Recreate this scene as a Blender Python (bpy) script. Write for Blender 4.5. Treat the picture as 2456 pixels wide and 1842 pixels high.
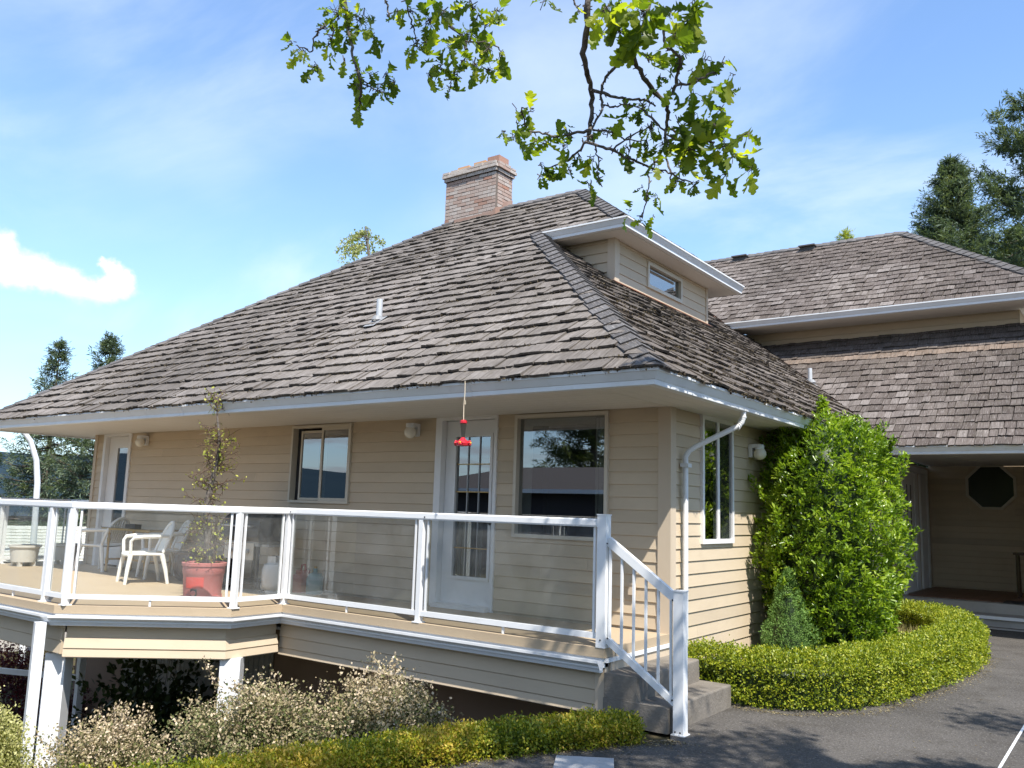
import bpy, math, random
import numpy as np
from mathutils import Vector, Matrix, noise
random.seed(11)
rng = np.random.default_rng(11)
for _o in list(bpy.data.objects):
    bpy.data.objects.remove(_o)
S = bpy.context.scene
COL = S.collection
R = math.radians

# ------------------------------------------------------------------ camera
CAMP = Vector((3.9038, -8.1199, 1.7932))
F_PX = 2058.05
_az, _pt, _rl = R(126.2078), R(8.3236), R(-1.7281)
FW = Vector((math.cos(_az)*math.cos(_pt), math.sin(_az)*math.cos(_pt), math.sin(_pt)))
_rt = Vector((math.sin(_az), -math.cos(_az), 0)); _up = _rt.cross(FW)
RT = _rt*math.cos(_rl) - _up*math.sin(_rl)
UP = _up*math.cos(_rl) + _rt*math.sin(_rl)
cam = bpy.data.objects.new('camera', bpy.data.cameras.new('camera'))
COL.objects.link(cam)
cam.matrix_world = Matrix(((RT.x, UP.x, -FW.x, CAMP.x), (RT.y, UP.y, -FW.y, CAMP.y), (RT.z, UP.z, -FW.z, CAMP.z), (0, 0, 0, 1)))
cam.data.sensor_width = 36.0
cam.data.lens = F_PX/2456*36
cam.data.clip_start = 0.05
cam.data.clip_end = 12000
S.camera = cam

# ------------------------------------------------------------------ node helper
class NT:
    def __init__(s, tree):
        s.t = tree; s.n = tree.nodes; s.l = tree.links
    def add(s, typ, **kw):
        nd = s.n.new(typ)
        for k, v in kw.items():
            if k.startswith('_'): setattr(nd, k[1:], v)
            else:
                key = k.replace('__', ' ')
                s.set(nd.inputs[int(key[1:]) if key[0] == 'i' and key[1:].isdigit() else key], v)
        return nd
    def set(s, sock, v):
        if hasattr(v, 'is_linked') or hasattr(v, 'links'): s.l.new(v, sock)
        elif hasattr(v, 'outputs'): s.l.new(v.outputs[0], sock)
        else:
            if isinstance(v, (tuple, list)) and len(v) == 3 and len(getattr(sock, 'default_value', (0,)*3)) == 4: v = (*v, 1)
            sock.default_value = v
    def math(s, op, a, b=0.0, c=None, clamp=False):
        nd = s.n.new('ShaderNodeMath'); nd.operation = op; nd.use_clamp = clamp
        s.set(nd.inputs[0], a); s.set(nd.inputs[1], b)
        if c is not None: s.set(nd.inputs[2], c)
        return nd.outputs[0]
    def vmath(s, op, a, b=(0, 0, 0)):
        nd = s.n.new('ShaderNodeVectorMath'); nd.operation = op
        s.set(nd.inputs[0], a); s.set(nd.inputs[1], b)
        return nd.outputs['Value'] if op in ('DOT_PRODUCT', 'LENGTH', 'DISTANCE') else nd.outputs[0]
    def mix(s, f, a, b, blend='MIX'):
        nd = s.n.new('ShaderNodeMix'); nd.data_type = 'RGBA'; nd.blend_type = blend
        s.set(nd.inputs[0], f); s.set(nd.inputs[6], a); s.set(nd.inputs[7], b)
        return nd.outputs[2]
    def ramp(s, f, stops, interp='LINEAR'):
        nd = s.n.new('ShaderNodeValToRGB'); nd.color_ramp.interpolation = interp
        el = nd.color_ramp.elements
        while len(el) < len(stops): el.new(0.5)
        for e, (p, c) in zip(el, stops):
            e.position = p
            e.color = (c, c, c, 1) if isinstance(c, (int, float)) else (*c, 1)
        s.set(nd.inputs[0], f)
        return nd.outputs[0]
    def noise(s, vec, scale, detail=4, rough=0.55, dist=0.0):
        nd = s.n.new('ShaderNodeTexNoise')
        if vec is not None: s.set(nd.inputs['Vector'], vec)
        nd.inputs['Scale'].default_value = scale; nd.inputs['Detail'].default_value = detail
        nd.inputs['Roughness'].default_value = rough; nd.inputs['Distortion'].default_value = dist
        return nd.outputs[0]
    def mapping(s, vec, scale=(1, 1, 1), rot=(0, 0, 0), loc=(0, 0, 0)):
        nd = s.n.new('ShaderNodeMapping'); s.set(nd.inputs[0], vec)
        nd.inputs[1].default_value = loc; nd.inputs[2].default_value = rot; nd.inputs[3].default_value = scale
        return nd.outputs[0]
    def smooth(s, v, a, b):
        nd = s.n.new('ShaderNodeMapRange'); nd.interpolation_type = 'SMOOTHSTEP'
        s.set(nd.inputs[0], v); nd.inputs[1].default_value = a; nd.inputs[2].default_value = b
        return nd.outputs[0]

# ------------------------------------------------------------------ sky, sun, exposure
SUN = Vector((0.59, -0.353, 1.0)).normalized()
wd = bpy.data.worlds.new('World'); S.world = wd; wd.use_nodes = True
w = NT(wd.node_tree); w.n.clear()
sky = w.n.new('ShaderNodeTexSky'); sky.sky_type = 'NISHITA'; sky.sun_disc = False
sky.sun_elevation = math.asin(SUN.z); sky.sun_rotation = math.atan2(SUN.x, SUN.y)
sky.altitude = 100; sky.air_density = 1.0; sky.dust_density = 0.6; sky.ozone_density = 1.6
tc = w.n.new('ShaderNodeTexCoord'); dirv = tc.outputs['Generated']
sx = w.n.new('ShaderNodeSeparateXYZ'); w.set(sx.inputs[0], dirv)
# high cirrus on a flat layer far above: direction divided by its height
hz = w.math('ADD', w.math('MAXIMUM', sx.outputs[2], 0.0), 0.12)
cx = w.n.new('ShaderNodeCombineXYZ')
w.set(cx.inputs[0], w.math('DIVIDE', sx.outputs[0], hz)); w.set(cx.inputs[1], w.math('DIVIDE', sx.outputs[1], hz))
lay = cx.outputs[0]
wis = w.noise(w.mapping(lay, (0.8, 1.3, 1), (0, 0, R(35)), (3.1, 1.7, 0)), 1.1, 7, 0.56, 0.7)
big = w.noise(w.mapping(lay, (1, 1, 1), (0, 0, R(-20)), (2.9, 4.6, 0)), 0.75, 3, 0.5, 0.3)
cir = w.math('MULTIPLY', w.smooth(wis, 0.36, 0.74), w.smooth(big, 0.34, 0.58))
lowhaze = w.math('SUBTRACT', 1.0, w.smooth(sx.outputs[2], 0.0, 0.50))
# the small fair-weather cloud low in the west
warp = w.n.new('ShaderNodeTexNoise'); w.set(warp.inputs['Vector'], dirv); warp.inputs['Scale'].default_value = 38; warp.inputs['Detail'].default_value = 6; warp.inputs['Roughness'].default_value = 0.6
wv = w.vmath('MULTIPLY', w.vmath('SUBTRACT', warp.outputs['Color'], (0.5, 0.5, 0.5)), (0.030, 0.030, 0.030))
dw = w.vmath('ADD', dirv, wv)
cum = None
for c, r0 in (((-0.9170, 0.335, 0.2185), 0.040), ((-0.9032, 0.3666, 0.2230), 0.037), ((-0.8941, 0.386, 0.2245), 0.033), ((-0.8855, 0.4068, 0.2215), 0.030),
              ((-0.8769, 0.4287, 0.2155), 0.026), ((-0.8668, 0.4502, 0.2135), 0.025), ((-0.8574, 0.4648, 0.2185), 0.024), ((-0.8543, 0.464, 0.2310), 0.018),
              ((-0.8575, 0.4545, 0.2405), 0.014), ((-0.8620, 0.4455, 0.2425), 0.009), ((-0.8985, 0.3600, 0.2470), 0.022)):
    dd = w.vmath('DISTANCE', dw, c)
    b = w.math('SUBTRACT', 1.0, w.smooth(dd, 0.0, r0))
    cum = b if cum is None else w.math('ADD', cum, b)
cum = w.smooth(cum, 0.10, 1.0)
base_cut = w.smooth(sx.outputs[2], 0.188, 0.212)
cum = w.math('MULTIPLY', cum, base_cut)
# broken cumulus all round the rest of the sky (it shows in the window panes)
cl2 = w.noise(w.mapping(lay, (1, 1, 1), (0, 0, 0), (1.3, 8.2, 0)), 1.3, 8, 0.6, 0.2)
south = w.smooth(sx.outputs[1], 0.0, -0.35)
cl2 = w.math('MULTIPLY', w.smooth(cl2, 0.42, 0.62), south)
skycol = w.mix(1.0, w.mix(1.0, sky.outputs[0], (0.98, 1.12, 1.28), 'MULTIPLY'), (0.24, 0.41, 0.64), 'ADD')
wcol = (5.6, 6.1, 6.6)
c1 = w.mix(w.math('MULTIPLY', lowhaze, 0.33), skycol, (3.4, 5.0, 6.2))
c2 = w.mix(w.math('MULTIPLY', cir, 0.42), c1, wcol)
c3 = w.mix(w.math('MULTIPLY', cl2, 0.75), c2, (3.6, 3.8, 4.2))
c4 = w.mix(cum, c3, (5.6, 5.75, 6.0))
bg = w.add('ShaderNodeBackground', Color=c4); bg.inputs['Strength'].default_value = 0.122
ow = w.n.new('ShaderNodeOutputWorld'); w.l.new(bg.outputs[0], ow.inputs[0])
sl = bpy.data.lights.new('sun', 'SUN'); sl.energy = 4.7; sl.angle = R(0.53); sl.color = (1.0, 0.955, 0.88)
sun = bpy.data.objects.new('sun', sl); COL.objects.link(sun)
sun.rotation_euler = SUN.to_track_quat('Z', 'Y').to_euler(); sun.location = SUN*60
S.view_settings.view_transform = 'Standard'; S.view_settings.look = 'None'
S.view_settings.gamma = 1.0; S.view_settings.use_curve_mapping = False
S.view_settings.exposure = 0.78
S.cycles.max_bounces = 8; S.cycles.transparent_max_bounces = 24
S.cycles.caustics_reflective = False; S.cycles.caustics_refractive = False
S.cycles.sample_clamp_indirect = 6.0

# ------------------------------------------------------------------ materials
M = {}
def mat(name, col, rough=0.6, spec=0.4, var=0.0, vscale=3.0, bump=0.0, bscale=60.0, col2=None, metal=0.0, stretch=(1, 1, 1), dirt=0.0, dirtcol=(0.1, 0.09, 0.07), dscale=4.0, tint=0.0):
    m = bpy.data.materials.new(name); m.use_nodes = True
    t = NT(m.node_tree); bs = t.n['Principled BSDF']
    o = t.n.new('ShaderNodeTexCoord').outputs['Object']
    mp = t.mapping(o, stretch)
    c = None
    if col2 is None: col2 = tuple(x*0.72 for x in col)
    if var > 0:
        f = t.math('MULTIPLY', t.smooth(t.noise(mp, vscale, 6, 0.62), 0.3, 0.75), var)
        c = t.mix(f, col, col2)
    else: c = t.mix(0.0, col, col2)
    if tint > 0:
        a = t.n.new('ShaderNodeAttribute'); a.attribute_name = 'tint'
        k = t.math('ADD', 1.0-tint/2, t.math('MULTIPLY', a.outputs['Fac'], tint))
        cc = t.n.new('ShaderNodeCombineColor')
        for i in range(3): t.set(cc.inputs[i], k)
        c = t.mix(1.0, c, cc.outputs[0], 'MULTIPLY')
    if dirt > 0:
        f = t.math('MULTIPLY', t.smooth(t.noise(o, dscale, 8, 0.7), 0.5, 0.8), dirt)
        c = t.mix(f, c, dirtcol)
    t.set(bs.inputs['Base Color'], c)
    bs.inputs['Roughness'].default_value = rough; bs.inputs['Specular IOR Level'].default_value = spec
    bs.inputs['Metallic'].default_value = metal
    if bump > 0:
        b = t.n.new('ShaderNodeBump'); b.inputs['Strength'].default_value = bump; b.inputs['Distance'].default_value = 0.01
        t.set(b.inputs['Height'], t.noise(mp, bscale, 5, 0.6)); t.set(bs.inputs['Normal'], b)
    M[name] = m
    return m

def leafmat(name, cols, trans=0.35, rough=0.45, spec=0.35, tcol=None):
    m = bpy.data.materials.new(name); m.use_nodes = True
    t = NT(m.node_tree); bs = t.n['Principled BSDF']
    a = t.n.new('ShaderNodeAttribute'); a.attribute_name = 'tint'
    n = len(cols)
    c = t.ramp(a.outputs['Fac'], [(i/(n-1), cols[i]) for i in range(n)])
    t.set(bs.inputs['Base Color'], c); bs.inputs['Roughness'].default_value = rough
    bs.inputs['Specular IOR Level'].default_value = spec
    tr = t.n.new('ShaderNodeBsdfTranslucent')
    t.set(tr.inputs[0], t.mix(1.0, c, tcol or (1.5, 1.6, 0.7), 'MULTIPLY'))
    mx = t.n.new('ShaderNodeMixShader'); mx.inputs[0].default_value = trans
    t.l.new(bs.outputs[0], mx.inputs[1]); t.l.new(tr.outputs[0], mx.inputs[2])
    t.l.new(mx.outputs[0], t.n['Material Output'].inputs[0])
    M[name] = m
    return m

def glassmat(name, refl=1.0, tintc=(1, 1, 1), ior=1.5, base=0.0, haze=0.0):
    m = bpy.data.materials.new(name); m.use_nodes = True
    t = NT(m.node_tree); t.n.remove(t.n['Principled BSDF'])
    g = t.n.new('ShaderNodeBsdfGlossy'); g.inputs['Roughness'].default_value = 0.0; g.inputs['Color'].default_value = (0.95, 0.97, 1, 1)
    tr = t.n.new('ShaderNodeBsdfTransparent'); tr.inputs[0].default_value = (*tintc, 1)
    fr = t.n.new('ShaderNodeFresnel'); fr.inputs[0].default_value = ior
    geo = t.n.new('ShaderNodeNewGeometry')
    f = t.math('MULTIPLY', t.math('ADD', t.math('MULTIPLY', fr.outputs[0], refl), base), t.math('SUBTRACT', 1.0, geo.outputs['Backfacing']), clamp=True)
    mx = t.n.new('ShaderNodeMixShader'); t.set(mx.inputs[0], f)
    t.l.new(tr.outputs[0], mx.inputs[1]); t.l.new(g.outputs[0], mx.inputs[2])
    out = mx.outputs[0]
    if haze > 0:      # a film of dust on the pane
        df = t.n.new('ShaderNodeBsdfDiffuse'); df.inputs[0].default_value = (0.8, 0.79, 0.76, 1)
        o = t.n.new('ShaderNodeTexCoord').outputs['Object']
        m2 = t.n.new('ShaderNodeMixShader'); t.set(m2.inputs[0], t.math('MULTIPLY', t.math('ADD', 0.35, t.smooth(t.noise(o, 2.2, 6, 0.65), 0.35, 0.7)), haze))
        t.l.new(out, m2.inputs[1]); t.l.new(df.outputs[0], m2.inputs[2]); out = m2.outputs[0]
    t.l.new(out, t.n['Material Output'].inputs[0])
    M[name] = m

mat('white_paint', (0.78, 0.785, 0.79), 0.38, 0.45, 0.25, 2.0, col2=(0.68, 0.68, 0.67), dirt=0.24, dscale=3.0, dirtcol=(0.45, 0.42, 0.36))
mat('gutter_white', (0.74, 0.75, 0.76), 0.35, 0.45, 0.4, 2.5, col2=(0.62, 0.62, 0.61), dirt=0.28, dscale=6.0, dirtcol=(0.40, 0.38, 0.33))
mat('siding', (0.56, 0.456, 0.328), 0.55, 0.3, 0.5, 1.6, col2=(0.48, 0.388, 0.278), stretch=(1, 1, 4), bump=0.06, bscale=25, tint=0.16, dirt=0.22, dscale=2.2, dirtcol=(0.36, 0.29, 0.21))
mat('trim_beige', (0.56, 0.46, 0.345), 0.5, 0.3, 0.2, 2.0)
mat('soffit', (0.70, 0.67, 0.62), 0.6, 0.2, 0.3, 1.5, col2=(0.62, 0.59, 0.54))
mat('window_frame', (0.60, 0.54, 0.44), 0.45, 0.4, 0.2)
mat('door_white', (0.76, 0.75, 0.74), 0.4, 0.4, 0.15)
mat('deck_tan', (0.44, 0.345, 0.235), 0.75, 0.2, 0.5, 1.3, col2=(0.36, 0.28, 0.19), bump=0.15, bscale=90, dirt=0.25, dscale=1.7, dirtcol=(0.35, 0.27, 0.18))
mat('concrete', (0.22, 0.195, 0.165), 0.85, 0.2, 0.8, 3.0, col2=(0.14, 0.122, 0.102), bump=0.7, bscale=38, dirt=0.75, dscale=3.2, dirtcol=(0.075, 0.065, 0.05))
mat('concrete_light', (0.42, 0.40, 0.37), 0.85, 0.2, 0.6, 3.0, bump=0.3, bscale=45)
mat('tile_terracotta', (0.20, 0.10, 0.06), 0.5, 0.4, 0.5, 3.0)
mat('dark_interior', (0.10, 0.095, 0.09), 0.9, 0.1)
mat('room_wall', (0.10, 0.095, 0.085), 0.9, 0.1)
mat('curtain', (0.75, 0.72, 0.65), 0.9, 0.1)
mat('black_metal', (0.018, 0.018, 0.02), 0.45, 0.5)
mat('black_vinyl', (0.022, 0.022, 0.025), 0.55, 0.4, 0.4, 6, col2=(0.04, 0.04, 0.045))
mat('grey_metal', (0.35, 0.35, 0.35), 0.4, 0.5, metal=0.6)
mat('galvanised', (0.55, 0.56, 0.57), 0.45, 0.5, 0.4, 8, metal=0.25)
mat('brass', (0.42, 0.28, 0.11), 0.35, 0.5, metal=0.8)
mat('sheathing', (0.055, 0.048, 0.042), 0.95, 0.1)
mat('flashing_brown', (0.34, 0.23, 0.18), 0.6, 0.3, 0.5, 4, col2=(0.25, 0.13, 0.09))
mat('copper_rust', (0.17, 0.075, 0.05), 0.7, 0.2, 0.6, 5, col2=(0.10, 0.05, 0.035))
mat('mortar', (0.17, 0.14, 0.12), 0.95, 0.1, 0.5, 20)
mat('flue_clay', (0.60, 0.36, 0.20), 0.8, 0.2, 0.5, 6)
mat('chair_white', (0.78, 0.76, 0.71), 0.42, 0.4, 0.2, 3)
mat('pot_red', (0.47, 0.15, 0.14), 0.6, 0.3, 0.6, 4, col2=(0.53, 0.22, 0.205))
mat('dark_pane', (0.03, 0.04, 0.030), 0.18, 0.35)
mat('pot_label', (0.55, 0.07, 0.055), 0.45, 0.4)
mat('pot_brown', (0.045, 0.018, 0.016), 0.22, 0.6)
mat('pot_white', (0.62, 0.60, 0.55), 0.55, 0.3, 0.3, 5)
mat('soil', (0.06, 0.042, 0.03), 0.95, 0.1, 0.7, 12, bump=0.8, bscale=40)
mat('tank_white', (0.72, 0.71, 0.68), 0.4, 0.45, 0.3, 5)
mat('can_red', (0.33, 0.05, 0.045), 0.5, 0.4)
mat('lead', (0.26, 0.265, 0.27), 0.55, 0.4, 0.5, 9)
mat('tank_teal', (0.13, 0.24, 0.26), 0.4, 0.45)
mat('plastic_red', (0.55, 0.02, 0.035), 0.3, 0.5)
mat('plastic_yellow', (0.75, 0.45, 0.03), 0.4, 0.5)
mat('rope', (0.62, 0.54, 0.42), 0.9, 0.1)
mat('globe_glass', (0.78, 0.74, 0.64), 0.25, 0.5)
mat('bark', (0.16, 0.13, 0.10), 0.9, 0.15, 0.8, 14, col2=(0.05, 0.042, 0.034), bump=1.0, bscale=40, stretch=(1, 1, 0.4))
mat('bark_grey', (0.19, 0.165, 0.145), 0.9, 0.15, 0.9, 25, col2=(0.045, 0.038, 0.032), bump=0.9, bscale=70)
mat('twig_red', (0.13, 0.085, 0.06), 0.8, 0.2, 0.6, 20, col2=(0.07, 0.05, 0.035))
mat('basement_wall', (0.30, 0.21, 0.155), 0.8, 0.2, 0.4, 2)
mat('basement_light', (0.45, 0.42, 0.38), 0.8, 0.2, 0.4, 2)
mat('roof_tile', (0.62, 0.60, 0.54), 0.8, 0.2, 0.5, 3)
mat('garage_wall', (0.055, 0.052, 0.06), 0.8, 0.2)
mat('garage_roof', (0.10, 0.09, 0.085), 0.9, 0.1, 0.5, 8)
mat('plate', (0.42, 0.41, 0.40), 0.8, 0.2, 0.6, 8, bump=0.3)
glassmat('window_glass', 1.5, (0.58, 0.61, 0.60), base=0.20)
glassmat('rail_glass', 2.6, (0.955, 0.97, 0.96), haze=0.045)
glassmat('clear_glass', 1.2, (0.72, 0.72, 0.72))

# brick: tint drives the mix of weathered red, pink and pale grey
def brickmat():
    m = bpy.data.materials.new('brick'); m.use_nodes = True; t = NT(m.node_tree); bs = t.n['Principled BSDF']
    a = t.n.new('ShaderNodeAttribute'); a.attribute_name = 'tint'
    o = t.n.new('ShaderNodeTexCoord').outputs['Object']
    c = t.ramp(a.outputs['Fac'], [(0, (0.36, 0.19, 0.135)), (0.3, (0.38, 0.26, 0.21)), (0.65, (0.41, 0.34, 0.30)), (1.0, (0.48, 0.43, 0.39))])
    c = t.mix(t.math('MULTIPLY', t.smooth(t.noise(o, 22, 6, 0.7), 0.42, 0.7), 0.6), c, (0.30, 0.24, 0.21))
    c = t.mix(t.math('MULTIPLY', t.smooth(t.noise(o, 60, 3, 0.7), 0.6, 0.75), 0.5), c, (0.62, 0.57, 0.53))
    t.set(bs.inputs['Base Color'], c); bs.inputs['Roughness'].default_value = 0.9; bs.inputs['Specular IOR Level'].default_value = 0.15
    b = t.n.new('ShaderNodeBump'); b.inputs['Strength'].default_value = 0.5; b.inputs['Distance'].default_value = 0.006
    t.set(b.inputs['Height'], t.noise(o, 90, 4)); t.set(bs.inputs['Normal'], b)
    M['brick'] = m
brickmat()

# split cedar: long grain along V of the UV map, each piece its own tint, lichen and grime
def shakemat(name, cols, moss=0.35, mosscol=(0.10, 0.085, 0.06)):
    m = bpy.data.materials.new(name); m.use_nodes = True; t = NT(m.node_tree); bs = t.n['Principled BSDF']
    a = t.n.new('ShaderNodeAttribute'); a.attribute_name = 'tint'
    tcn = t.n.new('ShaderNodeTexCoord'); uv = tcn.outputs['UV']; ob = tcn.outputs['Object']
    grain = t.noise(t.mapping(uv, (34, 1.5, 1)), 1.0, 6, 0.7)
    fine = t.noise(t.mapping(uv, (170, 5, 1)), 1.0, 3, 0.6)
    c = t.ramp(a.outputs['Fac'], [(i/(len(cols)-1), cols[i]) for i in range(len(cols))])
    c = t.mix(t.math('MULTIPLY', t.smooth(grain, 0.44, 0.66), 0.66), c, (0.06, 0.05, 0.042))
    c = t.mix(t.math('MULTIPLY', t.smooth(fine, 0.50, 0.72), 0.50), c, (0.46, 0.42, 0.39))
    pat = t.noise(ob, 0.9, 6, 0.6); sp = t.noise(ob, 16, 5, 0.7)
    big_ = t.ramp(t.noise(t.mapping(ob, (1.0, 0.45, 0.45)), 0.55, 5, 0.6), [(0.30, 0.66), (0.52, 1.0), (0.72, 1.22)])
    c = t.mix(1.0, c, big_, 'MULTIPLY')
    mf = t.math('MULTIPLY', t.math('MULTIPLY', t.smooth(sp, 0.46, 0.66), t.smooth(pat, 0.35, 0.62)), moss)
    c = t.mix(mf, c, mosscol)
    lich = t.math('MULTIPLY', t.smooth(t.noise(ob, 34, 4, 0.7), 0.64, 0.72), 0.45)
    c = t.mix(lich, c, (0.36, 0.35, 0.27))
    t.set(bs.inputs['Base Color'], c); bs.inputs['Roughness'].default_value = 0.86; bs.inputs['Specular IOR Level'].default_value = 0.22
    b = t.n.new('ShaderNodeBump'); b.inputs['Strength'].default_value = 0.9; b.inputs['Distance'].default_value = 0.006
    t.set(b.inputs['Height'], t.math('ADD', grain, t.math('MULTIPLY', fine, 0.5))); t.set(bs.inputs['Normal'], b)
    M[name] = m
shakemat('shake', [(0.110, 0.095, 0.083), (0.155, 0.135, 0.119), (0.192, 0.169, 0.151), (0.245, 0.22, 0.2)], 0.55)
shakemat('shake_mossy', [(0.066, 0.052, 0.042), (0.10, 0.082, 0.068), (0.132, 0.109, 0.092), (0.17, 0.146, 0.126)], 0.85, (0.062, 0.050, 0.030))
shakemat('shake_wing', [(0.072, 0.056, 0.048), (0.105, 0.084, 0.073), (0.138, 0.114, 0.101), (0.21, 0.182, 0.165)], 0.5)
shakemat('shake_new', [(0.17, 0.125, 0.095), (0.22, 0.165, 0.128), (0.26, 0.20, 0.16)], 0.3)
shakemat('hip_wood', [(0.062, 0.058, 0.058), (0.09, 0.086, 0.087), (0.118, 0.113, 0.113), (0.155, 0.15, 0.15)], 0.12)
mat('moss', (0.085, 0.068, 0.042), 0.95, 0.1, 0.8, 9, col2=(0.045, 0.034, 0.022))

def asphaltmat():
    m = bpy.data.materials.new('asphalt'); m.use_nodes = True; t = NT(m.node_tree); bs = t.n['Principled BSDF']
    o = t.n.new('ShaderNodeTexCoord').outputs['Object']
    c = t.mix(t.smooth(t.noise(o, 0.7, 8, 0.68), 0.32, 0.68), (0.062, 0.056, 0.050), (0.108, 0.098, 0.088))
    c = t.mix(t.math('MULTIPLY', t.smooth(t.noise(o, 48, 4, 0.75), 0.52, 0.66), 0.62), c, (0.25, 0.232, 0.212))
    c = t.mix(t.math('MULTIPLY', t.smooth(t.noise(o, 38, 4, 0.75), 0.54, 0.66), 0.75), c, (0.024, 0.021, 0.018))
    vor = t.n.new('ShaderNodeTexVoronoi'); t.set(vor.inputs['Vector'], o); vor.inputs['Scale'].default_value = 7.5; vor.inputs['Randomness'].default_value = 1
    c = t.mix(t.math('MULTIPLY', t.math('LESS_THAN', vor.outputs['Distance'], 0.055), 0.8), c, (0.30, 0.27, 0.22))
    c = t.mix(t.math('MULTIPLY', t.smooth(t.noise(o, 2.3, 7, 0.7), 0.52, 0.64), 0.35), c, (0.05, 0.042, 0.032))
    t.set(bs.inputs['Base Color'], c); bs.inputs['Roughness'].default_value = 0.9; bs.inputs['Specular IOR Level'].default_value = 0.25
    b = t.n.new('ShaderNodeBump'); b.inputs['Strength'].default_value = 0.9; b.inputs['Distance'].default_value = 0.012
    t.set(b.inputs['Height'], t.noise(o, 60, 5, 0.75)); t.set(bs.inputs['Normal'], b)
    M['asphalt'] = m
asphaltmat()
mat('terrain', (0.075, 0.056, 0.036), 0.95, 0.1, 0.9, 1.5, col2=(0.06, 0.065, 0.026), bump=0.6, bscale=30)
mat('far_land', (0.055, 0.075, 0.035), 1.0, 0.0, 0.8, 0.02, col2=(0.035, 0.055, 0.03))
mat('hill_forest_hazed', (0.028, 0.046, 0.060), 1.0, 0.0, 0.6, 0.006, col2=(0.020, 0.034, 0.050))  # blue of the distant haze is put into the forest colour

leafmat('leaf_oak', [(0.04, 0.065, 0.014), (0.09, 0.13, 0.022), (0.18, 0.225, 0.032), (0.32, 0.33, 0.05)], 0.55, 0.42, 0.28, (2.3, 2.4, 0.55))
leafmat('leaf_bush', [(0.06, 0.11, 0.010), (0.15, 0.24, 0.018), (0.26, 0.36, 0.026), (0.38, 0.46, 0.055)], 0.36, 0.30, 0.55)
leafmat('leaf_box', [(0.07, 0.11, 0.010), (0.18, 0.235, 0.017), (0.32, 0.345, 0.024), (0.47, 0.45, 0.05)], 0.32, 0.42, 0.35)
leafmat('leaf_box_gold', [(0.07, 0.105, 0.010), (0.17, 0.21, 0.017), (0.34, 0.32, 0.022), (0.50, 0.35, 0.06)], 0.30, 0.45, 0.3)
leafmat('leaf_spruce', [(0.065, 0.13, 0.035), (0.18, 0.31, 0.075), (0.31, 0.45, 0.13)], 0.15, 0.6, 0.2)
leafmat('needles', [(0.04, 0.055, 0.025), (0.07, 0.095, 0.035), (0.11, 0.135, 0.045), (0.16, 0.18, 0.06)], 0.22, 0.6, 0.2)
leafmat('needles_blue', [(0.06, 0.085, 0.065), (0.105, 0.14, 0.10), (0.145, 0.185, 0.12), (0.22, 0.24, 0.115)], 0.25, 0.6, 0.2)
leafmat('leaf_pale', [(0.05, 0.08, 0.022), (0.15, 0.16, 0.06), (0.44, 0.35, 0.215), (0.69, 0.57, 0.42)], 0.22, 0.6, 0.2, (1.1, 1.05, 0.85))
leafmat('leaf_yellow', [(0.20, 0.25, 0.03), (0.38, 0.41, 0.07), (0.54, 0.51, 0.15)], 0.35, 0.5, 0.3)
leafmat('leaf_gold', [(0.13, 0.15, 0.035), (0.33, 0.33, 0.11), (0.54, 0.51, 0.24)], 0.3, 0.5, 0.3)
leafmat('leaf_red', [(0.045, 0.008, 0.012), (0.09, 0.016, 0.022), (0.13, 0.03, 0.03)], 0.3, 0.5, 0.3, (1.6, 0.7, 0.7))
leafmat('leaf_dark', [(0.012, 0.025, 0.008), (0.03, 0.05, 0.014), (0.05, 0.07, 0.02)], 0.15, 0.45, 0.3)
leafmat('leaf_birch', [(0.25, 0.28, 0.09), (0.36, 0.38, 0.15), (0.46, 0.46, 0.22)], 0.4, 0.5, 0.3)
leafmat('leaf_litter', [(0.05, 0.038, 0.022), (0.14, 0.10, 0.05), (0.26, 0.22, 0.11), (0.36, 0.30, 0.20)], 0.1, 0.8, 0.1)
leafmat('grass_dry', [(0.16, 0.16, 0.05), (0.30, 0.26, 0.11), (0.40, 0.34, 0.18)], 0.2, 0.8, 0.1)

# ------------------------------------------------------------------ builders
W4 = {}
def link(o, parent=None, world=None):
    COL.objects.link(o)
    wm = world if world is not None else Matrix.Identity(4)
    if parent is not None:
        o.parent = parent
        o.matrix_basis = W4[parent.name].inverted() @ wm
    else: o.matrix_basis = wm
    W4[o.name] = wm.copy()
    return o
def tag(o, label=None, cat=None, group=None, kind=None):
    if label: o['label'] = label
    if cat: o['category'] = cat
    if group: o['group'] = group
    if kind: o['kind'] = kind
    return o
def thing(name, loc, label, cat, group=None, rz=0):
    o = bpy.data.objects.new(name, None); o.empty_display_size = 0.2
    link(o, None, Matrix.Translation(Vector(loc)) @ Matrix.Rotation(rz, 4, 'Z'))
    return tag(o, label, cat, group)
def inst(name, mesh, world, parent):
    return link(bpy.data.objects.new(name, mesh), parent, world)
def copy_thing(src, world, label=None):
    """a thing, its parts and their sub-parts"""
    d = world @ W4[src.name].inverted()
    def rec(o, par):
        c = o.copy(); link(c, par, d @ W4[o.name])
        for ch in [x for x in list(COL.objects) if x.parent == o]: rec(ch, c)
        return c
    c = rec(src, None)
    if label: c['label'] = label
    return c

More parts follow.
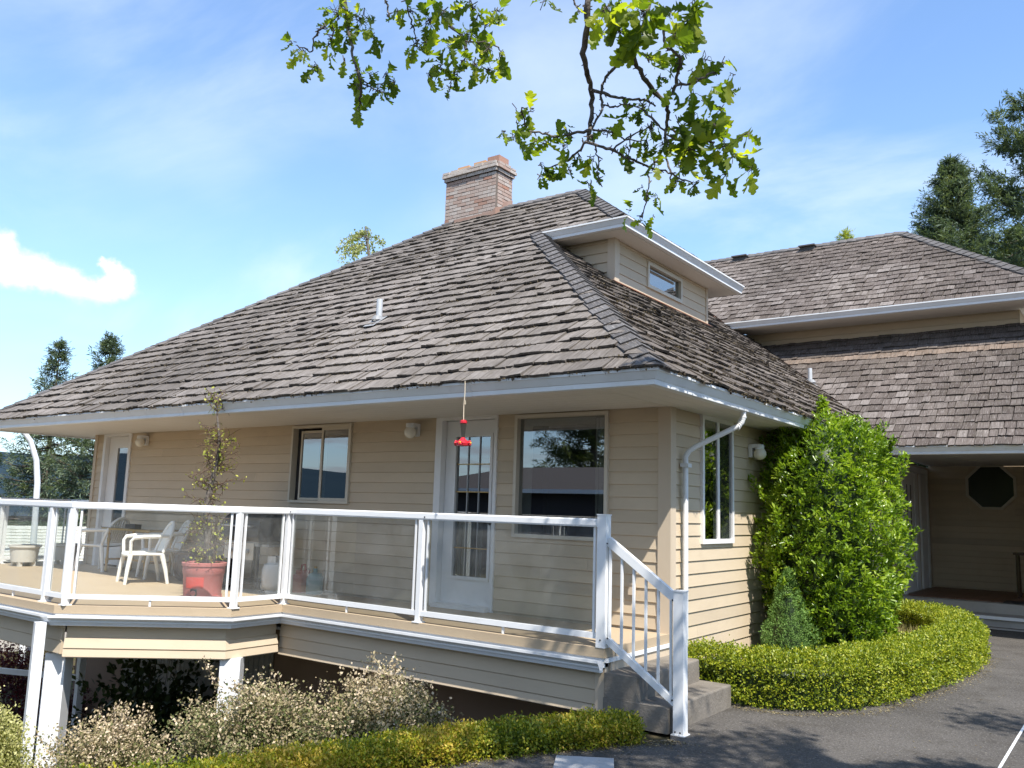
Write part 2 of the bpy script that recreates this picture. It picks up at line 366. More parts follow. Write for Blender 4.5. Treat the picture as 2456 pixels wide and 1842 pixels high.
class MB:
    def __init__(s): s.v = []; s.f = []; s.uv = []; s.t = []; s.hasuv = False
    def face(s, pts, uv=None, t=0.5):
        i = len(s.v); s.v += [tuple(p) for p in pts]; s.f.append(tuple(range(i, i+len(pts))))
        s.uv.append(uv); s.t.append(t)
        if uv: s.hasuv = True
    def mesh(s, vs, fs, t=0.5):
        i = len(s.v); s.v += [tuple(p) for p in vs]
        for f in fs: s.f.append(tuple(i+k for k in f)); s.uv.append(None); s.t.append(t)
    def box(s, x0, x1, y0, y1, z0, z1, t=0.5):
        v = [(x0, y0, z0), (x1, y0, z0), (x1, y1, z0), (x0, y1, z0), (x0, y0, z1), (x1, y0, z1), (x1, y1, z1), (x0, y1, z1)]
        s.mesh(v, [(0, 3, 2, 1), (4, 5, 6, 7), (0, 1, 5, 4), (1, 2, 6, 5), (2, 3, 7, 6), (3, 0, 4, 7)], t)
        return s
    def bar(s, a, b, wid, hgt, up=(0, 0, 1), t=0.5):
        a = Vector(a); b = Vector(b); d = (b-a).normalized(); u = Vector(up)
        sd = d.cross(u).normalized(); u = sd.cross(d)
        v = []
        for p in (a, b):
            for i, j in ((-1, -1), (1, -1), (1, 1), (-1, 1)): v.append(p + sd*(i*wid/2) + u*(j*hgt/2))
        s.mesh(v, [(3, 2, 1, 0), (4, 5, 6, 7), (0, 1, 5, 4), (1, 2, 6, 5), (2, 3, 7, 6), (3, 0, 4, 7)], t)
        return s
    def prism(s, poly, z0, z1, t=0.5):
        n = len(poly); ar = sum(poly[i][0]*poly[(i+1) % n][1]-poly[(i+1) % n][0]*poly[i][1] for i in range(n))
        if ar < 0: poly = poly[::-1]
        v = [(p[0], p[1], z0) for p in poly]+[(p[0], p[1], z1) for p in poly]
        s.mesh(v, [tuple(range(n))[::-1], tuple(range(n, 2*n))]+[(i, (i+1) % n, n+(i+1) % n, n+i) for i in range(n)], t)
        return s
    def tube(s, pts, rad, n=8, cap=True, t=0.5):
        pts = [Vector(p) for p in pts]
        if not hasattr(rad, '__len__'): rad = [rad]*len(pts)
        rings = []; u = None
        for i, p in enumerate(pts):
            d = (pts[min(i+1, len(pts)-1)]-pts[max(i-1, 0)]).normalized()
            if u is None:
                u = d.cross(Vector((0, 0, 1)))
                if u.length < 1e-3: u = d.cross(Vector((1, 0, 0)))
            u = (u - d*u.dot(d)).normalized(); w_ = d.cross(u)
            rings.append([p + (u*math.cos(2*math.pi*k/n)+w_*math.sin(2*math.pi*k/n))*rad[i] for k in range(n)])
        vs = [q for r in rings for q in r]; fs = []
        for i in range(len(rings)-1):
            for k in range(n): fs.append((i*n+k, i*n+(k+1) % n, (i+1)*n+(k+1) % n, (i+1)*n+k))
        if cap: fs += [tuple(range(n))[::-1], tuple(range((len(rings)-1)*n, len(rings)*n))]
        s.mesh(vs, fs, t); return s
    def lathe(s, c, prof, n=24, axis='z', t=0.5):
        vs = []; fs = []
        for r, z in prof:
            for k in range(n):
                a = 2*math.pi*k/n; x, y = r*math.cos(a), r*math.sin(a)
                vs.append((c[0]+x, c[1]+y, c[2]+z) if axis == 'z' else ((c[0]+x, c[1]+z, c[2]+y) if axis == 'y' else (c[0]+z, c[1]+x, c[2]+y)))
        for i in range(len(prof)-1):
            for k in range(n):
                f = (i*n+k, i*n+(k+1) % n, (i+1)*n+(k+1) % n, (i+1)*n+k)
                fs.append(f if axis != 'y' else f[::-1])
        fs.append(tuple(range(n))[::-1]); fs.append(tuple(range((len(prof)-1)*n, len(prof)*n)))
        s.mesh(vs, fs, t); return s
    def ball(s, c, r, n=14, sz=1.0, t=0.5):
        m = max(6, n//2)
        return s.lathe(c, [(max(1e-4, r*math.sin(math.pi*i/m)), -r*sz*math.cos(math.pi*i/m)) for i in range(m+1)], n, t=t)
    def ext(s, prof, path, closed=False, cap=True, t=0.5):
        """sweep a profile (out, up) along a level path with mitred corners; out is to the right of travel"""
        P = [Vector((p[0], p[1], p[2])) for p in path]; n = len(P); vs = []
        for i in range(n):
            d0 = (P[i]-P[i-1]) if (i > 0 or closed) else (P[1]-P[0])
            d1 = (P[(i+1) % n]-P[i]) if (i < n-1 or closed) else d0
            d0 = Vector((d0.x, d0.y, 0)).normalized(); d1 = Vector((d1.x, d1.y, 0)).normalized()
            r0 = Vector((d0.y, -d0.x, 0)); r1 = Vector((d1.y, -d1.x, 0)); mr = (r0+r1).normalized(); mr = mr/max(0.2, mr.dot(r0))
            vs += [P[i]+mr*a+Vector((0, 0, b)) for a, b in prof]
        k = len(prof); fs = []
        for i in range(n if closed else n-1):
            j = (i+1) % n
            for q in range(k):
                q2 = (q+1) % k; fs.append((i*k+q, i*k+q2, j*k+q2, j*k+q))
        if cap and not closed: fs += [tuple(range(k))[::-1], tuple(range((n-1)*k, n*k))]
        s.mesh(vs, fs, t); return s
    def data(s, name, mt, smooth=False):
        me = bpy.data.meshes.new(name); me.from_pydata(s.v, [], s.f)
        if s.hasuv:
            ul = me.uv_layers.new(name='UVMap'); k = 0; fl = []
            for f, u in zip(s.f, s.uv):
                for q in range(len(f)): fl += list(u[q]) if u else [0.0, 0.0]
            ul.data.foreach_set('uv', fl)
        at = me.attributes.new('tint', 'FLOAT', 'FACE'); at.data.foreach_set('value', s.t)
        me.materials.append(M[mt] if isinstance(mt, str) else mt)
        if smooth:
            me.polygons.foreach_set('use_smooth', [True]*len(s.f))
            try: me.set_sharp_from_angle(angle=R(40))
            except Exception: pass
        me.update(); return me
    def obj(s, name, mt, parent=None, smooth=False, label=None, fix=True):
        me = s.data(name, mt, smooth)
        o = link(bpy.data.objects.new(name, me), parent)
        if label: o['label'] = label
        return o
def fixnormals(me):
    import bmesh
    b = bmesh.new(); b.from_mesh(me); bmesh.ops.recalc_face_normals(b, faces=b.faces); b.to_mesh(me); b.free()

# ---------------------------------------------------------------- leaf clouds (numpy)
LT = {  # template: verts (along, across, up), faces
    'diamond': ([(0, 0, 0), (.5, -.5, .06), (1, 0, -.04), (.5, .5, .06)], [(0, 1, 2), (0, 2, 3)]),
    'quad': ([(0, -.35, 0), (1, -.5, 0), (1, .5, 0), (0, .35, 0)], [(0, 1, 2, 3)]),
    'leaf': ([(0, 0, 0), (.3, -.46, .07), (.68, -.42, .05), (1, 0, -.1), (.68, .42, .05), (.3, .46, .07), (.5, 0, -.03)], [(0, 1, 6), (1, 2, 6), (2, 3, 6), (3, 4, 6), (4, 5, 6), (5, 0, 6)]),
}
def leaves_mesh(name, mt, P, D, N, L, Wd, T, shape='diamond', smooth=False):
    P = np.asarray(P, float); D = np.asarray(D, float); N = np.asarray(N, float); n = len(P)
    D = D/np.maximum(np.linalg.norm(D, axis=1, keepdims=True), 1e-9)
    Sd = np.cross(N, D); Sd = Sd/np.maximum(np.linalg.norm(Sd, axis=1, keepdims=True), 1e-9); U = np.cross(D, Sd)
    tv, tf = LT[shape]; tv = np.array(tv); k = len(tv)
    V = (P[:, None, :] + D[:, None, :]*(tv[None, :, 0:1]*np.asarray(L)[:, None, None]) + Sd[:, None, :]*(tv[None, :, 1:2]*np.asarray(Wd)[:, None, None]) + U[:, None, :]*(tv[None, :, 2:3]*np.asarray(L)[:, None, None])).reshape(-1, 3)
    fl = len(tf[0]); base = (np.arange(n)*k)[:, None, None]
    Fc = (base + np.array(tf)[None]).reshape(-1, fl)
    me = bpy.data.meshes.new(name); me.vertices.add(len(V)); me.vertices.foreach_set('co', V.ravel().astype(np.float32))
    nf = len(Fc); me.loops.add(nf*fl); me.loops.foreach_set('vertex_index', Fc.ravel().astype(np.int32))
    me.polygons.add(nf); me.polygons.foreach_set('loop_start', (np.arange(nf)*fl).astype(np.int32)); me.polygons.foreach_set('loop_total', np.full(nf, fl, np.int32))
    me.update(calc_edges=True)
    at = me.attributes.new('tint', 'FLOAT', 'FACE'); at.data.foreach_set('value', np.repeat(np.clip(T, 0, 1), len(tf)).astype(np.float32))
    me.materials.append(M[mt])
    return me
def rdir(n):
    d = rng.normal(size=(n, 3)); return d/np.linalg.norm(d, axis=1, keepdims=True)
def project(P):
    d = np.asarray(P)-np.array(CAMP); z = d@np.array(FW)
    return 1228+F_PX*(d@np.array(RT))/z, 921-F_PX*(d@np.array(UP))/z, z

# ------------------------------------------------------------------ levels of the house
ZD = 0.613          # deck floor
ZS = 2.913          # soffit at the wall
EX, EY, EZ = 0.66, -1.64, 3.01     # roof eave corner (front right), gutter top
MS = 0.74           # roof slope
LX = -12.2          # left eave
YR, ZR = 4.22, 7.354
WL = -11.28         # left end of the front wall
PY = 7.03           # eave line of the entry wing
UE, UZ = 9.66, 6.0  # eave of the upper wing
GROUND_L = -2.15

# ------------------------------------------------------------------ ground
EDGE = [(0.62, -1.45), (0.40, -1.72), (0.12, -2.22), (-0.13, -2.70), (-0.42, -3.30), (-0.62, -4.0), (-0.86, -4.75), (-1.15, -5.4), (-2.0, -7.2), (-3.4, -9.6), (-6, -12.5), (-12, -15)]
def edge_dist(x, y):
    """signed distance to the drive's edge, positive downhill on the left"""
    best = 1e9; sg = 1
    for (ax, ay), (bx, by) in zip(EDGE, EDGE[1:]):
        dx, dy = bx-ax, by-ay; L2 = dx*dx+dy*dy
        u = max(0, min(1, ((x-ax)*dx+(y-ay)*dy)/L2)); px, py = ax+u*dx, ay+u*dy
        d = math.hypot(x-px, y-py)
        if d < best: best = d; sg = 1 if (dx*(y-ay)-dy*(x-ax)) < 0 else -1
    return best*sg
def ground_z(x, y):
    if y > -1.45:
        return (GROUND_L if x < -0.02 else -0.03)
    d = edge_dist(x, y)
    z = -max(0.0, min(-GROUND_L, 0.40*(d-0.25)))
    z += 0.06*noise.noise((x*0.9, y*0.9, 0)) if d > 0.4 else 0
    return z-0.03
def axis_pts(lo, hi, a, b, fine, coarse):
    p = []; x = lo
    while x < hi-1e-6:
        p.append(x); x += fine if a <= x < b else coarse
    p.append(hi); return p
gx = axis_pts(-70, 60, -14, 4, 0.4, 4.0); gy = axis_pts(-60, 60, -9, 1.0, 0.4, 4.0)
gm = MB(); vs = [(x, y, ground_z(x, y)) for y in gy for x in gx]; nx = len(gx)
gm.mesh(vs, [(j*nx+i, j*nx+i+1, (j+1)*nx+i+1, (j+1)*nx+i) for j in range(len(gy)-1) for i in range(nx-1)])
o = gm.obj('ground', 'terrain', None, True); tag(o, kind='structure')
fm = MB(); ring0 = [(-70, -60), (60, -60), (60, 60), (-70, 60)]
nr = 64; ins = []; 
rad = [120, 400, 1200, 2600]
def far_z(r): return -2.2-min(40, max(0, r-80)*0.03)
prev = [(90*math.cos(2*math.pi*k/nr), 90*math.sin(2*math.pi*k/nr), -2.35) for k in range(nr)]
inner = [(20*math.cos(2*math.pi*k/nr)-5, 20*math.sin(2*math.pi*k/nr), -2.6) for k in range(nr)]
rings = [inner, prev]+[[(r*math.cos(2*math.pi*k/nr), r*math.sin(2*math.pi*k/nr), far_z(r)) for k in range(nr)] for r in rad]
fm.mesh([p for r in rings for p in r], [(i*nr+k, i*nr+(k+1) % nr, (i+1)*nr+(k+1) % nr, (i+1)*nr+k) for i in range(len(rings)-1) for k in range(nr)])
tag(fm.obj('valley_floor', 'far_land', None, True), kind='structure')
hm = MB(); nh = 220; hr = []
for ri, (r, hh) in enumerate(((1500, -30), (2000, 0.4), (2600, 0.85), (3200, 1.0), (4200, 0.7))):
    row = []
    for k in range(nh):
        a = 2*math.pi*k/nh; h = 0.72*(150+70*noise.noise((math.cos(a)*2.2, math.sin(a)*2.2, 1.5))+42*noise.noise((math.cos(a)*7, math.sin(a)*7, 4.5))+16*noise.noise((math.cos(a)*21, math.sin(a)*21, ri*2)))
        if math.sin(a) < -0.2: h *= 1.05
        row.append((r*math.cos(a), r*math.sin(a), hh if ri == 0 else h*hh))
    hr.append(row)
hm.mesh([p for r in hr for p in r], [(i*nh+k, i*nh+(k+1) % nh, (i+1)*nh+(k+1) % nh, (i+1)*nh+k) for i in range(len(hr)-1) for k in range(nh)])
tag(hm.obj('hills', 'hill_forest_hazed', None, True), kind='structure')
# drive: one sheet of asphalt that stops at the hedge line and the side wall
poly = [(0.03, 0.05), (0.03, 9.62), (0.03, 14), (30, 14), (30, -30), (-8, -30), (-9, -14.5)]+[(x+0.10, y-0.02) for x, y in EDGE[::-1][1:]]
dm = MB(); n = len(poly); dm.mesh([(x, y, 0.0) for x, y in poly]+[(x, y, -0.12) for x, y in poly], [tuple(range(n))[::-1]]+[(i, (i+1) % n, n+(i+1) % n, n+i) for i in range(n)])
o = dm.obj('driveway', 'asphalt'); tag(o, kind='structure'); fixnormals(o.data)
# thin pale line down the drive and the small concrete plate let into it
ln = MB(); ln.box(2.925, 2.945, -3.6, 2.2, 0.004, 0.008); tag(ln.obj('painted_line', 'white_paint'), kind='structure')
pl = MB(); pl.prism([(0.33, -2.549), (0.684, -2.328), (0.98, -2.85), (0.62, -3.08)], -0.05, 0.025)
tag(pl.obj('concrete_plate', 'plate'), 'small pale concrete plate lying on the asphalt beside the low hedge', 'paving slab')

# ------------------------------------------------------------------ the house
house = thing('house', (-5.6, 4.2, 0), 'beige lap-sided house with hipped cedar shake roofs and white gutters', 'house')
def rect_minus(u0, u1, v0, v1, holes):
    us = sorted({u0, u1}|{h[0] for h in holes}|{h[1] for h in holes}); us = [u for u in us if u0 <= u <= u1]
    out = []
    for a, b in zip(us, us[1:]):
        segs = [(v0, v1)]
        for h in holes:
            if h[0] <= a+1e-6 and h[1] >= b-1e-6:
                ns = []
                for p, q in segs:
                    if h[3] <= p or h[2] >= q: ns.append((p, q)); continue
                    if h[2] > p: ns.append((p, h[2]))
                    if h[3] < q: ns.append((h[3], q))
                segs = ns
        out += [(a, b, p, q) for p, q in segs]
    return out
# openings (u0,u1,z0,z1)
H_DOORL = (-11.0, -10.11, ZD, ZS); H_W1 = (-5.90, -4.68, 1.80, 2.885); H_DOOR = (-3.17, -2.21, ZD, ZS); H_W2 = (-1.95, -0.705, 1.484, 2.885)
FH = [H_DOORL, H_W1, H_DOOR, H_W2]
H_SW = (0.74, 1.635, 1.485, 2.90); SH = [H_SW]
wm = MB()
for a, b, p, q in rect_minus(WL, -0.001, ZD-0.1, ZS+0.1, FH): wm.box(a, b, 0.0, 0.11, p, q)
wm.obj('wall', 'siding', house)
wm = MB()
for a, b, p, q in rect_minus(0.112, 13.5, -0.05, ZS+0.1, SH): wm.box(-0.11, 0.0, a, b, p, q)
wm.obj('wall', 'siding', house)
bwm = MB(); bwm.box(WL, 0.0, 0.0, 0.1, GROUND_L-0.2, ZD-0.1); bwm.box(WL-0.001, WL+0.1, 0.101, 9, GROUND_L-0.2, ZS); bwm.box(-0.1, -0.001, -1.2, 0.0-0.001, GROUND_L-0.2, -0.02)
bwm.obj('basement_wall', 'basement_wall', house)
def siding(u0, u1, z0, z1, holes, to3, parent, lap=0.1325, mt='siding'):
    """lap boards one by one: each is a tilted board that stands proud at its lower edge"""
    k = 0; z = z0
    while z < z1-0.02:
        zt = min(z+lap, z1); us = [(u0, u1)]
        for h in holes:
            if h[2] < zt-0.01 and h[3] > z+0.01:
                ns = []
                for a, b in us:
                    if h[1] <= a or h[0] >= b: ns.append((a, b)); continue
                    if h[0] > a: ns.append((a, h[0]))
                    if h[1] < b: ns.append((h[1], b))
                us = ns
        parts = []
        for a, b in us:     # long runs are lapped from two lengths
            if b-a > 1.9 and random.random() < 0.75:
                c_ = random.uniform(a+0.4, b-0.4); parts += [(a, c_-0.0012, z, zt), (c_+0.0012, b, z, zt)]
            else: parts.append((a, b, z, zt))
        for h in holes:     # slivers left under and over an opening
            if z+0.012 < h[2] < zt-0.01: parts.append((h[0], h[1], z, h[2]-0.002))
            if z+0.01 < h[3] < zt-0.012: parts.append((h[0], h[1], h[3]+0.002, zt))
        for a, b, zz0, zz1 in parts:
            m = MB(); tt = random.uniform(0.1, 0.9)
            pr = [(0.001, zz0), (0.015, zz0+0.001), (0.019, zz0+0.007), (0.017, min(zz0+0.022, zz1-0.002)), (0.006+0.015*(zt-zz1)/lap, zz1-0.001), (0.001, zz1-0.001)]
            va = [to3(a, d, zz) for d, zz in pr]; vb = [to3(b, d, zz) for d, zz in pr]; n = len(pr)
            m.mesh(va+vb, [tuple(range(n)), tuple(range(n, 2*n))[::-1]]+[(i, n+i, n+(i+1) % n, (i+1) % n) for i in range(n)], tt)
            o = m.obj('siding_board', mt, parent); fixnormals(o.data)
        z += lap; k += 1
siding(WL+0.06, -0.115, ZD+0.02, ZS, FH, lambda u, d, z: (u, -d, z), house)
siding(0.095, PY+3.0, -0.02, ZS, SH, lambda u, d, z: (d, u, z), house)
m = MB()   # corner boards
m.box(-0.115, 0.029, -0.03, -0.001, ZD, ZS); m.obj('corner_board', 'trim_beige', house)
m = MB(); m.box(0.001, 0.0295, 0.0, 0.095, 0.02, ZS); m.obj('corner_board', 'trim_beige', house)
m = MB(); m.box(WL-0.028, WL+0.06, -0.03, 0.1, ZD, ZS); m.obj('corner_board', 'trim_beige', house)
# rooms behind the glass
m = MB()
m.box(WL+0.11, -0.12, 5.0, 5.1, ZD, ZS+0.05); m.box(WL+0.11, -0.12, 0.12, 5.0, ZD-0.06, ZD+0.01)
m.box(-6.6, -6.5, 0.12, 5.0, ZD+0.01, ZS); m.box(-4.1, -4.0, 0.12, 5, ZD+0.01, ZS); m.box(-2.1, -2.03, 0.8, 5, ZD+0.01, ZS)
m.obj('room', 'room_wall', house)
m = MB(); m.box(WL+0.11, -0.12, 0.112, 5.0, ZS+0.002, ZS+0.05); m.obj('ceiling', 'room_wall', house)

def frame_xz(name, x0, x1, z0, z1, wid, ya, yb, mt, parent):
    m = MB(); m.box(x0, x0+wid, ya, yb, z0, z1); m.box(x1-wid, x1, ya, yb, z0, z1); m.box(x0+wid, x1-wid, ya, yb, z1-wid, z1); m.box(x0+wid, x1-wid, ya, yb, z0, z0+wid)
    return m.obj(name, mt, parent)
# sliding window
x0, x1, z0, z1 = H_W1
win = frame_xz('window', x0, x1, z0, z1, 0.035, -0.045, 0.09, 'window_frame', house); win['label'] = 'two-pane sliding window in a beige metal frame'
xm = (x0+x1)/2+0.03
frame_xz('sash', x0+0.14, xm+0.02, z0+0.04, z1-0.07, 0.032, 0.02, 0.05, 'window_frame', win)
frame_xz('sash', xm-0.03, x1-0.035, z0+0.035, z1-0.035, 0.04, -0.02, 0.012, 'window_frame', win)
MB().box(x0+0.17, xm-0.01, 0.032, 0.038, z0+0.07, z1-0.10).obj('pane', 'window_glass', win)
MB().box(xm+0.01, x1-0.075, -0.008, -0.002, z0+0.075, z1-0.075).obj('pane', 'window_glass', win)
MB().box(x0+0.036, x0+0.138, 0.055, 0.075, z0+0.036, z1-0.036).obj('screen', 'black_vinyl', win)
m = MB(); 
for i in range(5): m.box(x1-0.22+0.035*i, x1-0.19+0.035*i, 0.16+0.008*(i % 2), 0.175+0.008*(i % 2), z0, z1)
m.obj('curtain', 'curtain', win)
m = MB(); m.tube([(x0+0.2, 0.2, z0+0.05), (x0+0.3, 0.2, z0+0.12), (x0+0.45, 0.2, z0+0.12), (x0+0.55, 0.2, z0+0.05)], 0.025); m.box(x0+0.15, x1-0.1, 0.12, 0.3, z0-0.03, z0+0.02); m.obj('sill', 'black_vinyl', win)
# large fixed window
x0, x1, z0, z1 = H_W2
win = frame_xz('window', x0, x1, z0, z1, 0.04, -0.05, 0.10, 'window_frame', house); win['label'] = 'large fixed single-pane window'
MB().box(x0+0.04, x1-0.04, 0.02, 0.026, z0+0.04, z1-0.04).obj('pane', 'window_glass', win)
m = MB()
for i in range(6): m.box(x1-0.25+0.034*i, x1-0.222+0.034*i, 0.13+0.01*(i % 2), 0.14+0.01*(i % 2), z0, z1-0.05)
m.obj('blind_slat', 'curtain', win)
m = MB(); m.box(x0+0.02, x0+0.14, 0.12, 0.135, z0, z1); m.box(x0+0.14, x1-0.26, 0.12, 0.135, z1-0.12, z1); m.obj('inner_trim', 'curtain', win)
# front door
x0, x1, z0, z1 = H_DOOR
m = MB(); m.box(x0, x0+0.10, -0.035, 0.10, z0, z1-0.05); m.box(x1-0.045, x1, -0.035, 0.10, z0, z1-0.05); m.box(x0, x1, -0.035, 0.10, z1-0.05, z1)
door = m.obj('door', 'door_white', house); door['label'] = 'white front door with a tall leaded glass light'
dx0, dx1 = x0+0.105, x1-0.05
gx0, gx1, gz0, gz1 = -2.89, -2.36, 0.985, 2.66
m = MB()
for a, b, p, q in rect_minus(dx0, dx1, z0+0.05, z1-0.055, [(gx0, gx1, gz0, gz1)]): m.box(a, b, 0.055, 0.095, p, q)
m.obj('door_leaf', 'door_white', door)
m = MB()
for (a, b, p, q) in ((gx0-0.035, gx0, gz0-0.035, gz1+0.035), (gx1, gx1+0.035, gz0-0.035, gz1+0.035), (gx0, gx1, gz0-0.035, gz0), (gx0, gx1, gz1, gz1+0.035)): m.box(a, b, 0.035, 0.054, p, q)
m.obj('bead', 'door_white', door)
MB().box(gx0, gx1, 0.072, 0.078, gz0, gz1).obj('pane', 'window_glass', door)
for i in range(2):
    xx = gx0+(i+1)*(gx1-gx0)/3; MB().box(xx-0.006, xx+0.006, 0.058, 0.071, gz0, gz1).obj('muntin', 'grey_metal', door)
for i in range(4):
    zz = gz0+(i+1)*(gz1-gz0)/5; MB().box(gx0, gx1, 0.056, 0.0695, zz-0.006, zz+0.006).obj('muntin', 'brass', door)
m = MB(); m.lathe((dx1-0.05, 0.03, ZD+1.02), [(0.012, 0.03), (0.012, 0), (0.028, -0.01), (0.03, -0.03), (0.018, -0.045)], 12, 'y'); m.obj('handle', 'black_metal', door, True)
m = MB(); m.box(x0+0.1, x1-0.045, -0.12, 0.055, ZD+0.002, ZD+0.05); m.obj('threshold', 'door_white', door)
m = MB()
for i in range(7): m.box(gx0+0.01+0.055*i, gx0+0.045+0.055*i, 0.13+0.01*(i % 2), 0.14+0.01*(i % 2), gz0-0.1, gz0+0.72)
m.obj('curtain', 'curtain', door)
# far left door
x0, x1, z0, z1 = H_DOORL
m = MB(); m.box(x0, x0+0.08, -0.035, 0.10, z0, z1-0.05); m.box(x1-0.08, x1, -0.035, 0.10, z0, z1-0.05); m.box(x0, x1, -0.035, 0.10, z1-0.05, z1)
door = m.obj('door', 'door_white', house); door['label'] = 'white door at the far end with a narrow glass light'
g = (-10.64, -10.24, 1.0, 2.66); m = MB()
for a, b, p, q in rect_minus(x0+0.085, x1-0.085, z0+0.04, z1-0.055, [g]): m.box(a, b, 0.04, 0.085, p, q)
m.obj('door_leaf', 'door_white', door)
MB().box(g[0], g[1], 0.06, 0.066, g[2], g[3]).obj('pane', 'window_glass', door)
# tall window on the side wall
y0, y1, z0, z1 = H_SW
def frame_yz(name, y0, y1, z0, z1, wid, xa, xb, mt, parent):
    m = MB(); m.box(xa, xb, y0, y0+wid, z0, z1); m.box(xa, xb, y1-wid, y1, z0, z1); m.box(xa, xb, y0+wid, y1-wid, z1-wid, z1); m.box(xa, xb, y0+wid, y1-wid, z0, z0+wid)
    return m.obj(name, mt, parent)
win = frame_yz('window', y0, y1, z0, z1, 0.05, -0.10, 0.045, 'door_white', house); win['label'] = 'tall two-light window with white frames on the side wall'
MB().box(-0.02, 0.035, (y0+y1)/2-0.02, (y0+y1)/2+0.045, z0+0.05, z1-0.05).obj('mullion', 'door_white', win)
MB().box(0.018, 0.024, y0+0.05, (y0+y1)/2-0.02, z0+0.05, z1-0.05).obj('pane', 'window_glass', win)
MB().box(0.018, 0.024, (y0+y1)/2+0.045, y1-0.05, z0+0.05, z1-0.05).obj('pane', 'window_glass', win)

# ------------------------------------------------------------------ soffits, gutters
GUT = [(0.0, 0.0), (0.0, -0.132), (0.062, -0.132), (0.066, -0.128), (0.066, -0.088), (0.074, -0.082), (0.108, -0.022), (0.120, -0.016), (0.120, 0.008), (0.108, 0.008), (0.102, -0.014), (0.060, -0.08), (0.058, -0.115), (0.008, -0.115), (0.008, 0.0)]
GUT2 = GUT
SZ = 2.90
m = MB()
m.prism([(LX+0.10, EY+0.09), (-0.002, EY+0.09), (-0.002, -0.031), (LX+0.10, -0.031)], SZ, SZ+0.02)
m.prism([(LX+0.10, -0.029), (WL-0.03, -0.029), (WL-0.03, 7.0), (LX+0.10, 7.0)], SZ, SZ+0.02)
m.prism([(0.002, EY+0.09), (EX-0.09, EY+0.09), (EX-0.09, PY+0.2), (0.002, PY+0.2)], SZ, SZ+0.02)
o = m.obj('soffit', 'soffit', house)
m = MB()       # dark joint lines of the soffit panels
m.box(-0.0025, 0.0025, EY+0.1, -0.03, SZ-0.002, SZ+0.001)
for k in range(9): m.box(LX+0.1, -0.01, EY+0.2+0.16*k, EY+0.2006+0.16*k+0.002, SZ-0.001, SZ+0.001)
for k in range(2): m.box(0.15+0.17*k, 0.152+0.17*k, EY+0.1, PY, SZ-0.001, SZ+0.001)
m.obj('soffit_joint', 'pot_white', house)
gx_, gy_ = EX-0.09, EY+0.09
def gutter(path, label=None, prof=GUT):
    m = MB(); m.ext(prof, path); o = m.obj('gutter', 'gutter_white', house); fixnormals(o.data)
    if label: o['label'] = label
    return o
gutter([(LX+0.09, 7, EZ), (LX+0.09, gy_, EZ), (gx_, gy_, EZ), (gx_, PY+0.09, EZ), (9.5, PY+0.09, EZ)], 'white gutter along the lower eaves')
m = MB(); m.ext([(-0.03, -0.125), (0.0, -0.125), (0.0, 0.02), (-0.03, 0.02)], [(LX+0.087, 7, EZ), (LX+0.087, gy_+0.003, EZ), (gx_-0.003, gy_+0.003, EZ), (gx_-0.003, PY+0.093, EZ), (9.5, PY+0.093, EZ)]); m.obj('fascia', 'white_paint', house)
# gutter joint straps
for px in (-1.36, -6.2): MB().ext([(a*1.03+0.002, b*1.02) for a, b in GUT[1:9]]+[(0.11, -0.01), (0.055, -0.085)], [(px-0.02, gy_, EZ), (px+0.02, gy_, EZ)]).obj('gutter_joint', 'gutter_white', house)
# downspout on the side wall
def downspout(pts, r=0.036, name='downspout', par=None):
    m = MB(); m.tube(pts, r, 10); return m.obj(name, 'gutter_white', par or house, True)
downspout([(0.60, 0.50, 2.92), (0.60, 0.50, 2.82), (0.585, 0.49, 2.765), (0.55, 0.475, 2.725), (0.17, 0.29, 2.51), (0.105, 0.25, 2.46), (0.07, 0.235, 2.40), (0.07, 0.235, 2.3), (0.07, 0.235, 0.06)], 0.029)
m = MB()
for k in range(6):
    f = k/5; p = Vector((0.60, 0.50, 2.82)).lerp(Vector((0.55, 0.475, 2.715)), f); d = Vector((0.06*f, 0.08*f, 0.11*(1-f)+0.03)).normalized()
    m.tube([p-d*0.006, p+d*0.006], 0.034, 10)
m.obj('elbow_ribs', 'gutter_white', house)
MB().box(0.03, 0.12, 0.19, 0.28, 2.285, 2.325).obj('downspout_bracket', 'gutter_white', house)
downspout([(WL-0.36, 0.20, 2.92), (WL-0.36, 0.20, 2.80), (WL-0.33, 0.20, 2.72), (WL-0.10, 0.20, 2.48), (WL-0.06, 0.20, 2.38), (WL-0.06, 0.20, 0.7)], 0.04)

# ------------------------------------------------------------------ roofs
KS = math.sqrt(1+MS*MS)
class Plane:
    def __init__(s, O, kind):
        s.O = Vector(O)
        if kind == 'F': s.u = Vector((1, 0, 0)); s.s = Vector((0, 1, MS))/KS
        elif kind == 'R': s.u = Vector((0, 1, 0)); s.s = Vector((-1, 0, MS))/KS
        elif kind == 'L': s.u = Vector((0, -1, 0)); s.s = Vector((1, 0, MS))/KS
        else: s.u = Vector((-1, 0, 0)); s.s = Vector((0, -1, MS))/KS
        s.n = s.u.cross(s.s).normalized()
    def P(s, a, b, h=0.0): return s.O + s.u*a + s.s*b + s.n*h
def clip(poly, hp):
    """convex clip of (a,b) points by n.p<=c half planes"""
    for nx, ny, c in hp:
        out = []
        for i in range(len(poly)):
            p, q = poly[i], poly[(i+1) % len(poly)]
            dp = nx*p[0]+ny*p[1]-c; dq = nx*q[0]+ny*q[1]-c
            if dp <= 0: out.append(p)
            if dp*dq < 0:
                f = dp/(dp-dq); out.append((p[0]+f*(q[0]-p[0]), p[1]+f*(q[1]-p[1])))
        poly = out
        if len(poly) < 3: return []
    return poly
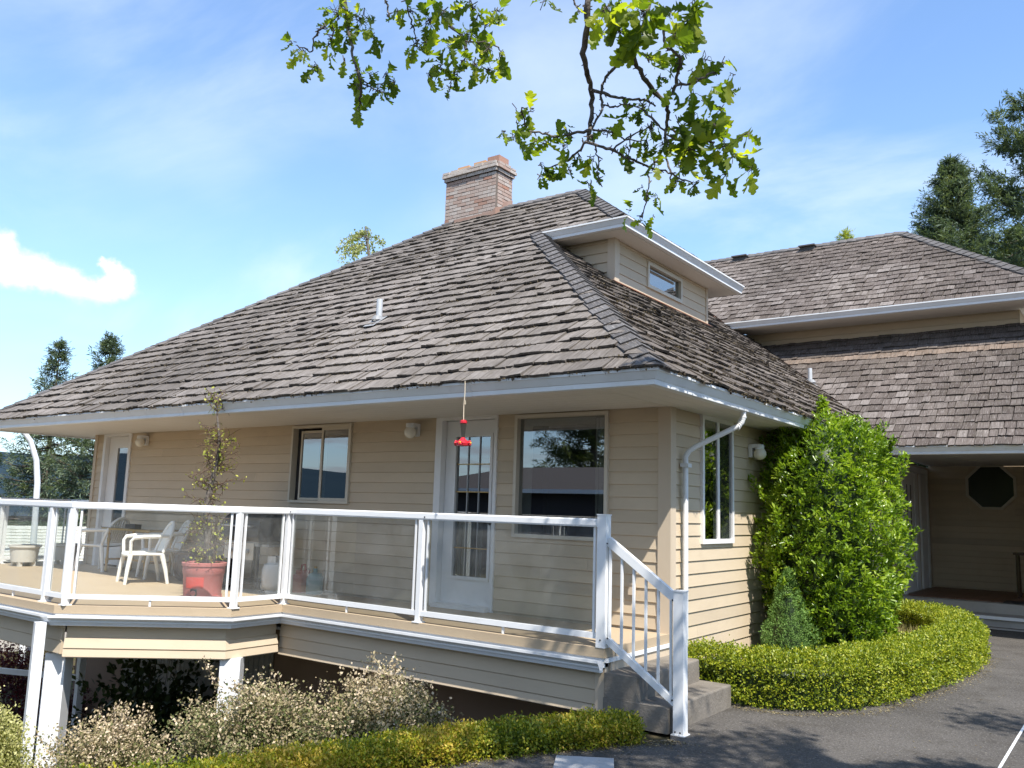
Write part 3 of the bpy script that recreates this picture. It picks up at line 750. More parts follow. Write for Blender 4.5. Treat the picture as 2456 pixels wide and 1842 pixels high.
def halfplanes(pts, margins):
    """pts counter-clockwise in (a,t) plan; t is turned into slope length"""
    P = [(a, t*KS) for a, t in pts]; hp = []
    for i, mg in enumerate(margins):
        if mg is None: continue
        p, q = P[i], P[(i+1) % len(P)]; dx, dy = q[0]-p[0], q[1]-p[1]; L = math.hypot(dx, dy)
        nx, ny = dy/L, -dx/L; hp.append((nx, ny, nx*p[0]+ny*p[1]+mg))
    return P, hp
SHK = []   # (distance, in view, MB, roof part, material)
def lay_shakes(pl, pts, margins, parent, mt='shake', exp=0.245, wmean=0.15, butt=0.058, start=-0.035, vis=True, jag=0.007, gapr=(0.002, 0.007), tv=0.75):
    P, hp = halfplanes(pts, margins)
    a0 = min(p[0] for p in P)-0.1; a1 = max(p[0] for p in P)+0.1; b0 = min(p[1] for p in P); b1 = max(p[1] for p in P)
    k = 0; b = b0+start
    while b < b1-0.06:
        a = a0-random.uniform(0, 0.15); drift = 0.5
        crs = random.uniform(-0.006, 0.006)
        while a < a1:
            wd_ = wmean*random.choice((0.6, 0.75, 0.9, 1.0, 1.15, 1.35, 1.55))*random.uniform(0.92, 1.08); gap = random.uniform(*gapr)
            bb = b+random.gauss(0, jag)+crs+0.008*noise.noise((a*0.7, b*3, 1.0)); ln_ = 0.47
            bt = min(bb+ln_, b1+0.02)
            ns = 4; jj = random.uniform(0.003, 0.014)
            top = [(a+wd_*i/ns, bb+random.uniform(-jj, jj)) for i in range(ns+1)] + [(a+wd_, bt), (a, bt)]
            c = clip(top, hp)
            if len(c) >= 3:
                hb = butt*random.uniform(0.75, 1.2); ht = 0.006; tilt = random.uniform(-0.006, 0.006)
                def hh(p): return ht+(hb-ht)*max(0.0, (1-(p[1]-bb)/ln_)) + tilt*((p[0]-a)/wd_-0.5)*2
                m = MB(); ou, ov = random.uniform(0, 50), random.uniform(0, 50)
                T = [pl.P(p[0], p[1], hh(p)) for p in c]; Bm = [pl.P(p[0], p[1], max(hh(p)-0.024, -0.01) if p[1] < bb+0.05 else -0.012) for p in c]
                tt = min(1, max(0, 0.5+tv*(random.betavariate(3, 3)-0.5)+0.45*noise.noise((a*0.35, b*0.5, 7.0))))
                uvp = [(p[0]+ou, p[1]+ov) for p in c]
                m.face(T, uvp, tt); n = len(c)
                for i in range(n):
                    j = (i+1) % n
                    if c[i][1] > bt-0.01 and c[j][1] > bt-0.01: continue
                    dk = 0.0 if c[i][1] < bb+0.03 and c[j][1] < bb+0.03 else tt*0.4
                    m.face([T[i], Bm[i], Bm[j], T[j]], [uvp[i], (uvp[i][0], uvp[i][1]+0.03), (uvp[j][0], uvp[j][1]+0.03), uvp[j]], dk)
                ctr = pl.P(c[0][0], bb+0.1)
                u_, v_, z_ = project([tuple(ctr)])
                seen = vis and z_[0] > 0 and -40 < u_[0] < 2500 and 0 < v_[0] < 1842
                SHK.append(((ctr-CAMP).length*(0.78 if mt == 'shake' else 1.0), seen, m, parent, mt))
            a += wd_+gap
        b += exp; k += 1
def sheath(name, pl, pts, parent=None, mt='sheathing', h=-0.014, label=None):
    m = MB(); T = [pl.P(a, t*KS, h) for a, t in pts]; B = [pl.P(a, t*KS, h-0.10) for a, t in pts]; n = len(pts)
    m.mesh(T+B, [tuple(range(n)), tuple(range(n, 2*n))[::-1]]+[(i, n+i, n+(i+1) % n, (i+1) % n) for i in range(n)])
    o = m.obj(name, mt, parent or house); 
    if label: o['label'] = label
    return o
TD = (UZ-EZ)/MS     # plan depth where the roof steps out at the dormer
DX = -1.874         # dormer eave
P1 = Plane((0, EY, EZ), 'F')
reg1a = [(LX, 0), (EX, 0), (EX-TD, TD), (LX+TD, TD)]
reg1b = [(LX+TD, TD), (DX, TD), (-3.70, YR-EY), (LX+YR-EY, YR-EY)]
roofF = sheath('roof', P1, [(LX+0.08, 0.05), (EX-0.08, 0.05), (EX-TD-0.02, TD), (DX-0.06, TD+0.02), (-3.70, YR-EY-0.01), (LX+YR-EY, YR-EY-0.01)], label='front hipped slope of weathered cedar shakes')
lay_shakes(P1, reg1a, [None, 0.02, None, 0.02], roofF)
lay_shakes(P1, [(EX-TD-0.6, TD), (DX, TD), (-3.70, YR-EY), (-3.75, YR-EY)], [None, 0.02, -0.01, None], roofF) if False else None
lay_shakes(P1, reg1b, [None, 0.02, 0.0, 0.02], roofF)
# side slope
P2 = Plane((EX, 0, EZ), 'R')
DWX = -2.234; TW = EX-DWX; DWY0, DWY1 = 2.72, 6.13
roofS = sheath('roof', P2, [(EY+0.08, 0.05), (PY+0.02, 0.05), (10.5, 3.45), (10.2, 3.6), (UE+1.5, 4.03+1.5), (6.0, 5.5), (2.78, 4.40)], label='side slope of darker mossy shakes facing the drive')
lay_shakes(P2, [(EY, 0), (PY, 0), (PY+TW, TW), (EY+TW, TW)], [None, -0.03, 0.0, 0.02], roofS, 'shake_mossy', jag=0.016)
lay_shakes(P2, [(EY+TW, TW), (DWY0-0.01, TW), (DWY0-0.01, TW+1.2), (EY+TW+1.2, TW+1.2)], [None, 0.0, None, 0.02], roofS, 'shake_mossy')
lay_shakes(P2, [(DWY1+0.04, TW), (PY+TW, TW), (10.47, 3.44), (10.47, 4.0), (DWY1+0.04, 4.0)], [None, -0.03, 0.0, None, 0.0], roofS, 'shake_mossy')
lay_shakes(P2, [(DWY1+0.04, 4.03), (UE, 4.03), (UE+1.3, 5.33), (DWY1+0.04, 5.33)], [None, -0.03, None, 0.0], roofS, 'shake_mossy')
# dormer roof, back slopes
P3 = Plane((DX, 0, UZ), 'R')
roofD = sheath('roof', P3, [(2.40+0.04, 0.04), (6.80, 0.04), (4.99, 1.826), (4.22, 1.826)], label='upper slope over the dormer')
lay_shakes(P3, [(2.386, 0), (6.82, 0), (5.0, 1.826), (4.215, 1.826)], [None, 0.02, 0.0, 0.02], roofD, 'shake')
PB = Plane((0, YR+5.5, ZR-5.5*MS), 'B')
sheath('roof', PB, [(3.70, 5.5), (3.70, 3.95), (12.2, 0), (12.2-5.86, 5.5)], mt='shake', label='rear slope')
PL = Plane((LX, 0, EZ), 'L')
sheath('roof', PL, [(-10.0, 0.05), (-EY-0.05, 0.05), (-YR, YR-EY)], mt='shake', label='left hip slope')
# entry wing and upper wing
P4 = Plane((0, PY, EZ), 'F')
roofE = sheath('roof', P4, [(EX, 0.05), (9.5, 0.05), (9.5, 3.5), (EX-3.5, 3.5)], label='low shake roof over the entry')
TT = 0.235*14/KS
T2 = TT+0.235/KS
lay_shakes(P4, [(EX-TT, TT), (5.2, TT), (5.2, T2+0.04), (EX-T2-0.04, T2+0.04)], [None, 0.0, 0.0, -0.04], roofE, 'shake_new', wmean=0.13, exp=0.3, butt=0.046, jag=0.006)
lay_shakes(P4, [(EX-T2, T2), (5.2, T2), (5.2, 3.47), (EX-3.47, 3.47)], [None, 0.0, 0.0, -0.04], roofE, 'shake_wing', wmean=0.15, exp=0.235, butt=0.046, jag=0.006)
lay_shakes(P4, [(EX, 0), (5.2, 0), (5.2, TT+0.02), (EX-TT-0.02, TT+0.02)], [None, 0.0, 0.0, -0.04], roofE, 'shake_wing', wmean=0.16, exp=0.235, butt=0.046, jag=0.008, gapr=(0.006, 0.018), tv=1.3)
P5 = Plane((0, UE, UZ), 'F')
XV = -3.37
roofU = sheath('roof', P5, [(XV, 0.05), (3.16-0.05, 0.05), (3.16-3.44, 3.43), (XV-1.9, 3.43), (XV-1.9, 1.9)], label='upper shake roof behind, over the second storey')
lay_shakes(P5, [(XV, 0), (3.16, 0), (-0.28, 3.44), (XV-1.9, 3.44), (XV-1.9, 1.9)], [None, 0.02, 0.0, 0.0, -0.04], roofU, 'shake_wing', wmean=0.17, exp=0.235, butt=0.046, jag=0.008, gapr=(0.006, 0.018), tv=1.3)
PR = Plane((3.16, 0, UZ), 'R')
sheath('roof', PR, [(UE+0.05, 0.05), (16.5, 0.05), (UE+3.44, 3.43)], mt='shake', label='right hip slope of the upper wing')
# the 300 largest shakes in view stay single pieces, the rest are joined slope by slope
SHK.sort(key=lambda q: (not q[1], q[0]))
for d, seen, m, par, mt in SHK[:300]:
    m.obj('shake', mt, par)
rest = {}
for d, seen, m, par, mt in SHK[300:]:
    B = rest.setdefault(mt, MB()); i = len(B.v)
    B.v += m.v; B.f += [tuple(i+k for k in f) for f in m.f]; B.uv += m.uv; B.t += m.t; B.hasuv = True
for mt, B in rest.items():
    o = B.obj('shake', mt, house); o['kind'] = 'stuff'
# moss tufts and litter caught under the butts
def moss(pl, pts, margins, n, parent, exp=0.245, size=(0.012, 0.034)):
    P, hp = halfplanes(pts, margins); a0 = min(p[0] for p in P); a1 = max(p[0] for p in P); b1 = max(p[1] for p in P); b0 = min(p[1] for p in P)
    Ps = []
    while len(Ps) < n:
        a = random.uniform(a0, a1); k = random.randint(0, int((b1-b0)/exp)); b = b0-0.03+k*exp+random.gauss(-0.008, 0.014)
        if noise.noise((a*0.9, b*1.1, 3.0))+0.5*noise.noise((a*5, b*5, 9.0)) < -0.12: continue
        if all(nx*a+ny*b <= c for nx, ny, c in hp): Ps.append(tuple(pl.P(a, b, random.uniform(0.018, 0.045))))
    Ps = np.array(Ps); n = len(Ps); D = rdir(n)*0.9+np.array(pl.n)*0.5
    L = rng.uniform(*size, n); me = leaves_mesh('moss', 'moss', Ps, D, rdir(n), L, L*0.9, rng.random(n))
    o = link(bpy.data.objects.new('moss', me), parent); o['kind'] = 'stuff'
moss(P2, [(EY, 0), (PY, 0), (PY+TW, TW), (EY+TW, TW)], [None, -0.05, 0.0, 0.0], 9000, roofS)
moss(P1, reg1a, [None, 0.0, 0.0, 0.0], 14000, roofF, size=(0.010, 0.028))
moss(P1, reg1b, [None, 0.0, 0.0, 0.0], 5000, roofF, size=(0.010, 0.026))

# hip and ridge caps, each bent over the line
def caps(A, B, nl, nr, parent, step=0.21, wid=0.165, tlo=0.25, thi=0.9):
    A = Vector(A); B = Vector(B); d = (B-A).normalized(); L = (B-A).length
    nl = Vector(nl).normalized(); nr = Vector(nr).normalized(); up = (nl+nr).normalized()
    el = nl.cross(d).normalized(); er = nr.cross(d).normalized()
    if el.dot(nr) > 0: el = -el
    if er.dot(nl) > 0: er = -er
    k = 0; s = -0.03
    while s < L-0.05:
        m = MB(); t = random.uniform(tlo, thi); jl = random.uniform(-0.012, 0.012); w1 = wid*random.uniform(0.92, 1.1); w2 = wid*random.uniform(0.92, 1.1)
        sk = random.uniform(-0.01, 0.01)
        for e, nn, ww in ((el, nl, w1), (er, nr, w2)):
            p0 = A+d*(s+jl)+up*0.082; p1 = A+d*min(s+0.36, L+0.02)+up*0.052
            q0 = p0+e*(ww+sk)+nn*0.0; q1 = p1+e*ww
            th = up*0.016
            ou = random.uniform(0, 40)
            m.face([p0, q0, q1, p1], [(ou, ou), (ou+ww, ou), (ou+ww, ou+0.36), (ou, ou+0.36)], t)
            m.face([p0-th, p1-th, q1-th, q0-th], None, t*0.3)
            m.face([p0, p0-th, q0-th, q0], None, t*0.35); m.face([q0, q0-th, q1-th, q1], None, t*0.45); m.face([p1, q1, q1-th, p1-th], None, t*0.4)
        o = m.obj('hip_shingle', 'hip_wood', parent); fixnormals(o.data)
        s += step; k += 1
n1, n2, nL, nB = P1.n, P2.n, PL.n, PB.n
caps((EX-0.05, EY+0.05, EZ+0.02), (EX-TD, EY+TD, UZ+0.02), n1, n2, roofF)
caps((DX-0.05, 2.386+0.04, UZ+0.02), (-3.70, YR, ZR), n1, P3.n, roofD)
caps((LX+0.05, EY+0.05, EZ+0.02), (LX+YR-EY, YR, ZR), nL, n1, roofF)
caps((LX+YR-EY, YR, ZR), (-3.70, YR, ZR), n1, nB, roofF)
caps((3.16-0.05, UE+0.05, UZ+0.02), (-0.28, UE+3.44, UZ+3.44*MS), P5.n, PR.n, roofU)
caps((XV-1.9, UE+3.44, UZ+3.44*MS), (-0.28, UE+3.44, UZ+3.44*MS), P5.n, nB, roofU)
# two raised ridge blocks (vents) on the far ridge
for x in (-2.45, -4.2):
    zr = UZ+3.44*MS; m = MB(); m.box(x-0.17, x+0.17, UE+3.20, UE+3.40, zr-0.16, zr-0.03); m.box(x-0.20, x+0.20, UE+3.12, UE+3.44, zr-0.03, zr+0.0); m.obj('ridge_vent', 'hip_wood', roofU)
# valley metal
def strip(name, A, B, nl, wid, parent, mt, lift=0.012):
    A = Vector(A); B = Vector(B); d = (B-A).normalized(); n = Vector(nl); e = n.cross(d).normalized()
    m = MB(); m.mesh([A-e*wid+n*lift, A+e*wid+n*lift, B+e*wid+n*lift, B-e*wid+n*lift], [(0, 1, 2, 3)]); return m.obj(name, mt, parent)
strip('valley_flashing', (EX-0.05, PY+0.05, EZ+0.03), (EX-3.45, PY+3.45, EZ+3.45*MS), (P2.n+P4.n).normalized(), 0.06, roofE, 'copper_rust', 0.03)
strip('valley_flashing', (XV, UE, UZ), (XV-1.9, UE+1.9, UZ+1.9*MS), (P2.n+P5.n).normalized(), 0.07, roofU, 'copper_rust', 0.03)

# ------------------------------------------------------------------ dormer
dorm = MB(); zb = EZ+MS*(EX-DWX)-0.06; DZ = 5.86
DH = [(3.78, 5.05, 5.345, 5.77)]
for a, b, p, q in rect_minus(DWY0+0.03, DWY1, zb, DZ+0.02, DH): dorm.box(DWX-0.08, DWX, a, b, p, q)
xs = lambda z: EX-(z-EZ)/MS
dorm.mesh([(DWX-0.0, DWY0+0.03, zb), (DWX, DWY0+0.03, DZ+0.02), (xs(DZ), DWY0+0.03, DZ+0.02), (DWX-0.0, DWY0+0.06, zb), (DWX, DWY0+0.06, DZ+0.02), (xs(DZ), DWY0+0.06, DZ+0.02)], [(0, 1, 2), (5, 4, 3), (0, 3, 4, 1), (1, 4, 5, 2), (2, 5, 3, 0)])
dorm.mesh([(DWX, DWY1, zb), (DWX, DWY1, DZ+0.02), (xs(DZ), DWY1, DZ+0.02), (DWX, DWY1-0.03, zb), (DWX, DWY1-0.03, DZ+0.02), (xs(DZ), DWY1-0.03, DZ+0.02)], [(0, 2, 1), (5, 3, 4), (0, 1, 4, 3), (1, 2, 5, 4), (2, 0, 3, 5)])
dorm = dorm.obj('dormer', 'siding', house); dorm['label'] = 'small dormer with a low window below its own eave'
siding(DWY0+0.14, DWY1-0.06, zb+0.10, DZ, DH, lambda u, d, z: (DWX+d, u, z), dorm, 0.155)
z = zb+0.10
while z < DZ-0.03:
    zt = min(z+0.155, DZ); xa = xs(z+0.02)
    if DWX-0.0-xa > 0.03:
        m = MB(); pr = [(0.0, z), (0.018, z), (0.023, z+0.008), (0.005, zt-0.001), (0.0, zt-0.001)]; n = len(pr)
        m.mesh([(xa, DWY0+0.03-d, zz) for d, zz in pr]+[(DWX-0.04, DWY0+0.03-d, zz) for d, zz in pr], [tuple(range(n))[::-1], tuple(range(n, 2*n))]+[(i, (i+1) % n, n+(i+1) % n, n+i) for i in range(n)], random.random())
        o = m.obj('siding_board', 'siding', dorm); fixnormals(o.data)
    z += 0.155
m = MB(); m.box(DWX, DWX+0.03, DWY0+0.002, DWY0+0.14, zb+0.02, DZ); m.box(DWX-0.10, DWX-0.001, DWY0, DWY0+0.029, zb+0.02, DZ); m.obj('corner_board', 'trim_beige', dorm)
m = MB(); m.box(DWX, DWX+0.03, DWY1-0.06, DWY1+0.01, zb+0.02, DZ); m.obj('corner_board', 'trim_beige', dorm)
m = MB(); m.box(DWX, DWX+0.028, DWY0+0.14, DWY1-0.06, zb, zb+0.10); m.obj('base_board', 'trim_beige', dorm)
strip('flashing', (DWX+0.02, DWY0-0.05, zb+0.05), (DWX+0.02, DWY1+0.05, zb+0.05), P2.n, 0.055, dorm, 'copper_rust', 0.055)
y0, y1, z0, z1 = DH[0]
win = frame_yz('window', y0, y1, z0, z1, 0.055, DWX-0.07, DWX+0.04, 'window_frame', dorm)
MB().box(DWX-0.02, DWX-0.014, y0+0.055, y1-0.055, z0+0.055, z1-0.055).obj('pane', 'window_glass', win)
m = MB()
for k in range(9): m.box(DWX-0.11, DWX-0.10, y0+0.06, y1-0.06, z1-0.07-0.024*k, z1-0.05-0.024*k)
m.obj('blind_slat', 'curtain', win)
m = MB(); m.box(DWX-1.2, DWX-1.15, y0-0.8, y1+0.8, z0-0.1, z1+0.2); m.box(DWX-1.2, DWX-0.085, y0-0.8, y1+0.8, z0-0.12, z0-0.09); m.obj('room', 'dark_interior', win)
m = MB(); m.prism([(-3.36, 2.44), (DX-0.04, 2.44), (DX-0.04, 6.80), (DWX-0.0, 6.16), (DWX, DWY0), (-3.25, DWY0)], DZ, DZ+0.02)
m.prism([(DX-0.04, 6.80), (DWX, 6.16), (-3.6, 6.16), (-3.6, 6.80)], DZ+0.001, DZ+0.021); m.obj('soffit', 'soffit', dorm)
m = MB(); m.ext(GUT, [(-3.36, 2.43, UZ), (DX-0.03, 2.43, UZ), (DX-0.03, 6.84, UZ)]); o = m.obj('gutter', 'gutter_white', dorm); fixnormals(o.data)
m = MB(); m.ext([(-0.03, -0.13), (0, -0.13), (0, 0.01), (-0.03, 0.01)], [(-3.36, 2.433, UZ), (DX-0.033, 2.433, UZ), (DX-0.033, 6.83, UZ)]); m.obj('fascia', 'white_paint', dorm)

# ------------------------------------------------------------------ upper wing walls
m = MB(); m.box(-3.4, 2.25, 10.5, 10.6, 5.35, 5.90); m.box(2.15, 2.25, 10.601, 16, 5.0, 5.90); m.obj('wall', 'siding', house)
for k in range(2): MB().box(-3.0, 2.22, 10.478, 10.4985, 5.56+0.14*k, 5.695+0.14*k).obj('siding_board', 'siding', house)
m = MB(); m.prism([(-3.35, UE+0.06), (3.10, UE+0.06), (3.10, 10.47), (-3.0, 10.47)], 5.862, 5.88); m.prism([(2.26, 10.471), (3.10, 10.471), (3.10, 16), (2.26, 16)], 5.862, 5.88); m.obj('soffit', 'soffit', house)
m = MB(); m.ext(GUT, [(XV+0.02, UE+0.05, UZ), (3.11, UE+0.05, UZ), (3.11, 16, UZ)]); o = m.obj('gutter', 'gutter_white', house); fixnormals(o.data); o['label'] = 'white gutter of the upper wing'
m = MB(); m.ext([(-0.03, -0.135), (0, -0.135), (0, 0.01), (-0.03, 0.01)], [(XV+0.02, UE+0.053, UZ), (3.107, UE+0.053, UZ), (3.107, 16, UZ)]); m.obj('fascia', 'white_paint', house)

# ------------------------------------------------------------------ chimney
CX0, CX1, CY0, CY1 = -6.665, -5.44, 3.95, 4.47
m = MB(); m.box(CX0+0.008, CX1-0.008, CY0+0.008, CY1-0.008, 6.6, 8.20); ch = m.obj('chimney', 'mortar', house); ch['label'] = 'weathered brick chimney with a corbelled top and three clay flues'
BR = [0.62]; RG = [0]
def course(z, h, off, shift, x0=CX0, x1=CX1, y0=CY0, y1=CY1):
    x0 -= off; x1 += off; y0 -= off; y1 += off; bl, g, dp = 0.205, 0.011, 0.06
    def row(a0, a1, mk, sh):
        a = a0-sh
        while a < a1-0.01:
            b = min(a+bl, a1); aa = max(a, a0)
            if b-aa > 0.02:
                d = random.uniform(-0.004, 0.004)
                if RG[0]: z_h = random.uniform(-0.016, 0.012); d = random.uniform(-0.012, 0.012); b -= random.uniform(0, 0.03)
                else: z_h = 0
                t = min(1, max(0, random.gauss(BR[0] if mk != 1 else BR[0]-0.15, 0.27)))
                if mk == 0: MB().box(aa, b-g, y0+d, y0+dp, z, z+h-g+z_h, t).obj('brick', 'brick', ch)
                elif mk == 1: MB().box(x1-dp, x1+d, aa, b-g, z+0.0005, z+h-g-0.0005+z_h, t).obj('brick', 'brick', ch)
                else: MB().box(x0+d, x0+dp, aa, b-g, z+0.0005, z+h-g-0.0005+z_h, t).obj('brick', 'brick', ch)
            a += bl
    row(x0, x1, 0, shift); row(y0+dp+0.004, y1, 1, shift*0.6); row(y0+dp+0.004, y1, 2, shift*0.6)
z = 7.02; k = 0
while z < 8.02: course(z, 0.0685, 0, (k % 2)*0.1025); z += 0.0685; k += 1
m = MB(); m.box(CX0-0.02, CX1+0.02, CY0-0.02, CY1+0.02, z, z+0.175); m.box(CX0+0.02, CX1-0.02, CY0+0.02, CY1-0.02, z+0.175, z+0.205); m.obj('corbel', 'mortar', ch)
BR[0] = 0.9; course(z, 0.07, 0.03, 0.05); course(z+0.07, 0.066, 0.062, 0.1); RG[0] = 1; course(z+0.136, 0.062, 0.052, 0.02); RG[0] = 0
zt = z+0.198
for x, h, tn in ((-6.33, 0.10, 0.2), (-5.93, 0.115, 0.2), (-5.60, 0.15, 0)):
    m = MB(); mt_ = 'flue_clay' if tn else 'brick'
    for (a, b, c, d) in ((x-0.14, x+0.14, 4.05, 4.075), (x-0.14, x+0.14, 4.325, 4.35), (x-0.14, x-0.115, 4.076, 4.324), (x+0.115, x+0.14, 4.076, 4.324)): m.box(a, b, c, d, zt-0.05, zt+h, 0.05)
    m.obj('flue', mt_, ch)
m = MB(); m.mesh([(CX0+0.24, CY0-0.012, 7.13), (CX1+0.012, CY0-0.012, 7.13), (CX1+0.012, CY0-0.012, 7.32), (CX1-0.08, CY0-0.012, 7.255), (CX0+0.24, CY0-0.012, 7.25)], [(0, 1, 2, 3, 4)])
m.mesh([(CX1+0.012, CY0-0.012, 7.13), (CX1+0.012, CY1, 7.42), (CX1+0.012, CY1, 7.62), (CX1+0.012, CY0+0.25, 7.50), (CX1+0.012, CY0+0.2, 7.40), (CX1+0.012, CY0-0.012, 7.32)], [(0, 1, 2, 3, 4, 5)])
m.obj('flashing', 'flashing_brown', ch)
m = MB(); m.mesh([(CX0+0.3, CY0-0.03, 7.135), (CX1-0.02, CY0-0.03, 7.135), (CX1-0.02, CY0-0.015, 7.19), (CX0+0.5, CY0-0.015, 7.16)], [(0, 1, 2, 3)]); m.obj('apron', 'copper_rust', ch)
# vent pipes
def vent(x, y, pl, h, name_label):
    z = pl.O.z+MS*((y-pl.O.y) if pl.u.x else (pl.O.x-x)); b = Vector((x, y, z))
    m = MB(); m.tube([b-Vector((0, 0, 0.05)), b+Vector((0, 0, h))], 0.042, 14, False); m.tube([b+Vector((0, 0, h)), b+Vector((0, 0, h-0.2))], 0.034, 14, False)
    m.mesh([b+Vector((0.042*math.cos(a), 0.042*math.sin(a), h)) for a in [k*math.pi/7 for k in range(14)]]+[b+Vector((0.034*math.cos(a), 0.034*math.sin(a), h)) for a in [k*math.pi/7 for k in range(14)]], [(k, (k+1) % 14, 14+(k+1) % 14, 14+k) for k in range(14)])
    o = m.obj('vent_pipe', 'galvanised', house, True); o['label'] = name_label
    f = MB(); c = b+pl.n*0.06; f.mesh([c-pl.u*0.10-pl.s*0.20, c+pl.u*0.10-pl.s*0.20, c+pl.u*0.13+pl.s*0.10, c-pl.u*0.13+pl.s*0.10], [(0, 1, 2, 3)])
    f.tube([b+pl.n*0.05, b+pl.n*0.05+Vector((0, 0, 0.06))], [0.085, 0.05], 12, False)
    f.obj('pipe_flashing', 'lead', o)
vent(-4.33, 0.02, P1, 0.34, 'grey vent pipe in the middle of the front slope')
vent(-1.20, 8.75, P2, 0.33, 'grey vent pipe by the valley of the entry roof')

# ------------------------------------------------------------------ entry porch
CE = 3.06
m = MB(); m.box(0.0, 9.5, 13.5, 13.6, 0.3, 3.2); m.box(3.6, 3.7, 9.6, 13.499, 0, 3.2); m.obj('wall', 'siding', house)
z = 0.40
OC = (1.25, 2.60, 0.47)
while z < CE-0.02:
    segs = [(0.02, 3.58)]
    if z+0.13 > OC[1]-0.52 and z < OC[1]+0.52: segs = [(0.02, OC[0]-0.44), (OC[0]+0.44, 3.58)]
    for a, b in segs:
        m = MB(); pr = [(0.0, z), (0.018, z), (0.022, z+0.01), (0.005, z+0.1315), (0, z+0.1315)]; n = len(pr)
        m.mesh([(a, 13.499-d, zz) for d, zz in pr]+[(b, 13.499-d, zz) for d, zz in pr], [tuple(range(n)), tuple(range(n, 2*n))[::-1]]+[(i, n+i, n+(i+1) % n, (i+1) % n) for i in range(n)], random.random()); o = m.obj('siding_board', 'siding', house); fixnormals(o.data)
    z += 0.1325
def octo(r): return [(OC[0]+r*math.cos(math.pi/8+k*math.pi/4), OC[1]+r*math.sin(math.pi/8+k*math.pi/4)) for k in range(8)]
m = MB(); a, b = octo(0.535), octo(0.475)
vs = [(x, 13.44, z) for x, z in a]+[(x, 13.44, z) for x, z in b]+[(x, 13.50, z) for x, z in a]+[(x, 13.50, z) for x, z in b]
m.mesh(vs, [(k, (k+1) % 8, 8+(k+1) % 8, 8+k) for k in range(8)]+[(k, 16+k, 16+(k+1) % 8, (k+1) % 8) for k in range(8)]+[(8+k, 8+(k+1) % 8, 24+(k+1) % 8, 24+k) for k in range(8)])
ow_ = m.obj('window', 'window_frame', house); fixnormals(ow_.data); ow_['label'] = 'octagonal window in the shaded porch'
m = MB(); m.mesh([(x, 13.475, z) for x, z in octo(0.48)], [tuple(range(8))]); m.obj('pane', 'dark_pane', ow_)
m = MB(); m.prism([(0.02, PY+0.14), (9.5, PY+0.14), (9.5, 13.49), (0.02, 13.49)], CE-0.0, CE+0.02); m.box(0.57, 9.5, PY+0.10, PY+0.16, 2.88, CE); m.obj('porch_ceiling', 'soffit', house)
for x, y in ((1.05, 10.2), (1.2, 11.4)): MB().lathe((x, y, CE-0.012), [(0.0, 0.0), (0.09, 0.0), (0.11, 0.011)], 16).obj('ceiling_light', 'globe_glass', house, True)
# entry door on the left wall of the porch
m = MB(); m.box(0.001, 0.06, 10.55, 10.67, 0.37, 2.95); m.box(0.001, 0.06, 12.9, 13.06, 0.37, 2.95); m.box(0.001, 0.06, 10.67, 12.9, 2.83, 2.95)
ed = m.obj('door', 'door_white', house); ed['label'] = 'white entry door in the shaded porch'
m = MB(); m.box(0.002, 0.03, 10.68, 11.68, 0.38, 2.82); m.obj('door_leaf', 'door_white', ed)
m = MB(); m.box(0.002, 0.045, 11.70, 12.02, 0.38, 2.82); m.box(0.002, 0.045, 12.30, 12.88, 0.38, 2.82); m.obj('side_frame', 'door_white', ed)
for y in (10.95, 11.30): MB().box(0.030, 0.034, y, y+0.07, 1.5, 2.55).obj('door_light', 'dark_interior', ed)
m = MB(); m.lathe((0.07, 10.80, 1.38), [(0.03, 0.0), (0.03, 0.02)], 12, 'x'); m.tube([(0.04, 10.80, 1.30), (0.09, 10.80, 1.28), (0.09, 10.80, 1.05), (0.04, 10.80, 1.02)], 0.012); m.obj('handle', 'black_metal', ed)
m = MB(); m.box(-0.0, 9.5, 9.55, 13.5, -0.1, 0.18); ps = m.obj('porch_steps', 'concrete_light', None); m = MB(); m.box(0.001, 9.5, 10.15, 13.499, 0.1805, 0.36); m.obj('upper_step', 'concrete_light', ps)
MB().box(0.7, 9.5, 9.50, 9.549, 0.13, 0.185).obj('step_sunlit_edge', 'white_paint', ps)  # white strip paints in the sunlit front edge of the lower step
tag(MB().box(1.2, 9.5, 9.15, 9.32, 0.0, 0.012).obj('concrete_strip', 'concrete_light'), kind='structure')
tag(ps, 'broad pale concrete steps up to the shaded entry porch', 'steps')
m = MB(); 
for i in range(12):
    for j in range(9):
        if 10.45+0.33*j+0.32 < 13.45 and not (i > 6 and j < 1): m.box(0.07+0.29*i, 0.07+0.29*i+0.28, 10.45+0.33*j, 10.45+0.33*j+0.32, 0.3605, 0.372, random.random())
m.obj('floor_tile', 'tile_terracotta', ps)
m = MB(); m.box(1.80, 3.0, 11.6, 12.1, 1.20, 1.25); bt = m.obj('top', 'pot_brown', None); W4[bt.name] = Matrix.Identity(4)
bench = thing('side_table', (2.4, 11.85, 0.36), 'dark narrow table standing against the porch wall', 'table')
bt.parent = bench; bt.matrix_basis = W4[bench.name].inverted()
for x in (1.86, 2.94):
    for y in (11.64, 12.04): MB().box(x-0.02, x+0.02, y-0.02, y+0.02, 0.372, 1.20).obj('leg', 'pot_brown', bench)
m = MB(); m.box(1.75, 2.45, 10.28, 10.75, 0.373, 0.385); tag(m.obj('door_mat', 'black_vinyl'), 'dark door mat on the porch floor tiles', 'mat')

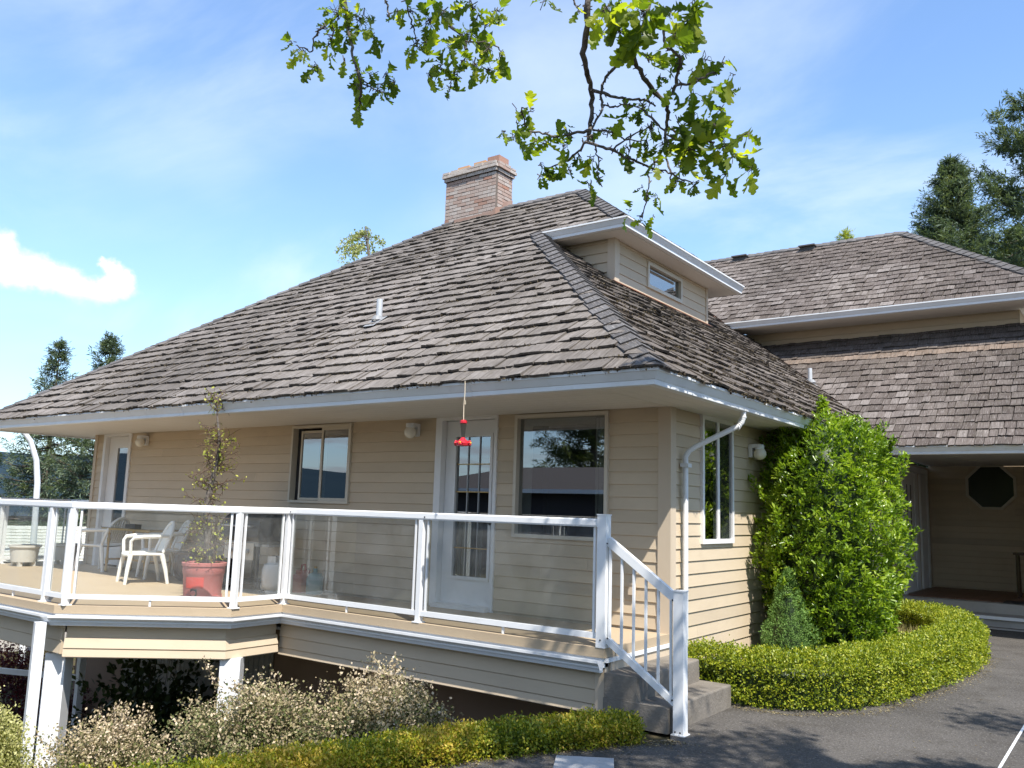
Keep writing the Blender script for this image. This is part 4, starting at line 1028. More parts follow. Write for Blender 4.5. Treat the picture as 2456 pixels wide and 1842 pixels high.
# ------------------------------------------------------------------ deck
PO1, PO2, PO3, PO4 = (-5.74, -3.26), (-4.30, -2.03), (-4.30, -1.33), (0.02, -1.33)
DL = -12.1
front = [(DL, -3.26), PO1, PO2, PO3, PO4]      # the outer edge, left to right
deck = thing('deck', (-6, -1.3, ZD), 'tan raised deck with white gutter and beige lap skirting along the house', 'deck')
m = MB(); m.prism([(DL, -3.26), PO1, PO2, PO3, PO4, (0.02, -0.031), (WL-0.1, -0.031), (WL-0.1, 3.0), (DL, 3.0)], ZD-0.085, ZD); m.obj('deck_floor', 'deck_tan', deck)
m = MB(); m.ext([(-0.10, -0.17), (0.0, -0.17), (0.0, -0.086), (-0.10, -0.086)], [(x, y, ZD) for x, y in [(DL, -3.24), (-5.73, -3.24), (-4.32, -2.02), (-4.32, -1.31), (0.0, -1.31), (0.0, -0.05)]]); m.obj('rim_board', 'white_paint', deck)
DG = [(0.0, -0.005), (0.0, -0.105), (0.05, -0.105), (0.06, -0.08), (0.07, -0.065), (0.072, -0.05), (0.09, -0.03), (0.105, -0.02), (0.105, 0.004), (0.096, 0.004), (0.09, -0.014), (0.05, -0.085), (0.008, -0.085), (0.008, -0.005)]
m = MB(); m.ext(DG, [(x, y, ZD-0.10) for x, y in [(DL, -3.243), (-5.731, -3.243), (-4.317, -2.023), (-4.317, -1.313), (0.0, -1.313)]]); o = m.obj('gutter', 'gutter_white', deck); fixnormals(o.data)
# skirting: flat band, then lap boards
def skirt(a, b, zs, offs, bev=0.0):
    a = Vector((*a, 0)); b = Vector((*b, 0)); d = (b-a).normalized(); r = Vector((d.y, -d.x, 0))
    for (z0, z1), of in zip(zs, offs):
        m = MB(); pr = [(of-0.02, z0), (of+0.012, z0), (of+0.018, z0+0.008), (of+0.004, z1-0.002), (of-0.02, z1-0.002)]; n = len(pr)
        va = [a-d*bev+r*x+Vector((0, 0, z)) for x, z in pr]; vb = [b+d*bev+r*x+Vector((0, 0, z)) for x, z in pr]
        m.mesh(va+vb, [tuple(range(n))[::-1], tuple(range(n, 2*n))]+[(i, (i+1) % n, n+(i+1) % n, n+i) for i in range(n)], random.random()); o = m.obj('skirt_board', 'siding', deck); fixnormals(o.data)
skirt((-4.40, -1.24), (-0.10, -1.24), [(0.37, 0.52), (0.235, 0.37), (0.11, 0.235), (0.03, 0.11)], [0.0, 0.003, 0.006, 0.009])
m = MB(); m.box(-0.10, 0.0, -1.275, -1.215, 0.02, 0.50); m.obj('corner_board', 'trim_beige', deck)
m = MB(); m.box(-0.002, 0.02, -1.21, -0.03, 0.30, ZD-0.088); m.obj('side_skirt', 'trim_beige', deck)
MB().box(-0.005, 0.035, -1.30, -0.032, ZD-0.125, ZD-0.09).obj('side_trim', 'white_paint', deck)
skirt((DL, -3.14), (-5.72, -3.14), [(0.36, 0.52), (0.225, 0.36), (0.09, 0.225)], [0.0, 0.003, 0.006])
# bay: plain band and two flared boards mitred round the corner
for nm, pr in (('bay_band', [(-0.03, 0.25), (0.0, 0.25), (0.0, 0.51), (-0.03, 0.51)]), ('bay_board', [(-0.03, 0.155), (0.05, 0.155), (0.056, 0.165), (0.03, 0.262), (-0.03, 0.285)]), ('bay_board', [(-0.03, 0.065), (0.06, 0.065), (0.066, 0.075), (0.052, 0.15), (-0.03, 0.15)])):
    m = MB(); m.ext(pr, [(-5.69, -3.12, 0), (-4.41, -2.005, 0), (-4.41, -1.31, 0)]); o = m.obj(nm, 'siding', deck); fixnormals(o.data)
# carrying posts
def post(x, y, w_, z0, z1, rz=0, lab=None):
    m = MB(); c, s_ = math.cos(rz), math.sin(rz); h = w_/2
    m.prism([(x+c*a-s_*b, y+s_*a+c*b) for a, b in ((-h, -h), (h, -h), (h, h), (-h, h))], z0, z1); return m.obj('deck_post', 'white_paint', deck)
post(-5.98, -3.02, 0.22, -2.3, 0.07, R(41)); post(-4.42, -1.88, 0.22, -2.3, 0.07, R(41))
m = MB(); m.prism([(-5.86, -3.40), (-5.755, -3.43), (-5.72, -3.33), (-5.825, -3.30)], -2.2, 0.44); m.obj('downspout', 'gutter_white', deck, True)
m = MB(); m.prism([(DL+0.2, -3.05), (-5.75, -3.05), (-4.5, -1.95), (-4.5, -1.22), (-0.1, -1.2), (-0.1, -0.01), (DL+0.2, -0.01)], 0.30, 0.33); m.obj('underside', 'soffit', deck)

# ------------------------------------------------------------------ railing
rail = thing('deck_railing', (-4, -1.4, ZD), 'white metal railing with clear glass panels along the deck edge', 'railing')
RT_, IN = 1.735, 0.085
line = [(DL+0.1, -3.17), (-5.69, -3.17), (-4.335, -1.985), (-4.335, -1.285), (-0.03, -1.285)]
TOP = [(-0.028, -0.075), (0.028, -0.075), (0.034, -0.06), (0.034, -0.012), (0.024, 0.0), (-0.024, 0.0), (-0.034, -0.012), (-0.034, -0.06)]
def split_sweep(name, prof, path, mt, parent):
    """one mitred sweep, each straight run its own object"""
    m = MB(); m.ext(prof, path, cap=False); k = len(prof)
    for i in range(len(path)-1):
        q = MB(); q.mesh(m.v[i*k:(i+2)*k], [tuple(range(k))[::-1], tuple(range(k, 2*k))]+[(j, (j+1) % k, k+(j+1) % k, k+j) for j in range(k)])
        o = q.obj(name, mt, parent); fixnormals(o.data)
split_sweep('top_rail', TOP, [(x, y, RT_) for x, y in line], 'white_paint', rail)
def rpost(x, y, rz=0, w_=0.058, z1=RT_-0.076):
    c, s_ = math.cos(rz), math.sin(rz); h = w_/2
    m = MB(); m.prism([(x+c*a-s_*b, y+s_*a+c*b) for a, b in ((-h, -h), (h, -h), (h, h), (-h, h))], ZD, z1)
    o = m.obj('post', 'white_paint', rail)
    b = MB(); b.box(x-0.05, x+0.05, y-0.05, y+0.05, ZD+0.001, ZD+0.012); b.obj('base_plate', 'white_paint', o); return o
def seg(a, b, posts=(), glass=True, ends=(0.085, 0.085)):
    a = Vector((*a, 0)); b = Vector((*b, 0)); L = (b-a).length; d = (b-a)/L
    nd = [0.0]+list(posts)+[L]
    for x in posts: rpost(*(a+d*x).to_2d(), math.atan2(d.y, d.x))
    for s0, s1 in zip(nd, nd[1:]):
        p, q = a+d*(s0+0.03), a+d*(s1-0.03); zb_ = ZD+0.095
        MB().bar(p+Vector((0, 0, zb_)), q+Vector((0, 0, zb_)), 0.045, 0.05).obj('bottom_rail', 'white_paint', rail)
        e0 = a+d*(s0+ends[0]); e1 = a+d*(s1-ends[1])
        for e in (e0, e1): MB().bar(e+Vector((0, 0, zb_+0.02)), e+Vector((0, 0, RT_-0.07)), 0.022, 0.022, up=d).obj('picket', 'white_paint', rail)
        MB().bar(e0+d*0.012+Vector((0, 0, (zb_+RT_)/2-0.02)), e1-d*0.012+Vector((0, 0, (zb_+RT_)/2-0.02)), 0.006, RT_-zb_-0.1).obj('glass_panel', 'rail_glass', rail)
        if s1-s0 > 1.2:
            mid = a+d*((s0+s1)/2); MB().bar(mid+Vector((0, 0, ZD+0.002)), mid+Vector((0, 0, zb_-0.026)), 0.02, 0.02, up=d).obj('foot', 'white_paint', rail)
rpost(*line[1], R(20)); rpost(*line[2], R(20), 0.062); rpost(*line[3], 0, 0.06)
seg(line[0], line[1], (2.2, 4.35, 5.85)); seg(line[1], line[2]); seg(line[2], line[3]); seg(line[3], line[4], (2.13,))
# left end of the deck
m = MB(); m.ext(TOP, [(WL-0.06, 0.02, RT_), (DL+0.1, 0.02, RT_), (DL+0.1, -3.17, RT_)][::-1]); o = m.obj('top_rail', 'white_paint', rail); fixnormals(o.data)
for y in (-1.1, 0.0): rpost(DL+0.1, y)
seg((DL+0.1, -3.17), (DL+0.1, 0.0), (2.0,))
# newel at the head of the steps and the sloping stair rail
m = MB(); m.box(-0.065, 0.025, -1.335, -1.245, ZD-0.0, RT_+0.03); nw = m.obj('post', 'white_paint', rail); nw['label'] = 'stout newel post at the head of the steps'
m = MB(); m.box(-0.07, 0.03, -1.34, -1.24, RT_+0.0305, RT_+0.042); m.obj('cap', 'white_paint', nw)
m = MB(); m.box(0.675, 0.765, -1.325, -1.235, 0.008, 1.15); nw = m.obj('post', 'white_paint', rail); nw['label'] = 'stout newel post at the foot of the steps'
m = MB(); m.box(0.66, 0.78, -1.34, -1.22, 0.0005, 0.0075); m.obj('base_plate', 'white_paint', nw)
m = MB(); m.box(0.67, 0.77, -1.33, -1.23, 1.1505, 1.162); m.obj('cap', 'white_paint', nw)
ys = -1.285
MB().bar((0.024, ys, 1.545), (0.676, ys, 1.095), 0.05, 0.075, up=(0, 0, 1)).obj('stair_rail', 'white_paint', rail)
MB().bar((0.024, ys, 0.685), (0.676, ys, 0.245), 0.042, 0.055, up=(0, 0, 1)).obj('stair_rail', 'white_paint', rail)
for k in range(6):
    x = 0.035+0.118*k+0.012; f = (x-0.024)/0.652
    MB().box(x-0.010, x+0.010, ys-0.010, ys+0.010, 0.685-0.44*f+0.02, 1.545-0.45*f-0.03).obj('baluster', 'white_paint', rail)
for y in (0.0,): pass

def bolt(x, y, z, r=0.008):
    m = MB(); m.ball((x, y, z), r, 8); m.obj('bolt', 'black_metal', rail, True)
for x, y, z in ((0.04, -1.334, 1.52), (0.665, -1.318, 1.08), (0.04, -1.313, 0.70), (0.66, -1.312, 0.27), (-2.15, -1.322, 1.69), (-4.28, -1.322, 1.69), (0.70, -1.341, 0.03), (0.745, -1.341, 0.03), (-0.02, -1.336, 0.68)): bolt(x, y, z)

# ------------------------------------------------------------------ concrete steps
st = MB()
def rough_step(x0, x1, y0, y1, z0, z1):
    m = MB(); n = 8; r = 0.015
    pr = [(x0, z0), (x1+0.0, z0), (x1, z1-r), (x1-r*0.3, z1-r*0.3), (x1-r, z1), (x0, z1)]
    ys_ = [y0+(y1-y0)*i/n for i in range(n+1)]; vs = []
    for y in ys_: vs += [(x+(0.006*noise.noise((x*9, y*7, z*9)) if x > x0 else 0), y, z+(0.004*noise.noise((x*5, y*6, 3)) if z > z0 else 0)) for x, z in pr]
    k = len(pr); fs = [tuple(range(k)), tuple(range(n*k, (n+1)*k))[::-1]]
    for i in range(n):
        for q in range(k): fs.append((i*k+q, (i+1)*k+q, (i+1)*k+(q+1) % k, i*k+(q+1) % k))
    m.mesh(vs, fs); return m
steps = thing('concrete_steps', (0.3, -0.65, 0), 'two rough grey concrete steps leading up to the right end of the deck', 'steps')
o = rough_step(0.023, 0.34, -1.33, -0.035, 0.206, 0.41).obj('upper_step', 'concrete', steps); fixnormals(o.data)
o = rough_step(0.023, 0.635, -1.345, 0.02, 0.0, 0.205).obj('lower_step', 'concrete', steps); fixnormals(o.data)
m = MB(); m.box(-0.09, 0.022, -1.36, -1.23, -1.2, 0.028); m.box(0.0225, 0.62, -1.352, -1.0, -1.2, -0.13); m.obj('footing', 'concrete', steps)

# ------------------------------------------------------------------ wall lamps
def wall_lamp(loc, ang, label):
    """white box back plate, arm cap above and a glass globe hanging in front; faces -Y before turning"""
    t = thing('wall_lamp', loc, label, 'wall lamp', 'globe lamps on the house walls')
    Mx = Matrix.Translation(Vector(loc)) @ Matrix.Rotation(ang, 4, 'Z')
    def put(nm, mb, mt, sm=False):
        me = mb.data(nm, mt, sm); return inst(nm, me, Mx, t)
    m = MB(); m.box(-0.055, 0.055, -0.045, 0, -0.08, 0.08); put('back_plate', m, 'white_paint')
    m = MB(); m.box(-0.055, 0.055, -0.15, -0.046, 0.035, 0.08); m.lathe((0, -0.12, 0.02), [(0.055, 0.0), (0.06, 0.03), (0.05, 0.055)], 18); put('cap', m, 'white_paint', True)
    m = MB(); m.ball((0, -0.125, -0.035), 0.078, 22); put('globe', m, 'globe_glass', True)
    return t
wall_lamp((-9.64, -0.022, 2.76), 0, 'globe wall lamp beside the far left door'); wall_lamp((-3.50, -0.022, 2.755), 0, 'globe wall lamp between the sliding window and the front door')
wall_lamp((0.022, 2.22, 2.60), R(90), 'globe wall lamp beside the tall side window, half behind the bush')
# outlet cover low on the front wall
m = MB(); m.box(-0.44, -0.36, -0.05, -0.024, 0.96, 1.08); m.box(-0.45, -0.35, -0.056, -0.05, 1.06, 1.085); tag(m.obj('outlet_cover', 'trim_beige'), 'small beige outlet cover low on the siding near the corner', 'outlet cover')
m = MB(); m.lathe((-2.03, -0.03, 1.72), [(0.012, -0.02), (0.016, 0.0)], 10, 'y'); m.box(-2.035, -2.025, -0.04, -0.02, 1.64, 1.71); tag(m.obj('wall_hook', 'pot_white'), 'little pale hook on the siding beside the front door', 'hook')

# ------------------------------------------------------------------ hummingbird feeder
fx, fy = -1.365, -1.70
fd = thing('hummingbird_feeder', (fx, fy, 2.35), 'red and clear hummingbird feeder hanging on a string from the gutter', 'bird feeder')
m = MB(); m.tube([(fx, fy, 3.03), (fx+0.004, fy, 2.9), (fx-0.004, fy, 2.78), (fx, fy, 2.64)], 0.0045, 5); m.tube([(fx, fy, 2.80), (fx+0.02, fy, 2.79), (fx+0.012, fy, 2.83)], 0.003, 4); m.obj('string', 'rope', fd)
m = MB(); m.lathe((fx, fy, 2.605), [(0.03, 0), (0.035, 0.004), (0.035, 0.025), (0.02, 0.034), (0.004, 0.036)], 18); m.obj('cap', 'plastic_red', fd, True)
m = MB(); m.lathe((fx, fy, 2.46), [(0.018, 0.0), (0.018, 0.02), (0.026, 0.10), (0.032, 0.144)], 18); m.obj('bottle', 'clear_glass', fd, True)
m = MB(); m.lathe((fx, fy, 2.385), [(0.03, 0.0), (0.062, 0.006), (0.068, 0.03), (0.05, 0.052), (0.024, 0.07), (0.02, 0.085)], 20); m.obj('base', 'plastic_red', fd, True)
for k in range(4):
    a = R(20+90*k); c = Vector((fx+0.072*math.cos(a), fy+0.072*math.sin(a), 2.415)); d = Vector((math.cos(a), math.sin(a), 0.15))
    m = MB()
    for j in range(6):
        e = R(60*j); s1 = d.cross(Vector((0, 0, 1))).normalized(); s2 = s1.cross(d).normalized(); m.ball(c+(s1*math.cos(e)+s2*math.sin(e))*0.017, 0.0125, 8)
    f = m.obj('flower_port', 'plastic_red', fd, True)
    MB().ball(c+d*0.008, 0.010, 10).obj('port_centre', 'plastic_yellow', f, True)

# ------------------------------------------------------------------ deck furniture
def make_chair(label):
    """white moulded garden chair, front towards -Y, origin on the floor"""
    t = thing('plastic_chair', (0, 0, 0), label, 'chair', 'white plastic chairs on the deck')
    m = MB(); nxs = 8
    vs = []
    for j in range(7):
        y = -0.24+0.44*j/6
        for i in range(nxs+1):
            x = (-0.235+0.47*i/nxs)*(1.0 if j > 0 else 0.94); vs.append((x, y, 0.43-0.018*math.cos(x/0.235*math.pi/2)-(0.02 if j == 0 else 0)-0.012*(j/6)))
    f = [(j*(nxs+1)+i, j*(nxs+1)+i+1, (j+1)*(nxs+1)+i+1, (j+1)*(nxs+1)+i) for j in range(6) for i in range(nxs)]
    n = len(vs); m.mesh(vs+[(x, y, z-0.02) for x, y, z in vs], f+[tuple(n+k for k in q)[::-1] for q in f])
    edge = [(-0.235, 0.20, 0.405), (-0.24, 0.0, 0.41), (-0.235, -0.2, 0.41), (-0.2, -0.245, 0.395), (0, -0.25, 0.385), (0.2, -0.245, 0.395), (0.235, -0.2, 0.41), (0.24, 0, 0.41), (0.235, 0.2, 0.405)]
    m.tube(edge, 0.02, 8); m.obj('seat', 'chair_white', t, True)
    m = MB(); arch = []
    for k in range(13):
        a = math.pi*k/12; x = -0.24*math.cos(a); z = 0.45+0.40*math.sin(a)**0.65 if 0 < k < 12 else 0.43; arch.append((x, 0.20+0.17*(z-0.42)/0.45, z))
    m.tube(arch, [0.022]+[0.026]*11+[0.022], 8); m.obj('back_frame', 'chair_white', t, True)
    for i in range(7):
        x = -0.165+0.055*i; zt_ = 0.82-0.25*abs(x)**1.2
        m = MB(); m.mesh([], []); m.bar((x*0.85, 0.215, 0.44), (x, 0.20+0.17*(zt_-0.42)/0.45, zt_), 0.034, 0.012, up=(0, 1, 0)); m.obj('slat', 'chair_white', t)
    for s_ in (-1, 1):
        m = MB(); m.tube([(s_*0.225, 0.27, 0.66), (s_*0.28, 0.12, 0.655), (s_*0.285, -0.08, 0.65), (s_*0.275, -0.2, 0.635), (s_*0.255, -0.235, 0.59), (s_*0.24, -0.225, 0.42)], [0.022, 0.026, 0.028, 0.026, 0.022, 0.022], 8); m.obj('arm', 'chair_white', t, True)
        m = MB(); m.tube([(s_*0.225, -0.215, 0.42), (s_*0.25, -0.25, 0.2), (s_*0.265, -0.27, 0.0)], [0.034, 0.028, 0.022], 8); m.obj('leg', 'chair_white', t, True)
        m = MB(); m.tube([(s_*0.225, 0.19, 0.42), (s_*0.25, 0.25, 0.2), (s_*0.265, 0.29, 0.0)], [0.036, 0.028, 0.022], 8); m.obj('leg', 'chair_white', t, True)
    return t
ch0 = make_chair('white plastic chair nearest the red planter, legs in the sun')
def place(o, x, y, rz):
    """re-seat a thing (built at the origin) by its own empty"""
    w_ = Matrix.Translation((x, y, ZD)) @ Matrix.Rotation(rz, 4, 'Z'); d = w_ @ W4[o.name].inverted()
    o.matrix_basis = w_
    def rec(p):
        W4[p.name] = d @ W4[p.name]
        for c in [q for q in COL.objects if q.parent == p]: rec(c)
    rec(o)
rzc = math.atan2(-0.33, 0.94)
c1 = copy_thing(ch0, Matrix.Translation((-8.20, -0.48, ZD)) @ Matrix.Rotation(rzc, 4, 'Z'), 'white plastic chair in the middle, between the near chair and the glass table')
c2 = copy_thing(ch0, Matrix.Translation((-9.90, -0.48, ZD)) @ Matrix.Rotation(R(-72), 4, 'Z'), 'white plastic chair in front of the far left door')
place(ch0, -7.62, -1.12, rzc)
tb = thing('patio_table', (-9.05, -0.33, ZD), 'small glass-topped table with turned brass legs between the white chairs', 'table')
TZ = ZD+0.70
m = MB(); m.prism([(-9.75, -0.62), (-8.35, -0.62), (-8.35, -0.06), (-9.75, -0.06)], TZ, TZ+0.012); m.obj('glass_top', 'clear_glass', tb)
m = MB(); m.ext([(-0.02, -0.03), (0.02, -0.03), (0.02, 0.0), (-0.02, 0.0)], [(-9.72, -0.59, TZ), (-8.38, -0.59, TZ), (-8.38, -0.09, TZ), (-9.72, -0.09, TZ)], True); m.obj('apron', 'brass', tb)
for x in (-9.6, -8.5):
    for y in (-0.55, -0.13):
        m = MB(); m.lathe((x, y, ZD), [(0.02, 0), (0.032, 0.02), (0.022, 0.05), (0.018, 0.12), (0.03, 0.2), (0.02, 0.24), (0.017, 0.45), (0.032, 0.52), (0.02, 0.56), (0.024, 0.66), (0.03, 0.67)], 12); m.obj('leg', 'brass', tb, True)
m = MB(); m.bar((-9.6, -0.34, ZD+0.2), (-8.5, -0.34, ZD+0.2), 0.03, 0.03); m.bar((-9.6, -0.55, ZD+0.2), (-9.6, -0.13, ZD+0.2), 0.03, 0.03); m.bar((-8.5, -0.55, ZD+0.2), (-8.5, -0.13, ZD+0.2), 0.03, 0.03); m.obj('stretcher', 'brass', tb)
m = MB(); m.prism([(-9.33, -0.45), (-9.10, -0.42), (-9.11, -0.30), (-9.34, -0.33)], TZ+0.0125, TZ+0.065); m.box(-9.3, -9.14, -0.40, -0.35, TZ+0.065, TZ+0.07); tag(m.obj('black_box', 'black_vinyl'), 'small flat black box lying on the glass table', 'box')

# planters
RPX, RPY = -5.34, -1.70
rp = thing('red_planter', (RPX, RPY, ZD), 'large faded red plastic planter with a bright red square and round plug', 'planter')
m = MB(); m.lathe((RPX, RPY, ZD), [(0.20, 0.03), (0.215, 0.035), (0.235, 0.30), (0.243, 0.31), (0.245, 0.40), (0.258, 0.40), (0.262, 0.435), (0.245, 0.44), (0.235, 0.40), (0.2, 0.38)], 36); m.obj('pot', 'pot_red', rp, True)
m = MB(); m.lathe((RPX, RPY, ZD), [(0.0, 0.385), (0.232, 0.375)], 20); m.obj('soil', 'soil', rp)
ca = math.atan2(CAMP.y-RPY, CAMP.x-RPX)
def patch(a0, a1, z0, z1, r0, r1, mt, nm, n=8):
    m = MB(); T = []
    for k in range(n+1):
        a = ca+a0+(a1-a0)*k/n; T.append((a,))
    vs = [(RPX+r0*math.cos(a[0]), RPY+r0*math.sin(a[0]), ZD+z0) for a in T]+[(RPX+r1*math.cos(a[0]), RPY+r1*math.sin(a[0]), ZD+z1) for a in T]
    m.mesh(vs, [(k, k+1, n+2+k, n+1+k) for k in range(n)]); return m.obj(nm, mt, rp)
patch(R(-55), R(2), 0.145, 0.275, 0.2275, 0.2375, 'pot_label', 'label')
patch(R(-36), R(-16), 0.045, 0.135, 0.2225, 0.2285, 'black_vinyl', 'plug_plate', 4)
a = ca+R(-26); m = MB(); m.lathe((0, 0, 0), [(0.0, 0.0), (0.016, 0.0), (0.03, -0.004), (0.03, -0.016), (0.0, -0.016)], 16, 'x'); 
Mx = Matrix.Translation((RPX+0.245*math.cos(a), RPY+0.245*math.sin(a), ZD+0.09)) @ Matrix.Rotation(a, 4, 'Z'); inst('plug', m.data('plug', 'pot_red', True), Mx, rp)
for k in range(4):
    b = ca+R(40+90*k); m = MB(); Mx = Matrix.Translation((RPX, RPY, ZD)) @ Matrix.Rotation(b, 4, 'Z'); m.box(0.13, 0.26, -0.05, 0.05, 0.0, 0.055); inst('foot', m.data('foot', 'pot_red'), Mx, rp)
def pot(loc, prof, mt, label, nm='planter'):
    t = thing(nm, loc, label, 'planter'); m = MB(); m.lathe(loc, prof, 28); m.obj('pot', mt, t, True)
    h = prof[-1][1]; r = prof[-1][0]; m = MB(); m.lathe((loc[0], loc[1], loc[2]+h), [(0.0, 0.01), (r, 0.0)], 18); m.obj('soil', 'soil', t); return t
pot((-7.55, -0.42, ZD), [(0.12, 0), (0.18, 0.04), (0.225, 0.16), (0.235, 0.28), (0.22, 0.38), (0.235, 0.40), (0.235, 0.42), (0.20, 0.40)], 'pot_brown', 'dark glazed brown pot behind the white chairs')
pot((-6.85, -0.40, ZD), [(0.14, 0), (0.2, 0.04), (0.23, 0.16), (0.24, 0.34), (0.255, 0.36), (0.255, 0.39), (0.22, 0.36)], 'black_vinyl', 'black pot standing behind the red planter', 'planter')
for x, y, lb in ((-11.36, -1.02, 'white plastic planter at the left end of the deck'), (-11.52, -0.22, 'white plastic planter by the left corner of the house, behind a railing post')):
    t = pot((x, y, ZD), [(0.17, 0.07), (0.19, 0.07), (0.22, 0.26), (0.225, 0.30), (0.25, 0.315), (0.25, 0.35), (0.22, 0.34)], 'pot_white', lb)
    for k in range(4):
        b = R(45+90*k); m = MB(); m.box(x+0.15*math.cos(b)-0.03, x+0.15*math.cos(b)+0.03, y+0.15*math.sin(b)-0.03, y+0.15*math.sin(b)+0.03, ZD, ZD+0.075); m.obj('foot', 'pot_white', t)

# covered barbecue with its gas bottle
bq = thing('barbecue', (-5.85, -0.55, ZD), 'black barbecue on a wheeled cart against the wall under the sliding window', 'barbecue')
m = MB()
for x in (-6.22, -5.52):
    for y in (-0.78, -0.30): m.bar((x, y, ZD+0.06), (x, y, ZD+0.66), 0.035, 0.035, up=(0, 1, 0))
m.bar((-6.22, -0.78, ZD+0.12), (-5.52, -0.78, ZD+0.12), 0.03, 0.03); m.bar((-6.22, -0.30, ZD+0.12), (-5.52, -0.30, ZD+0.12), 0.03, 0.03); m.box(-6.2, -5.54, -0.76, -0.32, ZD+0.11, ZD+0.13)
m.obj('cart', 'black_metal', bq)
m = MB(); pr = [(-0.82, 0.66), (-0.85, 0.72), (-0.85, 0.80), (-0.82, 0.93), (-0.70, 1.02), (-0.40, 1.03), (-0.28, 0.93), (-0.25, 0.80), (-0.27, 0.66)]
n = len(pr); m.mesh([(-6.28, y, ZD+z) for y, z in pr]+[(-5.46, y, ZD+z) for y, z in pr], [tuple(range(n))[::-1], tuple(range(n, 2*n))]+[(i, (i+1) % n, n+(i+1) % n, n+i) for i in range(n)]); o = m.obj('hood', 'black_vinyl', bq); fixnormals(o.data)
m = MB(); m.tube([(-6.2, -0.86, ZD+0.86), (-6.2, -0.91, ZD+0.86), (-5.54, -0.91, ZD+0.86), (-5.54, -0.86, ZD+0.86)], 0.012, 8); m.obj('handle', 'grey_metal', bq)
m = MB(); m.box(-6.24, -5.50, -0.80, -0.30, ZD+0.60, ZD+0.66); m.box(-5.455, -5.33, -0.78, -0.34, ZD+0.60, ZD+0.63); m.obj('side_shelf', 'grey_metal', bq)
m = MB(); m.box(-6.2, -5.58, -0.812, -0.80, ZD+0.42, ZD+0.64); m.obj('control_panel', 'window_frame', bq)
for x in (-6.05, -5.87, -5.69): MB().lathe((x, -0.84, ZD+0.53), [(0.028, 0.028), (0.03, 0.005), (0.024, 0.0)], 14, 'y').obj('knob', 'grey_metal', bq, True)
for x in (-6.25, -5.485):
    wl = MB(); wl.lathe((x, -0.70, ZD+0.095), [(0.055, -0.025), (0.095, -0.025), (0.095, 0.025), (0.055, 0.025)], 24, 'x'); wh = wl.obj('wheel', 'black_vinyl', bq, True)
    MB().lathe((x, -0.70, ZD+0.095), [(0.0, -0.028), (0.056, -0.028), (0.056, 0.028), (0.014, 0.03), (0.0, 0.035)], 18, 'x').obj('rim', 'pot_white', wh, True)
gb = thing('propane_tank', (-5.40, -0.60, ZD), 'white propane tank beside the barbecue', 'gas bottle')
m = MB(); m.lathe((-5.40, -0.60, ZD), [(0.10, 0.0), (0.11, 0.03), (0.10, 0.04), (0.14, 0.07), (0.155, 0.12), (0.155, 0.30), (0.13, 0.37), (0.05, 0.405), (0.0, 0.41)], 26); m.obj('tank', 'tank_white', gb, True)
m = MB()
for a0 in (20, 200):
    for k in range(6):
        a, b = R(a0+22*k), R(a0+22*(k+1)); m.mesh([(-5.40+0.09*math.cos(q), -0.60+0.09*math.sin(q), ZD+z) for z in (0.36, 0.48) for q in (a, b)]+[(-5.40+0.083*math.cos(q), -0.60+0.083*math.sin(q), ZD+z) for z in (0.36, 0.48) for q in (a, b)], [(0, 1, 3, 2), (5, 4, 6, 7), (2, 3, 7, 6)])
m.obj('collar', 'tank_white', gb); MB().lathe((-5.40, -0.60, ZD+0.40), [(0.02, 0), (0.02, 0.06), (0.035, 0.065), (0.035, 0.085)], 12).obj('valve', 'black_metal', gb)
gt = thing('fuel_can', (-5.26, -0.22, ZD), 'red plastic fuel can by the wall beside the propane tank', 'can')
m = MB(); m.box(-5.34, -5.17, -0.32, -0.14, ZD, ZD+0.24); m.prism([(-5.32, -0.30), (-5.19, -0.30), (-5.19, -0.16), (-5.32, -0.16)], ZD+0.24, ZD+0.29); m.obj('body', 'can_red', gt)
m = MB(); m.tube([(-5.30, -0.23, ZD+0.28), (-5.28, -0.23, ZD+0.36), (-5.22, -0.23, ZD+0.37), (-5.19, -0.23, ZD+0.28)], 0.012); m.obj('handle', 'can_red', gt, True)
tt = thing('gas_cylinder', (-5.02, -0.22, ZD), 'small teal gas cylinder by the wall right of the red can', 'gas bottle')
m = MB(); m.lathe((-5.02, -0.22, ZD), [(0.10, 0), (0.11, 0.02), (0.11, 0.20), (0.085, 0.26), (0.03, 0.28), (0.03, 0.33)], 22); m.obj('body', 'tank_teal', tt, True)
MB().lathe((-5.02, -0.22, ZD+0.33), [(0.02, 0), (0.025, 0.03)], 10).obj('valve', 'brass', tt)

# ------------------------------------------------------------------ planting helpers
def leaf_obj(name, mt, parent, P, D, N, L, Wd, T, shape='diamond', kind='stuff'):
    o = link(bpy.data.objects.new(name, leaves_mesh(name, mt, P, D, N, L, Wd, T, shape)), parent)
    if kind: o['kind'] = kind
    return o
def lump(P, f, seed):
    return np.array([noise.noise((p[0]*f+seed, p[1]*f, p[2]*f)) for p in P])
def shoots(tips, outs, per, spread, L0, L1, ratio, tint_fn=None, back=0.06, upb=0.25, seed=0):
    """rosettes of leaves round each shoot tip"""
    n = len(tips); I = np.repeat(np.arange(n), per); m = n*per
    out = outs[I]; P = tips[I]-out*rng.uniform(0, back, (m, 1))+rng.normal(size=(m, 3))*spread
    D = out*0.75+rdir(m)*0.85+np.array([0, 0, upb]); N = out*0.5+rdir(m)*0.7+np.array([0, 0, 0.7])
    L = rng.uniform(L0, L1, m); T = np.clip(rng.normal(0.45, 0.22, m)+np.repeat(rng.normal(0, 0.13, n), per), 0, 1)
    return P, D, N, L, L*ratio, T
def sp_leaves(name, mt, parent, mesh, T):
    for X in T: inst(name, mesh, X, parent)

